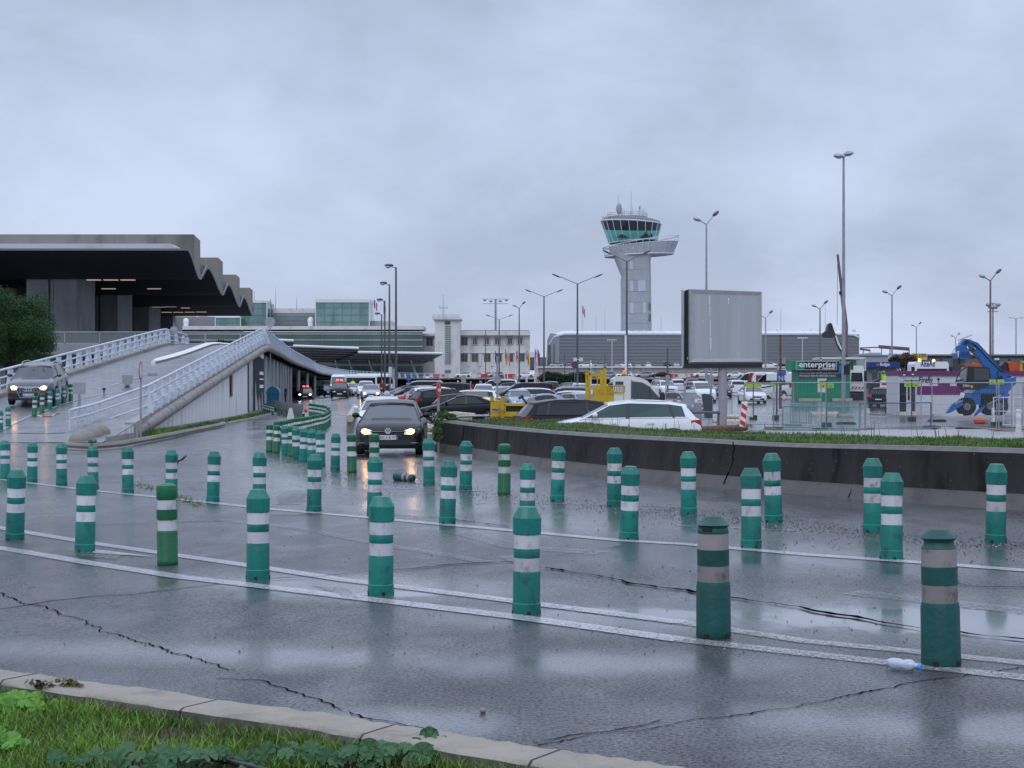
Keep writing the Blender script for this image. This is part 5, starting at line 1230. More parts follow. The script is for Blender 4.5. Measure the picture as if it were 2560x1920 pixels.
text('EN-318-VV',.105,'black',po,Matrix.Translation((2.157,-.205,.447))@Matrix.Rotation(R(90),4,'Z')@Matrix.Rotation(R(90),4,'X'),'plate_number',.002,width=.41,bold=.002)
m=MB(); m.box(.9,.93,-.62,-.56,.90,.99); m.build('windscreen_sticker','plate_white',t)
# people inside: seat backs seen through dark glass are hidden, so none built
# grey suv on the ramp
t=car('suv','audi','dark silver four-wheel-drive car with lit headlights coming down the ramp',lights='warm',fine=True,rails=True,name='suv'); p=Vector((X(97,64.4),64.4,0)); t.location=(p.x,p.y,surf(p.x,p.y)+.02); t.rotation_euler=(0,R(4.6),R(-82.5))
m=MB(); pz=[(-.40,.80),(.40,.80),(.46,.70),(.34,.38),(-.34,.38),(-.46,.70)]
m.prism([(2.285,y,z) for y,z in pz],(.045,0,0)); gr=m.build('grille','plastic_black',t)
m=MB(); L_=[Vector((2.335,y,z)) for y,z in pz]; m.tube(L_+[L_[0]],.018,5)
for i in range(13): y=-.36+i*.06; m.box(2.33,2.342,y-.007,y+.007,.56,.78)
m.build('grille_bars','chrome',gr)
m=MB()
for i in range(4):
    c=Vector((2.352,-.135+i*.09,.70)); m.tube([c+Vector((0,.058*math.cos(a),.058*math.sin(a))) for a in [j*.5236 for j in range(13)]],.010,4)
m.build('emblem','chrome',t)
pl_=MB(); pl_.box(2.33,2.358,-.26,.26,.43,.54); po=pl_.build('number_plate','plate_white',t); m=MB(); m.box(2.33,2.360,-.262,-.215,.428,.542); m.box(2.33,2.360,.215,.262,.428,.542); m.build('blue_end','plate_blue',po)
text('EB-943-GB',.105,'black',po,Matrix.Translation((2.36,-.205,.447))@Matrix.Rotation(R(90),4,'Z')@Matrix.Rotation(R(90),4,'X'),'plate_number',.002,width=.41)
for s in(1,-1): m=MB(); m.box(2.2,2.31,s*.50,s*.80,.40,.56); m.build('fog_lamp_intake','plastic_black',t)
m=MB(); m.cyl((1.12,-.1,1.14),(.75,-.05,1.44),.012,n=4); m.cyl((1.12,.55,1.14),(.72,.3,1.47),.012,n=4); m.build('wiper','black',t)
# white hatchback side-on and dark hatchback
put(car('hatch','white','white hatchback side-on behind the grass bank, nose to the left',lot,fine=True,glass='glass_green_car'),1553,42.3,181)
put(car('hatch','dgrey','dark grey hatchback with a red tail light behind the white hatchback',lot,fine=True),1462,46.5,12)
# --- car park ---
CARS=[
('sedan','black',1157,79,180,0,'black saloon side-on beside the yellow truck bed, nose left'),
('hatch','brown',1175,85,4,0,'dark brown coupe with chrome window trim behind the black saloon'),
('suv','dgrey',1118,93,24,1,'dark grey off-roader seen from behind next to the no-entry sign'),
('suv','white',1100,104,18,0,'white off-roader with a red tail light behind the no-entry sign'),
('estate','white',1165,101,172,0,'white estate car behind the dark brown coupe'),
('minivan','brown',1106,114,180,0,'dark people carrier with black glass behind the white off-roader'),
('minivan','silver',1048,136,184,0,'silver minibus at the far left of the car park rows'),
('estate','silver',1045,127,186,0,'silver estate in the second file left of the people carrier'),
('hatch','white',1068,121,190,0,'white hatchback nose left in front of the silver estate'),
('hatch','black',1022,120,200,0,'black hatchback at the left edge of the car park'),
('hatch','red',1046,112,196,0,'small red car mostly hidden behind the white cars'),
('sedan','dgrey',1012,130,205,0,'dark saloon beside the tall lamp post at the car park edge'),
('suv','white',1209,123,-88,0,'white off-roader facing the camera in the middle of the car park'),
('minivan','white',1240,152,178,0,'white passenger van with dark side windows far behind the white off-roader'),
('suv','black',1270,133,182,0,'black off-roader right of the white facing off-roader'),
('minivan','black',1308,116,-172,0,'black people carrier right of the octagonal sign back'),
('hatch','silver',1261,124,-90,0,'pale silver hatchback facing the camera right of the white off-roader'),
('hatch','sblue',1297,105,-84,0,'light blue-grey hatchback facing the camera behind the yellow truck bed'),
('estate','white',1356,112,8,0,'white estate with tall red tail lights right of the black people carrier'),
('estate','silver',1408,118,183,1,'silver estate with roof rails in the middle file'),
('hatch','white',1412,99,174,0,'white hatchback with a dark roof window in front of the silver estate'),
('sedan','sblue',1352,90,188,0,'blue-grey saloon partly hidden by the dark grey hatchback'),
('hatch','silver',1455,92,-70,0,'silver hatchback at the left foot of the yellow ladder frame'),
('suv','dgrey',1378,148,88,0,'dark off-roader seen from behind under the hedge'),
('hatch','blue',1415,158,170,0,'small blue car behind the silver estate with roof rails'),
('hatch','white',1448,150,-90,0,'white hatchback facing the camera left of the yellow ladder frame'),
('hatch','silver',1490,140,-90,0,'silver hatchback seen through the yellow ladder frame'),
('suv','blue',1645,172,86,0,'dark blue off-roader seen from behind right of the truck cab'),
('suv','white',1692,184,90,0,'white off-roader seen from behind by the dark blue one'),
('suv','dgrey',1729,188,92,0,'dark grey off-roader between the white off-roader and the white van'),
('suv','white',1662,160,-80,0,'white off-roader between the cab mirror and the lamp post'),
('minivan','white',1752,130,-84,0,'white delivery van facing the camera left of the billboard pole'),
('hatch','silver',1712,96,-64,0,'silver car with a long windscreen behind the octagonal road sign'),
('hatch','dgrey',1800,150,-88,0,'dark grey hatchback facing the camera just right of the billboard pole'),
('hatch','red',1788,168,178,0,'red hatchback behind the white delivery van'),
('suv','white',1836,166,94,0,'white off-roader seen from behind right of the billboard pole'),
('hatch','white',1880,126,-88,0,'white hatchback facing the camera behind the yellow-green notices'),
('sedan','black',1838,205,180,0,'black saloon far back between the poles'),
('hatch','black',2212,116,64,0,'black hatchback seen from behind left of the white and purple kiosk'),
('suv','silver',1560,185,182,0,'silver off-roader behind the truck cab roof'),
('hatch','white',1330,160,184,0,'white hatchback under the flagpoles'),
('sedan','silver',1292,168,2,0,'silver saloon under the flagpoles'),
]
for kind,pa,a,d,h,rl,lab in CARS:
    nm='parked_van' if kind in('van',) else 'parked_car'
    put(car(kind,pa,lab,lot,rails=bool(rl),name=nm,cat='van' if kind=='van' else 'car',glass='glass_car'),a,d,h)
# moving cars and taxis
def beacon(t,z,mat='lit_red'):
    m=MB(); m.box(-.15,.1,-.32,.32,z,z+.07,m=0); m.ball((0,.2,z+.13),(.1,.15,.09),8,5,m=1); m.ball((0,-.2,z+.13),(.1,.15,.09),8,5,m=1); m.build('taxi_sign',['black',mat],t)
t=put(car('hatch','black','black taxi with lit headlights and two red roof lights under the elevated roadway',lights='white',name='taxi',cat='taxi'),764,177,-84); beacon(t,1.44)
t=put(car('minivan','black','black taxi with a red roof light in front of the white minibus',lights=None,name='taxi',cat='taxi'),849,161,-84); beacon(t,1.80)
put(car('sedan','black','dark saloon parked between the two taxis under the elevated roadway',name='parked_car'),820,185,-70)
put(car('van','white','white minibus parked behind the second taxi',name='minibus',cat='minibus'),847,186,-86)
put(car('sedan','silver','silver car with lit headlights queueing behind the black hatchback',lights='warm',name='car'),927,141,-84)
put(car('suv','white','white off-roader with lit headlights at the back of the queue',lights='warm',name='car'),915,155,-84)
put(car('hatch','white','white hatchback right behind the black hatchback, mostly hidden',name='car'),955,58,-86)
put(car('hatch','silver','silver hatchback behind the second taxi by the lamp posts',name='car'),879,170,-60)
put(car('hatch','dgrey','dark car at the arcade columns with its nose just showing',name='parked_car'),745,186,-50)
# far cars on the decks: light copies
far='cars parked on the decks in front of the buildings'
def simplecar(kind,pa): 
    t=car(kind,pa,'x',far,name='parked_car'); kids(t); return t
fz=4.17
FC=[('hatch','white',1158,382,180,'white hatchback on the elevated roadway below the stair tower'),('suv','blue',1170,415,88,'dark blue off-roader on the deck right of the stair tower'),('suv','silver',1197,415,88,'silver off-roader on the deck under the office windows'),('hatch','silver',1240,380,184,'silver hatchback on the elevated roadway behind the flagpoles'),('suv','black',1222,418,90,'dark off-roader in front of the office windows'),('hatch','brown',1252,420,90,'brown car parked against the office building wall'),('hatch','sblue',1276,420,180,'blue-grey car parked against the office building wall'),('hatch','red',1300,420,180,'dark red car parked at the right end of the office building'),('sedan','white',1314,384,180,'white saloon on the deck right of the flagpoles'),
('hatch','silver',1430,378,180,'silver hatchback on the deck above the hedge'),('suv','silver',1462,380,186,'silver off-roader on the deck above the right end of the hedge'),('hatch','silver',1478,384,90,'silver car seen from behind on the deck by the lamp post'),('hatch','white',1560,380,180,'white hatchback on the deck above the truck cab'),('estate','silver',1610,380,184,'silver estate on the deck right of the truck cab'),('sedan','black',1652,378,180,'black saloon on the deck right of the truck cab'),('hatch','silver',1626,384,-88,'silver hatchback nose-on on the deck'),('suv','white',1755,378,186,'white off-roader on the deck under the billboard'),('hatch','white',1782,378,186,'white hatchback on the deck left of the billboard pole'),('sedan','white',1836,378,185,'white saloon on the deck right of the billboard pole'),('hatch','silver',1872,384,180,'silver hatchback on the deck behind the logo van'),('hatch','sblue',1520,382,182,'blue-grey hatchback on the deck behind the truck')]
prot={}
def farcar(kind,pa,a,d,h,lab,z):
    if (kind,pa) not in prot: prot[(kind,pa)]=simplecar(kind,pa); t=prot[(kind,pa)]
    else: t=copy_tree(prot[(kind,pa)])
    t['label']=lab; t.location=(X(a,d),d,z); t.rotation_euler=(0,0,R(h))
for k,pa,a,d,h,l in FC: farcar(k,pa,a,d,h,l,fz)
UC=[('hatch','silver',1391,'pale car at the left end of the upper parking deck'),('sedan','black',1422,'black car on the upper parking deck left of the round blue sign'),('hatch','white',1463,'white car on the upper parking deck right of the round blue sign'),('hatch','silver',1498,'silver car on the upper parking deck above the yellow frame'),('hatch','silver',1541,'silver car on the upper parking deck above the amber beacon'),('hatch','white',1560,'white car on the upper parking deck behind the beacon'),('estate','silver',1594,'silver estate on the upper parking deck'),('hatch','white',1620,'white car on the upper parking deck right of the truck cab'),('sedan','dgrey',1668,'dark saloon on the upper parking deck near the billboard'),('hatch','silver',1690,'silver car on the upper parking deck beside the billboard'),('sedan','white',1925,'white car on the upper parking deck right of the billboard'),('sedan','dgrey',1958,'dark car on the upper parking deck left of the green kiosk')]
for k,pa,a,l in UC: farcar(k,pa,a,436,random.choice((-90,180,90,186)),l,Z(919,436)+.0)
# delivery vans at the right
t=put(car('van','white','white long delivery van with dark lettering left of the green kiosk',panel=True,name='delivery_van',cat='van'),1943,148,127)
text('T GLIM / BLOG',.3,'cloth_dark',t,Matrix.Translation((-2.765,.86,2.12))@Matrix.Rotation(R(-90),4,'Z')@Matrix.Rotation(R(90),4,'X'),'lettering',.004,width=1.7,bold=.012)
m=MB(); m.box(-2.0,1.0,1.004,1.012,1.45,1.72); m.add([(1.3,1.012,1.05),(-2.5,1.012,1.6),(-2.5,1.012,1.45),(.9,1.012,1.0)],[(0,1,2,3)]); m.box(-2.768,-2.755,-.8,.8,1.75,1.92); m.build('side_stripe','cloth_dark',t)
t=put(car('van','white','white van with a dark flame-shaped logo behind the lettered van',panel=True,name='delivery_van',cat='van'),1884,200,172)
m=MB(); m.box(-2.2,-.3,1.004,1.015,1.0,2.1); m.add([(.1,1.015,.6),(.9,1.015,.6),(.75,1.015,1.6),(.5,1.015,2.4),(.0,1.015,2.4),(.3,1.015,1.6)],[(0,1,2,3,4,5)]); m.build('side_graphic','cloth_red',t)
TT=Matrix.Translation((-.6,1.02,1.4))@Matrix.Rotation(R(180),4,'Z')@Matrix.Rotation(R(90),4,'X'); text('C CONNECT',.32,'white_paint',t,TT,'lettering',.004,width=1.4)
# coach and buses
def bus(a,d,h,L,lab,roofmat='white_paint'):
    t=thing('bus',lab,'bus',P(a,d),R(h)); m=MB(); m.loft([[Vector((x,y,z)) for y,z in((-1.2,.35),(-1.25,1.0),(-1.25,2.6),(-1.05,2.95),(1.05,2.95),(1.25,2.6),(1.25,1.0),(1.2,.35))] for x in(L/2,-L/2)],True,True); m.build('body',roofmat,t)
    m=MB(); 
    for s in(1,-1): m.box(-L/2+.3,L/2-.3,s*1.245,s*1.262,1.15,2.35)
    m.box(L/2,L/2+.02,-1.1,1.1,1.1,2.4); m.build('window','glass_car',t)
    for x in(L*.3,-L*.3):
        for s in(1,-1): w=MB(); w.cyl((x,s*1.0,.45),(x,s*1.27,.45),.45,n=14); w.build('wheel','rubber',t)
    return t
bus(885,262,14,7.5,'white-roofed airport bus parked under the elevated roadway behind the second taxi'); bus(942,268,2,6.5,'dark-sided white-roofed bus behind the queueing cars under the roadway')
# ---------- yellow tipper truck ----------
d=51.0; t=thing('tipper_truck','old yellow tipper truck with a white cab and amber beacon behind the hatchbacks','truck',(X(1440,d),d,surf(X(1440,d),d)))
ox=X(1440,d); zg=t.location.z
def tx_(a): return X(a,d)-ox
def tz_(y): return Z(y,d)-zg
cab=MB(); L0=tx_(1531)
prof=[(1531,1010),(1528,960),(1530,948),(1540,941),(1565,940),(1592,944),(1612,952),(1630,972),(1646,992),(1664,1003),(1676,1012),(1682,1050),(1531,1050)]
cab.prism([(tx_(a),-.98,tz_(b)) for a,b in prof],(0,1.96,0)); cab.build('cab','car_cream',t)
m=MB(); m.prism([(tx_(a),-1.0,tz_(b)) for a,b in((1574,953),(1600,957),(1616,966),(1638,990),(1646,999),(1580,999),(1573,994))],(0,2.0,0)); m.build('side_window','glass_wind',t)
m=MB(); m.box(tx_(1617),tx_(1618.3),-1.02,1.02,tz_(999),tz_(966)); m.box(tx_(1572),tx_(1573),-1.0,-.99,tz_(1045),tz_(950)); m.build('window_post','black',t)
m=MB(); m.prism([(tx_(a),-1.1,tz_(b)) for a,b in((1640,982),(1650,980),(1653,998),(1643,1002))],(0,-.2,0)); m.cyl((tx_(1645),-.95,tz_(1000)),(tx_(1646),-1.2,tz_(992)),.03,n=5); m.build('mirror','plastic_black',t)
m=MB(); m.prism([(tx_(a),b_,tz_(b)) for a,b,b_ in((1534,954,-.99),(1553,954,-.99),(1553,962,-.99),(1533,962,-.99))],(0,1.9,0)); m.build('rear_cab_window','glass_dark',t)
m=MB(); m.cyl((tx_(1560),0,tz_(940)),(tx_(1560),0,tz_(937)),.09,n=8,m=1); m.ball((tx_(1560),0,tz_(932)),(.068,.068,.085),8,6,m=0); m.build('beacon',[pm('amber',(.75,.16,.01),.2,var=0,emit=(1,.25,.02),es=.25),'black'],t)
# ladder frame
m=MB()
m.box(tx_(1467),tx_(1473),-1.0,-.92,tz_(1005),tz_(925)); m.box(tx_(1504),tx_(1511.5),-1.0,-.92,tz_(1012),tz_(921)); m.box(tx_(1467),tx_(1473),.92,1.0,tz_(1005),tz_(930)); m.box(tx_(1504),tx_(1511.5),.92,1.0,tz_(1012),tz_(926))
m.box(tx_(1473),tx_(1504),-1.0,-.93,tz_(942),tz_(934.5)); m.box(tx_(1473),tx_(1504),-1.0,-.93,tz_(1001),tz_(996)); m.box(tx_(1488),tx_(1491),-.99,-.95,tz_(996),tz_(942)); m.box(tx_(1468),tx_(1472),-1,1,tz_(938),tz_(934)); m.box(tx_(1478),tx_(1504),-.985,-.965,tz_(996),tz_(963)); 
m.build('ladder_frame','paint_yellow',t)
m=MB(); m.box(tx_(1466.5),tx_(1473.5),-1.01,-.91,tz_(925),tz_(923)); m.box(tx_(1503.5),tx_(1512),-1.01,-.91,tz_(921),tz_(919)); m.build('rubber_cap','black',t)
# crate
m=MB(); m.box(tx_(1511),tx_(1555),-.97,-.93,tz_(1010),tz_(983)); m.box(tx_(1511),tx_(1555),.9,.95,tz_(1010),tz_(963)); 
m.box(tx_(1511),tx_(1555),-.99,-.93,tz_(965.5),tz_(963)); m.box(tx_(1511),tx_(1555),-.99,-.93,tz_(983),tz_(980))
for i in range(12): x=1511+i*4; m.box(tx_(x),tx_(x+1.3),-.98,-.94,tz_(981),tz_(965))
for y in (969,973,977): m.box(tx_(1511),tx_(1555),-.975,-.945,tz_(y+1),tz_(y))
for x in (1511,1553): m.box(tx_(x),tx_(x+2),-.985,.95,tz_(1010),tz_(963))
m.box(tx_(1516),tx_(1551),-.985,-.965,tz_(986.5),tz_(985.5)); m.build('tool_crate','paint_yellow',t)
m=MB(); m.ball((tx_(1532),-.5,tz_(962)),(.20,.25,.10),8,5); m.build('blue_drum','sign_blue',t)
# bed
m=MB(); m.box(tx_(1227),tx_(1262),-1.02,-.96,tz_(1040),tz_(1002)); m.box(tx_(1227),tx_(1262),.96,1.02,tz_(1040),tz_(1002)); m.box(tx_(1227),tx_(1228.5),-1,1,tz_(1040),tz_(1002))
m.box(tx_(1226),tx_(1236),-1.04,-.95,tz_(1002),tz_(990)); m.box(tx_(1252),tx_(1261),-1.08,-.95,tz_(1044),tz_(990)); 
m.box(tx_(1261),tx_(1467),-1.05,-.98,tz_(1014),tz_(1009)); m.box(tx_(1261),tx_(1467),-1.05,-.98,tz_(1040),tz_(1028)); m.box(tx_(1261),tx_(1265),-1.05,-.97,tz_(1030),tz_(1012)); m.box(tx_(1310),tx_(1314),-1.05,-.97,tz_(1030),tz_(1012)); m.box(tx_(1380),tx_(1384),-1.05,-.97,tz_(1030),tz_(1012))
m.box(tx_(1229),tx_(1530),-.97,.97,tz_(1044),tz_(1036)); m.box(tx_(1261),tx_(1530),.93,1.0,tz_(1036),tz_(1009)); m.box(tx_(1467),tx_(1531),-1.0,-.9,tz_(1040),tz_(1008)); m.build('bed','paint_yellow',t)
m=MB(); m.box(tx_(1264),tx_(1467),-.975,-.93,tz_(1029),tz_(1013)); m.build('bed_inside','black',t)
m=MB(); m.box(tx_(1229),tx_(1250),-1.035,-1.025,tz_(1029),tz_(1019)); m.build('sign_plate',pm('grubby_white',(.4,.36,.28),.7,var=.5,scale=14,stain=(.12,.08,.05)),t)
text('MAXI',.14,'black',t,Matrix.Translation((tx_(1230.5),-1.04,tz_(1027)))@Matrix.Rotation(R(90),4,'X'),'lettering',.003,width=.24)
m=MB(); m.box(tx_(1240),tx_(1680),-.5,.5,.45,.75); m.build('chassis','black',t)
for x in (tx_(1300),tx_(1645)):
    for s in(1,-1): w=MB(); w.cyl((x,s*.7,.40),(x,s*.98,.40),.40,n=16); w.build('wheel','rubber',t)
m=MB(); m.box(tx_(1246),tx_(1258),-1.0,-.9,tz_(1062),tz_(1048)); m.build('rear_lamp_board','facade_white',t)
m=MB(); m.cyl((tx_(1318),-.9,tz_(1010)),(tx_(1303),-.9,tz_(990)),.035,n=5); m.cyl((tx_(1296),-.9,tz_(996)),(tx_(1307),-.9,tz_(988)),.05,n=5); m.build('hand_tool','black',t)
# ---------- billboard ----------
d=58.0; t=thing('billboard','large blank grey advertising billboard on a single round pole','billboard',P(1809,d)); zg=t.location.z; ox=t.location.x
def bx(a): return X(a,d)-ox
def bz_(y): return Z(y,d)-zg
m=MB(); m.cyl((0,.25,-.1),(0,.25,bz_(918)),.165,n=20,m=0); m.build('pole',pm('pole_pink',(.30,.27,.30),.45,var=.08),t,60)
m=MB(); m.box(bx(1787),bx(1834),0,.5,-.1,bz_(1075.5)); m.build('foot','concrete_grey',t)
m=MB(); m.add([(bx(1722),.05,bz_(907)),(bx(1905),.05,bz_(906)),(bx(1905),.05,bz_(729)),(bx(1722),.05,bz_(722.5)),(bx(1722),.62,bz_(907)),(bx(1905),.62,bz_(906)),(bx(1905),.62,bz_(729)),(bx(1722),.62,bz_(722.5))],[(0,1,2,3),(4,7,6,5),(0,4,5,1),(3,2,6,7),(1,5,6,2)]); m.build('casing',pm('billboard_frame',(.32,.34,.355),.5,var=.1),t)
m=MB(); m.add([(bx(1713),.12,bz_(920)),(bx(1722),.05,bz_(908)),(bx(1722),.05,bz_(723)),(bx(1713),.12,bz_(726)),(bx(1713),.5,bz_(920)),(bx(1722),.5,bz_(908)),(bx(1722),.5,bz_(723)),(bx(1713),.5,bz_(726))],[(0,1,2,3),(0,3,7,4),(3,2,6,7),(0,4,5,1)]); m.add([(bx(1709),.0,bz_(920)),(bx(1906),.0,bz_(919)),(bx(1906),.0,bz_(907)),(bx(1722),.0,bz_(908)),(bx(1712),.0,bz_(908)),(bx(1709),.5,bz_(920)),(bx(1906),.5,bz_(919)),(bx(1906),.5,bz_(907)),(bx(1722),.5,bz_(908)),(bx(1712),.5,bz_(908))],[(0,1,2,3,4),(0,5,6,1),(1,6,7,2),(0,4,9,5),(4,3,8,9)]); m.build('dark_edge','black',t)
m=MB(); m.box(bx(1705.5),bx(1709),.0,.3,bz_(916),bz_(724)); m.box(bx(1718),bx(1719.5),-.02,.06,bz_(899),bz_(893)); m.build('side_trim','billboard_frame',t)
pm('billboard_sheet',(.34,.36,.375),.45,var=.12,scale=1.3,stretch=(2.2,1,.06)); sm=M['billboard_sheet']
m=MB(); m.add([(bx(1735),.02,bz_(897)),(bx(1897),.02,bz_(896)),(bx(1897),.02,bz_(739)),(bx(1735),.02,bz_(735))],[(0,1,2,3)]); m.build('panel','billboard_sheet',t)
m=MB(); rim=[((1725,905),(1735,897)),((1904,904),(1897,896)),((1904,731),(1897,739)),((1725,725),(1735,735))]
for i in range(4):
    (a,b),(c,e2)=rim[i],rim[(i+1)%4]; m.add([(bx(a[0]),-.03,bz_(a[1])),(bx(c[0]),-.03,bz_(c[1])),(bx(e2[0]),.02,bz_(e2[1])),(bx(b[0]),.02,bz_(b[1]))],[(0,1,2,3)])
m.build('panel_frame','billboard_frame',t)
m=MB()
for x,y0,y1,w in ((1773,738,762,2),(1774,765,790,1.5),(1775,800,840,1.3),(1776,842,874,2),(1820,745,752,3),(1820,754,759,2),(1757,800,808,1),(1850,742,747,.8)): m.box(bx(x),bx(x+w),.012,.0195,bz_(y1),bz_(y0))
m.build('paint_scuff','white_paint',t)
# ---------- lamp posts ----------
def post(name,label,px_,d,topy,kind,base_r=.11,top_r=.06,mat='pole_dark',arm=1.5,group='lamp posts',z0=None,cat='street lamp',asym=0,armz=.5):
    p=P(px_,d) if z0 is None else Vector((X(px_,d),d,z0)); t=thing(name,label,cat,p,0,group); h=Z(topy,d)-p.z
    m=MB(); m.cyl((0,0,-.1),(0,0,h),base_r,top_r,10); m.build('pole',mat,t,50)
    def cobra(dirx,up=armz,L=arm):
        m=MB(); m.tube([(0,0,h-.05),(dirx*L*.55,0,h+up*.55),(dirx*L*.78,0,h+up*.85)],.035,6); m.build('arm',mat,t)
        m=MB(); T=Matrix.Translation((dirx*L,0,h+up))@Matrix.Rotation(-dirx*math.atan2(up,L)*1.1,4,'Y'); rings=[]
        for x,w,hh in((-.42,.05,.04),(-.25,.12,.07),(0,.17,.09),(.25,.16,.07),(.42,.06,.03)): rings.append([T@Vector((x*L*.55,w*math.cos(a),hh*math.sin(a))) for a in [i*math.pi/4 for i in range(8)]])
        m.loft(rings,True,True); m.build('lamp_head',mat,t,60)
    if kind=='twin': cobra(1); cobra(-1)
    elif kind=='single':
        m=MB(); m.cyl((0,0,h-.1),(-arm,0,h+.25),.04,n=6); m.build('arm',mat,t); m=MB(); m.ball((-arm*.75,0,h+.18),(arm*.5,.2,.14),10,6,m=0); m.ball((-arm*.85,0,h+.05),(arm*.3,.17,.16),10,6,m=1); m.build('lamp_head',['pole_dark','lamp_glass' if 'lamp_glass' in M else pm('lamp_glass',(.42,.46,.5),.2,var=0)],t,60)
    elif kind=='globe2':
        for s,zz in((-1,.0),(1,.16)):
            m=MB(); m.tube([(0,0,h-.05),(s*arm*.4,0,h+zz*.4),(s*arm*.8,0,h+zz)],.05,6); m.build('arm',mat,t)
            m=MB(); T=Matrix.Translation((s*arm*.95,0,h+zz+.05))@Matrix.Rotation(-s*.12,4,'Y'); hr=.29; hr=.34; m.lathe([(.02,.17),(hr*.5,.155),(hr*.85,.08),(hr,-.02),(hr,-.05),(hr*.94,-.05)],16,T=T,m=0); m.lathe([(hr*.8,-.05),(hr*.6,-.12),(hr*.35,-.16),(.02,-.17)],14,T=T,m=1); m.build('lamp_head',['galv','lamp_glass' if 'lamp_glass' in M else pm('lamp_glass',(.42,.46,.5),.2,var=0)],t,60)
    elif kind=='vee':
        for s,mm,zz in((-1,'galv',arm*.42),(1,'pole_red',arm*.95)):
            m=MB(); m.cyl((0,0,h-.05),(s*arm*.6,0,h+zz*.75),.05,n=6); m.build('arm',mat,t)
            m=MB(); T=Matrix.Translation((s*arm*.85,0,h+zz))@Matrix.Rotation(-s*(.7 if s>0 else -.45 if False else .35),4,'Y'); m.ball((0,0,0),(arm*.38,.18,arm*.17),10,6); m.v=[tuple(T@Vector(v)) for v in m.v]; m.build('lamp_head',mm,t,60)
    elif kind=='flood':
        m=MB(); m.box(-arm,arm,-.05,.05,h-.15,h); m.box(-arm*.95,arm*.95,-.05,.05,h-1.6,h-1.45); m.build('crossbar',mat,t)
        for x in(-.8,-.35,.35,.8): m=MB(); m.ball((x*arm,-.2,h-.75+(abs(x)>.5)*.4),(.55,.4,.38),8,5); m.build('lamp_head','galv',t,60)
    elif kind=='tee':
        m=MB(); m.box(-arm,arm,-.15,.15,h,h+.25); m.build('lamp_head','facade_white',t)
    return t
post('lamp_post','tall grey lamp post with two domed heads in front of the green kiosk',2109,100,392,'globe2',.15,.07,'pole_grey',.34)
post('lamp_post','tall post with two tilted heads rising behind the billboard',1766,140,560,'vee',.15,.07,'pole_grey',1.0)
post('lamp_post','twin-arm lamp post rising above the hedge, nearest the French flag',1443.6,150,708.5,'twin',.13,.07,'pole_dark',2.05,armz=.75)
post('lamp_post','twin-arm lamp post left of the French flag, over the grey end of the hangar',1360,196,740.6,'twin',.13,.08,'pole_dark',2.0,armz=.7)
post('lamp_post','twin-arm lamp post standing at the office building beside the floodlight mast',1248,277,798.6,'twin',.14,.09,'pole_dark',2.0,armz=.7)
post('lamp_post','twin-arm lamp post in front of the control tower shaft',1567,135,653,'twin',.13,.07,'pole_dark',1.75,armz=.8)
post('floodlight_mast','tall floodlight mast behind the white office building',1239,480,747,'flood',.45,.3,'pole_grey',4.2,cat='floodlight mast')
post('lamp_post','post with two tilted heads at the right end of the office building',1298,250,770,'vee',.15,.08,'pole_dark',.9)
for i,(a,d,ty,lab) in enumerate(((990,140,668,'tallest single-arm lamp post left of the white stair tower'),(973.6,165,711,'second tallest single-arm lamp post left of the stair tower'),(962,195,752,'third single-arm lamp post left of the stair tower'),(954,230,786,'shortest single-arm lamp post left of the stair tower'))):
    post('lamp_post',lab,a,d,ty,'single',.13,.08,'pole_dark',.85,'single-arm lamp posts')
for a,d,ty,lab in ((2050,216,772,'two-headed lamp post behind the green kiosk sign'),(2230,184,738,'two-headed lamp post above the blue shop sign'),(2476,158,701,'two-headed lamp post behind the blue telehandler'),(2291,275,818,'small two-headed lamp post right of the blue shop'),(1914,240,795,'two-headed lamp post just right of the billboard'),(2389,300,844,'small distant lamp post left of the telehandler arm')):
    post('lamp_post',lab,a,d,ty,'vee',.13,.08,'pole_red' if a in(2476,2050) else 'pole_grey',1.0 if d<250 else .8)
post('floodlight_mast','floodlight mast right of the blue telehandler arm',2482,270,757,'flood',.2,.15,'pole_grey',1.0,cat='floodlight mast')
post('lamp_post','flat twin-arm lamp post at the right edge behind the site fence',2540,240,795,'twin',.12,.08,'pole_grey',.9,armz=.05)
for a,ty,lab in ((1530,851,'small pale T-shaped lamp post in front of the hangar left of the tower'),(2006,846,'small pale T-shaped lamp post in front of the hangar behind the kiosk')): post('lamp_post',lab,a,420,ty,'tee',.12,.09,'facade_white',1.4)
post('lamp_post','thin lamp post in front of the office windows',1214,300,826,'single',.1,.07,'pole_dark',.01)
for a,d,ty,y1,lab,mm in ((1412,300,884,0,'thin grey post left of the round blue sign','pole_dark'),(1513,260,884,0,'thin grey post behind the yellow ladder frame','pole_dark'),(1669,120,870,0,'grey post with a box standing left of the billboard','pole_dark'),(1564.5,90,838,0,'white and red striped post in front of the tower lamp post','white_paint'),(1477,260,900,0,'thin white post above the hedge','white_paint'),(1777,99,918,0,'grey post with a box behind the billboard left of its pole','pole_grey')):
    p=P(a,d); t=thing('post',lab,'post',p); m=MB(); m.cyl((0,0,0),(0,0,Z(ty,d)-p.z),.08 if d<200 else .12,.06,8); m.build('pole',mm,t)
    if a in(1669,1777): m=MB(); m.box(-.16,.16,-.14,.14,Z(963,d)-p.z,Z(938,d)-p.z); m.build('box','pole_grey',t)
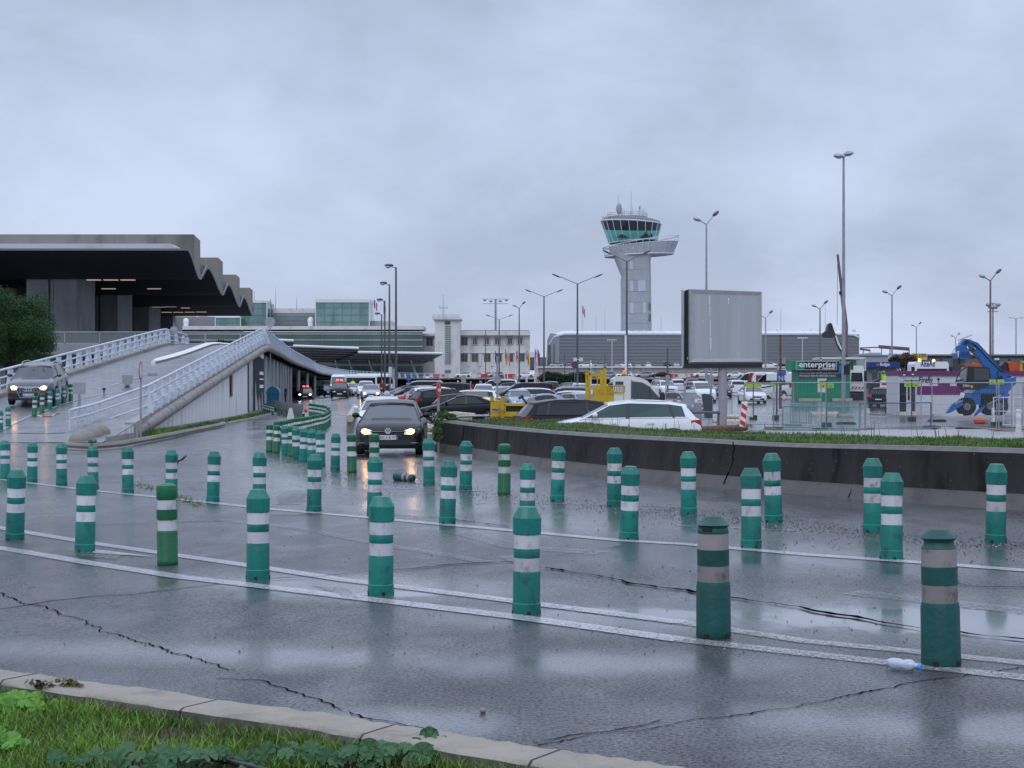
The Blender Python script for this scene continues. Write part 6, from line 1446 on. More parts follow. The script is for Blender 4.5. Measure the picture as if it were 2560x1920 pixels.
# box on the tall lamp post + rust pole with N sign
d=99.6; t=thing('junction_box','grey junction box strapped round the tall lamp post','box',(X(2115,d),d,Z(925,d))); m=MB(); m.box(-.23,.23,-.25,-.15,-.28,.28); m.build('box_body','pole_grey',t); m=MB(); m.box(-.23,.23,-.27,-.25,-.31,-.27); m.box(-.23,.23,-.27,-.25,.27,.31); m.box(-.2,.2,-.26,-.25,-.26,.26); m.build('strap','black',t)
d=82; p=P(1951,d); t=thing('letter_sign','blue letter N car park sign on a rusty pole','sign',p); m=MB(); m.cyl((0,0,0),(0,0,Z(838,d)-p.z),.085,.05,8); m.build('pole',pm('rust',(.12,.05,.035),.8,var=.5,scale=5,stain=(.2,.2,.2)),t)
m=MB(); m.box(-.19,.19,-.16,-.12,Z(954.5,d)-p.z,Z(937,d)-p.z); m.build('sign_plate',pm('sign_n',(.045,.075,.22),.45,var=.05),t); text('N',.36,'facade_white',t,face_cam(0,-.165,Z(951.5,d)-p.z),'lettering',.004,align='CENTER')
m=MB(); m.box(.05,.26,-.12,.1,Z(910,d)-p.z,Z(892,d)-p.z); m.build('box','pole_grey',t)
d=101; p=P(1955,d); t=thing('parking_sign','square blue and white framed sign behind the rusty pole','sign',p); m=MB(); m.cyl((-.3,0,0),(-.3,0,Z(905,d)-p.z),.04,n=6); m.build('pole','pole_grey',t); m=MB(); m.box(-.3,.32,-.05,-.02,Z(938,d)-p.z,Z(922,d)-p.z); m.build('sign_plate','plate_blue',t); m=MB(); m.box(-.3,.32,-.07,-.055,Z(924.5,d)-p.z,Z(922,d)-p.z); m.box(.25,.32,-.07,-.055,Z(938,d)-p.z,Z(922,d)-p.z); m.build('sign_border','facade_white',t)
# ---------- signs ----------
def disc_sign(name,label,a,d,yc,r,yaw,face,rimc=None,base=None,poly=0,mat='pole_grey',top=None):
    p=P(a,d); t=thing(name,label,'road sign',p); zc_=Z(yc,d)-p.z; m=MB(); m.cyl((0,0,-.1),(0,0,zc_+ (r*.9 if top is None else top)),.035,n=8); m.build('pole',mat,t)
    T=Matrix.Translation((0,-.04,zc_))@Matrix.Rotation(R(yaw),4,'Z')@Matrix.Rotation(R(90),4,'X'); n=poly or 28; m=MB(); m.lathe([(r,0),(r,.02),(.001,.021)],n,T=T,rot=math.pi/n if poly else 0,m=0); 
    if rimc: m.lathe([(r*.78,.022),(.001,.024)],n,T=T,m=1)
    m.lathe([(r,-.002),(.001,-.003)],n,T=T,rot=math.pi/n if poly else 0,m=2)
    m.build('sign_plate',[face,rimc or face,'pole_grey'],t); return t,T,r
disc_sign('round_sign','round speed sign seen edge-on at the foot of the ramp railing','',1,1,1,1,'') if False else None
t,T,r=disc_sign('round_sign','red-rimmed round sign on a thin post by the ramp wall, seen nearly edge-on',352,54.5,927,.33,93,'red_paint','white_paint'); 
t,T,r=disc_sign('no_entry_sign','red no-entry sign on a post at the left end of the retaining wall',1096,41.5,975,.215,77,'red_paint'); m=MB(); m.add([T@Vector(v) for v in((-.15,-.035,.03),(.15,-.035,.03),(.15,.035,.03),(-.15,.035,.03))],[(0,1,2,3)]); m.build('white_bar','white_paint',t)
disc_sign('octagonal_sign','grey back of an octagonal sign on a thick post in the car park',1243,62,949,.17,0,'galv',poly=8,top=.95)
disc_sign('octagonal_sign','grey back of an octagonal stop sign beside the white hatchback tail',1721,56,1001,.24,0,'galv',poly=8,top=.28)
disc_sign('octagonal_sign','grey back of a sign showing above the roof of the dark grey hatchback',1328,52,1010,.22,0,'galv',poly=8,top=.05)
disc_sign('round_sign','round blue no-parking sign high in front of the hangar',1437,240,912,.55,0,'sign_blue','sign_purple')
t=thing('sign_pair','two pale sign backs fixed to the lamp post above the hedge','sign',(X(1445,149),148.6,Z(899,149))); m=MB(); m.box(-.45,-.14,-.04,0,-.17,.17); m.box(.1,.45,-.04,0,-.17,.17); m.box(-.4,.4,0,.05,-.03,.03); m.build('sign_plate','facade_white',t)
disc_sign('round_sign','grey round sign back at the crest of the ramp',435,109.5,826,.29,0,'galv',top=.55)
disc_sign('octagonal_sign','pair of grey sign backs on a tall post behind the ramp crest',676,116,805,.40,0,'galv',poly=8,top=1.7)
# signs on ramp (grey backs)
for a,b,d_,lab,nm in ((198,970,62,'grey square box sign on a short foot beside the last ramp bollard','box_sign'),(318,951,72,'pale grey sign back tapering at the bottom behind the ramp railing','blank_sign'),(381,945,79,'pale grey sign back higher up behind the ramp railing','blank_sign')):
    x=X(a,d_); zg=surf(x,d_); w=.24; t=thing(nm,lab,'sign',(x,d_,zg)); zc_=Z(b,d_)-zg; m=MB()
    if nm=='box_sign': m.box(-w,w,-.05,.05,zc_-.26,zc_+.22); 
    else: m.prism([(-.25,-.02,zc_+.25),(.25,-.02,zc_+.25),(.25,-.02,zc_-.08),(.12,-.02,zc_-.24),(-.12,-.02,zc_-.24),(-.25,-.02,zc_-.08)],(0,.04,0))
    m.build('sign_plate','galv' if nm=='box_sign' else pm('sign_backing',(.27,.29,.27),.6,var=.1),t); m=MB(); m.cyl((0,0,0),(0,0,zc_-.2),.07,.05,8); m.box(-.13,.13,-.1,.1,0,.05); m.build('foot','galv',t)
p=G(260,984); t=thing('traffic_stud','small black flexible marker standing on the ramp line','road marker',p); m=MB(); m.cyl((0,0,0),(0,0,.14),.03,.03,8); m.lathe([(.03,.14),(.09,.20),(.075,.25),(.01,.26)],12); m.build('marker_body','black',t)
p=G(318,968); t=thing('traffic_stud','small black base under the pale sign back','road marker',p); m=MB(); m.cyl((0,0,0),(0,0,.1),.12,.05,8); m.build('marker_body','black',t)
m=MB(); pp=[G(a,b,None) for a,b in((93,1041),(106,1043),(130,1042),(137,1037),(150,1035))]
for i,(a,b) in enumerate(zip(pp,pp[1:])): m.cyl(a+Vector((0,0,.03)),b+Vector((0,0,.03)),.02,n=5,m=i%2)
tag(m.build('barrier_tape',['white_paint','red_paint']),'red and white barrier tape lying on the ramp by the broken bollard','tape')
# ---------- flags ----------
def flag(name,label,px_,d,topy,boty,cols,fw=1.0,fh=1.5,z0=None,mat='white_paint',grp='flagpoles in front of the office building',r=.09):
    p=Vector((X(px_,d),d,Z(boty,d))); t=thing(name,label,'flagpole',p,0,grp); h=Z(topy,d)-p.z
    m=MB(); m.cyl((0,0,0),(0,0,h),r,r*.6,8); m.build('pole',mat,t)
    m=MB(); n=len(cols); zt=h-.1; 
    for i in range(n):
        for j in range(6):
            z0_,z1=zt-fh*j/6,zt-fh*(j+1)/6
            def q(u,z,k): sag=u*.55; return Vector((u*fw*.36,.12*math.sin(u*7+k*1.1),z-sag*fh*.8-u*.3))
            m.q(q((i)/n,z0_,j),q((i+1)/n,z0_,j),q((i+1)/n,z1,j+1),q(i/n,z1,j+1),m=i)
    m.build('flag',['flag_'+c for c in cols],t); return t
FL=[(1237,('blue','blue')),(1262,('black','yellow','red')),(1269,('red','white','red')),(1288,('white','red','white')),(1293,('blue','white','red')),(1315,('green','white','red')),(1318,('red','yellow')),(1337,('blue','blue','white')),(1340,('white','red')),(1343.5,('red','blue'))]
cn=lambda c:' and '.join(dict.fromkeys(c))
for i,(a,c) in enumerate(FL): flag('flagpole',f'{ORD[i]} white flagpole from the left with a {cn(c)} flag',a,340,868 if i%2 else 872,956,c,1.5,2.6)
flag('flagpole','French flag flying on the glass terminal roof',935,436,747,805,('blue','white','red'),2.6,2.3,mat='pole_grey',grp='flags on the roofs',r=.06)
flag('flagpole','dark European flag on the terminal roof beside the lamp post',959,436,749,812,('blue','blue'),1.6,3.6,mat='pole_grey',grp='flags on the roofs',r=.06)
flag('flagpole','French flag on a thin pole above the hangar roof',1456,455,762,828,('blue','white','red'),2.2,2.5,mat='pole_grey',grp='flags on the roofs',r=.06)
# hedge and small trees
def bush(label,a0,a1,y0,y1,d,n,leaf='hedge',name='hedge',cat='hedge'):
    t=thing(name,label,cat,(X((a0+a1)/2,d),d,Z(y1,d))); m=MB(); w=(X(a1,d)-X(a0,d))/2; h=Z(y0,d)-Z(y1,d); rnd=random.Random(a0)
    for _ in range(n):
        x=rnd.uniform(-w,w); top=h*(.72+.28*noise2(x*.35+a0,1.3))*(1-.5*abs(x/w)**6); z=rnd.random()**.6*top; y=rnd.uniform(-1,1)*1.5; s=.28*rnd.uniform(.5,1.2)
        u=Vector((rnd.gauss(0,1),rnd.gauss(0,1),rnd.gauss(0,1))).normalized()*s; v=u.orthogonal().normalized()*s*.6; p=Vector((x,y,z)); m.add([p-u,p+v,p+u,p-v],[(0,1,2,3)])
    m.build('foliage',leaf,t); m=MB(); 
    for i in range(6): m.cyl((-w+w*i/3,0,-.3),(-w+w*i/3,0,h*.6),.12,n=5)
    m.build('stem','bark',t)
bush('dark clipped hedge behind the middle of the car park',1344,1470,928,962,262,5200)
bush('small dark bush at the terminal roadside above the ramp crest',465,505,857,868,160,900,name='bush',cat='bush'); bush('low dark bush showing over the ramp crest kerb',545,580,853,868,160,900,name='bush',cat='bush')
tree('autumn_tree','leafless-looking reddish brown tree between the blue shop and the yellow banner',(X(2254,170),170,Z(905,170)),.8,2.0,6500,'autumn',.09,.12,squash=.6,lobes=24)
# ---------- green rental kiosk ----------
d=138.0; p=P(2060,d); t=thing('rental_kiosk','dark green rental kiosk with a black enterprise sign board','kiosk',p); zg=p.z; ox=p.x
kx=lambda a:X(a,d)-ox
kz=lambda y:Z(y,d)-zg
m=MB(); m.box(kx(1995),kx(2125),0,3.2,-.1,kz(905)); m.build('wall','sign_green',t)
m=MB(); m.box(kx(1978),kx(2131),-.35,3.0,kz(925),kz(902)); m.build('sign_fascia','sign_green',t)
m=MB(); m.box(kx(1988),kx(2088),-.45,-.36,kz(924.5),kz(903.5)); sb=m.build('sign_board','black',t)
m=MB(); m.box(kx(1989),kx(2008),-.455,-.45,kz(923.8),kz(904.2)); m.build('green_square','sign_green',sb)
m=MB(); 
for y0,y1,x0,x1 in((903,904,1987.5,2088.5),(924.2,925.2,1987.5,2088.5),(903,925,1987.5,1988.6),(903,925,2087.5,2088.6)): m.box(kx(x0),kx(x1),-.47,-.45,kz(y1),kz(y0))
m.box(kx(1988.5),kx(1997),-.475,-.465,kz(914.6),kz(913.6)); m.build('white_edge','facade_white',sb)
text('enterprise',.72,'white_paint',sb,face_cam(kx(1995),-.475,kz(918)),'lettering',.005,width=kx(2085)-kx(1995),bold=.012)
text('rent-a-car',.26,'white_paint',sb,face_cam(kx(2053),-.475,kz(923)),'lettering',.004,width=kx(2085)-kx(2053),bold=.006)
m=MB(); m.box(kx(1997),kx(2110),-.04,0,kz(946),kz(926)); sc=m.build('slogan_band',pm('slogan_dark',(.06,.07,.09),.5,var=.05),t)
text("Avez-vous bien vérifié que vous n'avez",.28,'facade_white',sc,face_cam(kx(1998),-.045,kz(934.5)),'lettering',.003,width=kx(2099)-kx(1998),bold=.004)
text("rien laissé dans le véhicule? merci.",.28,'facade_white',sc,face_cam(kx(1998),-.045,kz(941.5)),'lettering',.003,width=kx(2089)-kx(1998),bold=.004)
m=MB(); m.box(kx(2090),kx(2131),-.40,-.36,kz(922),kz(904)); m.build('side_sign',pm('sign_dark_green',(.01,.05,.05),.4),t); text('National',.28,'facade_white',t,face_cam(kx(2096),-.41,kz(909)),'lettering',.003,width=kx(2120)-kx(2096))
m=MB(); m.box(kx(2044),kx(2066),-.03,-.0,kz(981),kz(946)); m.build('notice_panel','facade_white',t)
m=MB(); m.box(kx(2093),kx(2111),-.7,-.6,kz(935),kz(913)); m.build('blue_panel','plate_blue',t)
for i,(a,b) in enumerate(((1994,2048),(2077,2128))):
    m=MB(); m.box(kx(a),kx(b),-.6,-.2,-.05,kz(996)); 
    for q in range(8): xx=kx(a)+(kx(b)-kx(a))*q/8; m.box(xx,xx+(kx(b)-kx(a))/9,-.62,-.22,-.05,kz(random.uniform(995,998)))
    tag(m.build('concrete_block','grubby_white'),('left' if i==0 else 'right')+' chipped white concrete block at the foot of the green kiosk','block'); bpy.context.collection.objects[-1] 
    o=[o for o in bpy.data.objects if o.name.startswith('concrete_block')][-1]; o.location=p
# ---------- blue shop ----------
d=150.0; p=P(2205,d); t=thing('rental_shop','grey rental shop with a dark blue Budget sign','shop',p); ox=p.x; zg=p.z
m=MB(); m.box(kx(2165)+ox-ox if False else X(2165,d)-ox,X(2244,d)-ox,0,8,-.1,Z(918,d)-zg); m.build('wall',pm('shop_grey',(.21,.23,.28),.6,var=.08),t)
m=MB(); m.box(X(2165,d)-ox,X(2244,d)-ox,-.8,0,Z(919,d)-zg,Z(905.5,d)-zg); m.build('sign_fascia','sign_blue',t)
text('Budget',.42,'white_paint',t,face_cam(X(2195,d)-ox,-.82,Z(914.5,d)-zg),'lettering',.004,width=(2219-2195)*d/F,bold=.01)
m=MB(); m.box(X(2186,d)-ox,X(2193,d)-ox,-.82,-.8,Z(914,d)-zg,Z(909.5,d)-zg); m.build('sign_emblem',pm('emblem_orange',(.5,.10,.05),.4,var=0),t)
m=MB(); m.box(X(2223,d)-ox,X(2238,d)-ox,-.02,0,-.0,Z(928,d)-zg); m.box(X(2180,d)-ox,X(2215,d)-ox,-.03,0,1.0,Z(930,d)-zg); m.build('shop_window','glass_dark',t); m=MB(); m.box(X(2180,d)-ox,X(2191,d)-ox,-.05,-.03,Z(931,d)-zg,Z(920,d)-zg); m.build('teal_poster',pm('teal_p',(.10,.35,.36),.5),t)
m=MB(); m.box(X(2145,165),X(2220,165),165,185,0,Z(888,165)); m.box(X(2145,165),X(2222,165),164.8,185,Z(889,165),Z(886.5,165)); m.box(X(2195,165),X(2222,165),168,175,Z(886,165),Z(880,165)); tag(m.build('grey_shed','billboard_frame'),'low grey flat-roofed building behind the blue shop','building')
t=thing('steel_frame','rusty steel roof beams of an unfinished shelter behind the blue shop','steel frame')
m=MB(); d=215
m.cyl(P(2150,d,py=870),P(2197,d,py=868),.12,n=4); m.cyl(P(2150,d,py=873),P(2175,d,py=876),.18,n=4); m.cyl(P(2197,d,py=865),P(2273,d,py=871),.2,n=4); m.cyl(P(2197,d,py=869),P(2273,d,py=875),.16,n=4)
m.build('beam','pole_red',t); m=MB()
for a,b in ((2158,874),(2175,876),(2204,868),(2225,869),(2273,873)): m.cyl(P(a,d,py=890),P(a,d,py=b),.09,n=4)
m.build('support','pole_grey',t)
# white canopy frame and truck cab
d=146; p=P(2110,d); t=thing('canopy_frame','white canopy frame standing behind the green kiosk','canopy',p); m=MB(); m.box(X(2052,d)-p.x,X(2164,d)-p.x,0,4,Z(898,d)-p.z,Z(893,d)-p.z); m.box(X(2162,d)-p.x,X(2164.5,d)-p.x,0,.3,0,Z(895,d)-p.z); m.box(X(2052,d)-p.x,X(2054,d)-p.x,0,.3,0,Z(895,d)-p.z); m.build('frame','facade_white',t); m=MB(); m.box(X(2136,d)-p.x,X(2162,d)-p.x,3.6,3.7,0,Z(898,d)-p.z); m.build('curtain',pm('curtain',(.36,.35,.32),.7,var=.15,stretch=(3,1,.1)),t)
def lorry(name,label,a0,a1,y0,y1,d,striped=True):
    p=P((a0+a1)/2,d); p.z=Z(y1,d); t=thing(name,label,'truck',p); w=X(a1,d)-X(a0,d); h=Z(y0,d)-p.z; x0,x1=-w/2,w/2
    m=MB(); m.prism([(x0,0,.45*h*.6),(x0,0,h*.93),(x0+.12,0,h),(x1-.12,0,h),(x1,0,h*.93),(x1,0,.27*h)],(0,2.2,0)); m.build('cab','white_paint',t)
    m=MB(); m.prism([(x0+.12,-.04,h*.55),(x0+.18,-.04,h*.80),(x1-.18,-.04,h*.80),(x1-.12,-.04,h*.55)],(0,.1,0)); m.build('windscreen','glass_car',t)
    m=MB(); m.box(x0+.05,x1-.05,-.08,.3,h*.05,h*.22); m.box(x0,x1,.3,2.4,0,h*.27); m.build('bumper','plastic_black',t)
    m=MB(); m.box(x1+.02,x1+.25,-.05,.1,h*.55,h*.85); m.build('mirror','black',t); m=MB(); m.box(x0-.25,x0-.02,-.05,.1,h*.55,h*.85); m.build('mirror','black',t)
    for x in(x0+.2,x1-.2): w_=MB(); w_.cyl((x-.15,.8,.45),(x+.15,.8,.45),.48,n=14); w_.build('wheel','rubber',t)
    if striped:
        m=MB()
        for i in range(7): m.add([(x0+.15+i*.3,-.05,h*.34),(x0+.3+i*.3,-.05,h*.34),(x0+.42+i*.3,-.05,h*.40),(x0+.27+i*.3,-.05,h*.40)],[(0,1,2,3)])
        m.build('warning_stripes','red_paint',t)
    return t
lorry('lorry','white lorry with red warning stripes beside the green kiosk',2124,2160,914,1002,142)
t=lorry('lorry','white lorry cab with amber beacons behind the purple kiosk',2287,2372,904,992,118,False); w=(2372-2287)*118/F; hh=Z(904,118)-Z(992,118)
text('AltéAd',.62,'sign_blue',t,face_cam(-w*.33,-.02,hh*.86),'lettering',.004,width=w*.42,bold=.01)
m=MB(); m.ball((-w*.30,.6,hh+.10),(.12,.12,.14),8,5); m.ball((w*.12,.6,hh+.08),(.12,.12,.12),8,5); m.build('beacon','lit_amber',t)
m=MB(); m.box(w*.30,w*.44,-.03,0,hh*.62,hh*.80); m.build('side_window','glass_dark',t)
# ---------- purple and white kiosk ----------
d=95.0; p=P(2360,d); t=thing('rental_kiosk','white rental kiosk with purple bands and Firefly lettering','kiosk',p); ox=p.x; zg=p.z; KX=lambda a:X(a,d)-ox; KZ=lambda y:Z(y,d)-zg
m=MB(); m.box(KX(2246),KX(2560),0,3,-.0,KZ(938.5)); m.build('wall','kiosk_white',t)
m=MB(); m.box(KX(2245),KX(2561),-.12,3.1,KZ(939),KZ(927.5)); m.build('roof_fascia','sign_purple',t)
m=MB(); m.box(KX(2292.5),KX(2520),-.02,.0,KZ(987),KZ(965)); m.box(KX(2345),KX(2375),-.02,.0,KZ(965),KZ(958)); m.build('purple_band','sign_purple',t)
text('Firefly',.55,'black',t,face_cam(KX(2296),-.03,KZ(957)),'lettering',.004,width=KX(2331)-KX(2296),shear=.15,bold=.004)
text('Firefly',.55,'black',t,face_cam(KX(2458),-.03,KZ(957)),'lettering',.004,width=KX(2493)-KX(2458),shear=.15,bold=.004)
m=MB(); m.lathe([(.075,0),(.075,.02)],12,T=face_cam(KX(2346),-.01,KZ(948))); m.box(KX(2345.3),KX(2346.7),-.03,-.01,KZ(964),KZ(948)); m.build('lamp_symbol','black',t)
m=MB(); m.box(KX(2248),KX(2265),-.03,-.0,KZ(1029),KZ(954)); m.box(KX(2269),KX(2274),-.03,-.0,KZ(1000),KZ(954)); m.box(KX(2279),KX(2288),-.03,0,KZ(1028),KZ(954)); m.build('door_glass','glass_dark',t)
m=MB(); m.box(KX(2246),KX(2248),-.05,0,0,KZ(953)); m.box(KX(2266),KX(2268),-.05,0,0,KZ(953)); m.box(KX(2276),KX(2278),-.05,0,0,KZ(953)); m.box(KX(2288),KX(2290.5),-.05,0,0,KZ(953)); m.box(KX(2246),KX(2290),-.3,0,-.0,KZ(1029.5)); m.build('door_frame','facade_white',t)
for a in (2258,2280): m=MB(); m.ball((KX(a),-.2,KZ(938 if a<2270 else 936.5)),(.09,.09,.05),8,5); m.build('spotlight','facade_white',t)
# ---------- blue telehandler ----------
d=85.0; p=P(2430,d); t=thing('telehandler','blue telescopic handler with its boom bent over the purple kiosk','telehandler',p); ox=p.x; zg=p.z; KX=lambda a:X(a,d)-ox; KZ=lambda y:Z(y,d)-zg
def zz(x,y): return (2240+x/5.353,800+y/5.353)
def poly(lst,y0,dy,mat,name,m=None,par=None):
    mm=m or MB(); mm.prism([(KX(zz(a,b)[0]),y0,KZ(zz(a,b)[1])) for a,b in lst],(0,dy,0)); 
    if m is None: return mm.build(name,mat,par or t)
poly([(975,335),(1060,300),(1120,370),(1430,720),(1520,740),(1525,800),(1270,780),(1250,740),(1090,500),(1000,400)],-.3,.6,'paint_blue','boom')
poly([(1060,300),(1085,300),(1470,720),(1430,725)],-.1,.75,'plastic_black','boom_cable')
poly([(850,310),(900,255),(960,260),(1060,300),(1040,340),(960,345),(925,330),(890,350),(840,360)],-.28,.56,'paint_blue','boom_head')
poly([(830,350),(900,340),(925,375),(965,470),(970,500),(915,520),(795,515),(775,450),(800,435),(835,430)],-.45,.9,'paint_blue','tool_carriage')
poly([(790,420),(810,415),(805,500),(795,500)],-.5,.1,'facade_white','carriage_edge'); poly([(825,515),(855,515),(850,600),(835,600)],-.1,.2,'plastic_black','hook')
poly([(880,625),(1170,640),(1180,800),(1175,870),(1010,930),(800,935),(740,880),(725,830),(860,820)],-1.15,.1,'plastic_black','cab_frame')
poly([(900,650),(935,645),(930,810),(875,812),(880,720)],-1.17,.02,'glass_car','cab_window'); poly([(962,650),(1160,655),(1160,800),(962,812)],-1.17,.02,'glass_dark','cab_window')
poly([(885,630),(1170,640),(1178,820),(860,820)],-1.05,1.2,'glass_dark','cab_body')
m=MB(); m.tube([(KX(zz(a,b)[0]),-1.15,KZ(zz(a,b)[1])) for a,b in((720,830),(735,770),(770,700),(830,650),(895,628))],.035,5); m.tube([(KX(zz(a,b)[0]),-1.15,KZ(zz(a,b)[1])) for a,b in((720,815),(760,812),(825,798))],.05,5); m.build('cab_guard','plastic_black',t)
poly([(1005,850),(1365,835),(1420,790),(1520,760),(1520,850),(1420,960),(1370,975),(940,975),(1005,930)],-1.1,1.9,'paint_blue','turret')
poly([(945,975),(1060,975),(1060,1130),(945,1130)],-1.0,1.9,'paint_blue','chassis_block'); poly([(1040,980),(1290,985),(1300,1130),(1040,1130)],-.9,1.8,'plastic_black','undercarriage'); poly([(1235,1040),(1420,1030),(1420,1130),(1235,1130)],-1.0,1.9,'paint_blue','chassis_block')
poly([(800,1070),(820,1130),(640,1240),(590,1245),(660,1140),(690,1110)],-1.2,.25,'paint_blue','outrigger'); poly([(1110,1150),(1060,1225),(1040,1230),(970,1285),(985,1250),(1060,1160)],-1.2,.25,'paint_blue','outrigger'); poly([(1290,1040),(1400,960),(1430,1010),(1300,1080)],-1.2,.25,'paint_blue','outrigger')
poly([(700,1115),(805,1070),(812,1080),(710,1128)],-1.25,.04,'galv','ram'); poly([(1130,1115),(1270,1055),(1275,1066),(1140,1128)],-1.25,.04,'galv','ram')
for x,y in((872,1180),(1180,1175),(860,1010),(1300,1175)):
    if y<1100: continue
    a,b=zz(x,y); w=MB(); w.cyl((KX(a),-1.1,KZ(b)+.1),(KX(a),-.65,KZ(b)+.1),.50,n=18,m=0); w.cyl((KX(a),-1.12,KZ(b)+.1),(KX(a),-1.09,KZ(b)+.1),.2,n=12,m=1); w.build('wheel',['rubber','rim_grey'],t)
text('TUROMAN' if False else 'TUREAN',.18,'white_paint',t,face_cam(KX(zz(810,890)[0]),-1.17,KZ(zz(810,893)[1])),'lettering',.003,width=.36)
m=MB(); m.box(KX(2390),KX(2409),-1.168,-1.155,KZ(968),KZ(964)); m.build('name_strip','red_paint',t); m=MB(); m.box(KX(2411),KX(2416.5),-1.17,-1.155,KZ(970),KZ(963)); m.build('warning_label','paint_yellow',t)
m=MB(); m.cyl((KX(2395),0,KZ(850)),(KX(2430),0,KZ(836)),.05,n=5); m.cyl((KX(2392),0,KZ(862)),(KX(2378),0,KZ(885)),.03,n=5); m.cyl((KX(2393),0,KZ(864)),(KX(2428),0,KZ(846)),.03,n=5); m.build('boom_pipe','facade_white',t)
m=MB(); m.box(KX(zz(1010,370)[0]),KX(zz(1045,370)[0]),-.34,-.3,KZ(zz(1010,395)[1]),KZ(zz(1010,372)[1])); m.build('boom_label','facade_white',t)
m=MB()
for pts_ in ([(1030,330),(1120,420),(1250,560),(1400,700)],[(960,300),(1010,320),(1050,380)],[(1340,680),(1335,740),(1345,800)],[(1480,700),(1440,640),(1400,600)],[(900,300),(890,350),(920,380)]):
    m.tube([(KX(zz(a,b)[0]),-.36,KZ(zz(a,b)[1])) for a,b in pts_],.028,5)
for a,b in ((930,290),(905,345),(1380,770),(1490,770),(1010,400)): m.cyl((KX(zz(a,b)[0]),-.36,KZ(zz(a,b)[1])),(KX(zz(a,b)[0]),.36,KZ(zz(a,b)[1])),.10,n=10)
for a,b,c_,d_ in ((800,440,930,452),(805,470,950,480),(1060,860,1240,868),(1060,900,1240,908),(1300,860,1400,868)): m.box(KX(zz(a,b)[0]),KX(zz(c_,d_)[0]),-1.13,-1.10,KZ(zz(a,d_)[1]),KZ(zz(a,b)[1]))
for x in range(815,960,28): m.box(KX(zz(x,1)[0]),KX(zz(x+8,1)[0]),-.47,-.44,KZ(zz(1,505)[1]),KZ(zz(1,450)[1]))
m.build('hose_and_pin','plastic_black',t)
# orange machine + loader crane + tall boom
d=102; t=thing('orange_excavator','orange crane arm and yellow post behind the site fence at the right edge','excavator',P(2530,d)); ox=t.location.x; zg=t.location.z; KX=lambda a:X(a,d)-ox; KZ=lambda y:Z(y,d)-zg
poly([(1480,570),(1530,560),(1620,580),(1710,690),(1740,760),(1740,800),(1690,790),(1600,690),(1560,660),(1560,780),(1520,780),(1490,640)],-.4,.8,'paint_orange','arm'); poly([(1615,590),(1650,590),(1650,820),(1615,820)],-.7,.3,pm('ochre',(.42,.26,.06),.5,var=.2),'post'); poly([(1635,545),(1700,545),(1700,580),(1635,580)],-.7,.3,'ochre','head'); poly([(1440,560),(1490,570),(1520,720),(1400,700),(1390,610)],-.2,.6,'plastic_black','hoses'); poly([(1580,820),(1740,820),(1740,960),(1580,950)],-.5,1.5,'ochre','base_body'); poly([(875,585),(1050,580),(1060,570),(1140,575),(1165,600),(1160,625),(1060,620),(880,592)],0,.5,'paint_orange','counter_arm')
m=MB(); m.cyl((KX(2520),0,-.1),(KX(2545),0,-.1),.8,n=8); m.box(KX(2510),KX(2570),-.8,1.2,0,KZ(975)); m.build('tracks','plastic_black',t)
d=148; t=thing('loader_crane','dark hydraulic loader crane arm with a clamshell bucket above the green kiosk','loader crane',P(2115,d)); ox=t.location.x; zg=t.location.z; KX=lambda a:X(a,d)-ox; KZ=lambda y:Z(y,d)-zg
def zz(x,y): return (1860+x/2.963,640+y/2.963)
poly([(625,500),(640,495),(650,505),(665,555),(690,610),(715,650),(732,700),(745,740),(735,745),(700,690),(675,620),(650,570),(635,520)],-.2,.5,'plastic_black','arm'); poly([(722,700),(732,700),(768,745),(775,780),(740,790)],-.2,.5,'plastic_black','mast')
poly([(620,505),(632,500),(630,545),(660,560),(665,590),(645,605),(595,605),(580,575),(610,550)],-.5,1.0,pm('grab',(.03,.028,.03),.5,var=.4),'bucket'); poly([(668,590),(680,590),(700,640),(722,690),(714,694),(690,650)],-.3,.1,'facade_white','ram')
m=MB(); m.box(-.4,.4,0,1,0,KZ(900)); m.build('column','plastic_black',t)
t=thing('crane_boom','very tall thin dark lattice crane boom leaning left behind the tall lamp post','crane',P(2112,180)); ox=t.location.x; zg=t.location.z; d=180; KX=lambda a:X(a,d)-ox; KZ=lambda y:Z(y,d)-zg
m=MB(); a0,a1=Vector((KX(2114),0,KZ(812))),Vector((KX(2094),0,KZ(636))); m.cyl(a0,a0.lerp(a1,.45),.28,.24,5); m.cyl(a0.lerp(a1,.45),a1,.20,.14,5); m.cyl((0,0,0),a0,.35,.28,6); m.build('boom','pole_red',t); m=MB(); m.cyl(a0.lerp(a1,.43),a0.lerp(a1,.48),.34,n=6); m.build('joint','black',t); m=MB(); m.cyl(a1,Vector((KX(2093),0,KZ(812))),.03,n=4); m.build('cable','pole_dark',t)
# dark long building + banners
d=190; t=thing('dark_building','long dark low building with wide windows behind the construction site','building',P(2440,d)); ox=t.location.x; zg=t.location.z; KX=lambda a:X(a,d)-ox; KZ=lambda y:Z(y,d)-zg
m=MB(); m.box(KX(2316),KX(2720),0,12,0,KZ(887)); m.build('wall',pm('dark_clad',(.045,.045,.055),.5,var=.15),t); m=MB(); m.box(KX(2316),KX(2720),-.3,12.3,KZ(890),KZ(886)); m.build('roof_edge','rim_grey',t)
for a,b in ((2321,2350),(2354,2382),(2412,2446),(2498,2520),(2526,2556),(2470,2490)): m=MB(); m.box(KX(a),KX(b),-.04,0,KZ(918),KZ(896)); m.build('window',pm('dull_glass',(.10,.11,.12),.2,var=.2,scale=.6) if 'dull_glass' not in M else 'dull_glass',t)
m=MB(); m.box(KX(2486),KX(2498),-.05,0,KZ(900),KZ(895)); m.build('window_sign','white_paint',t)
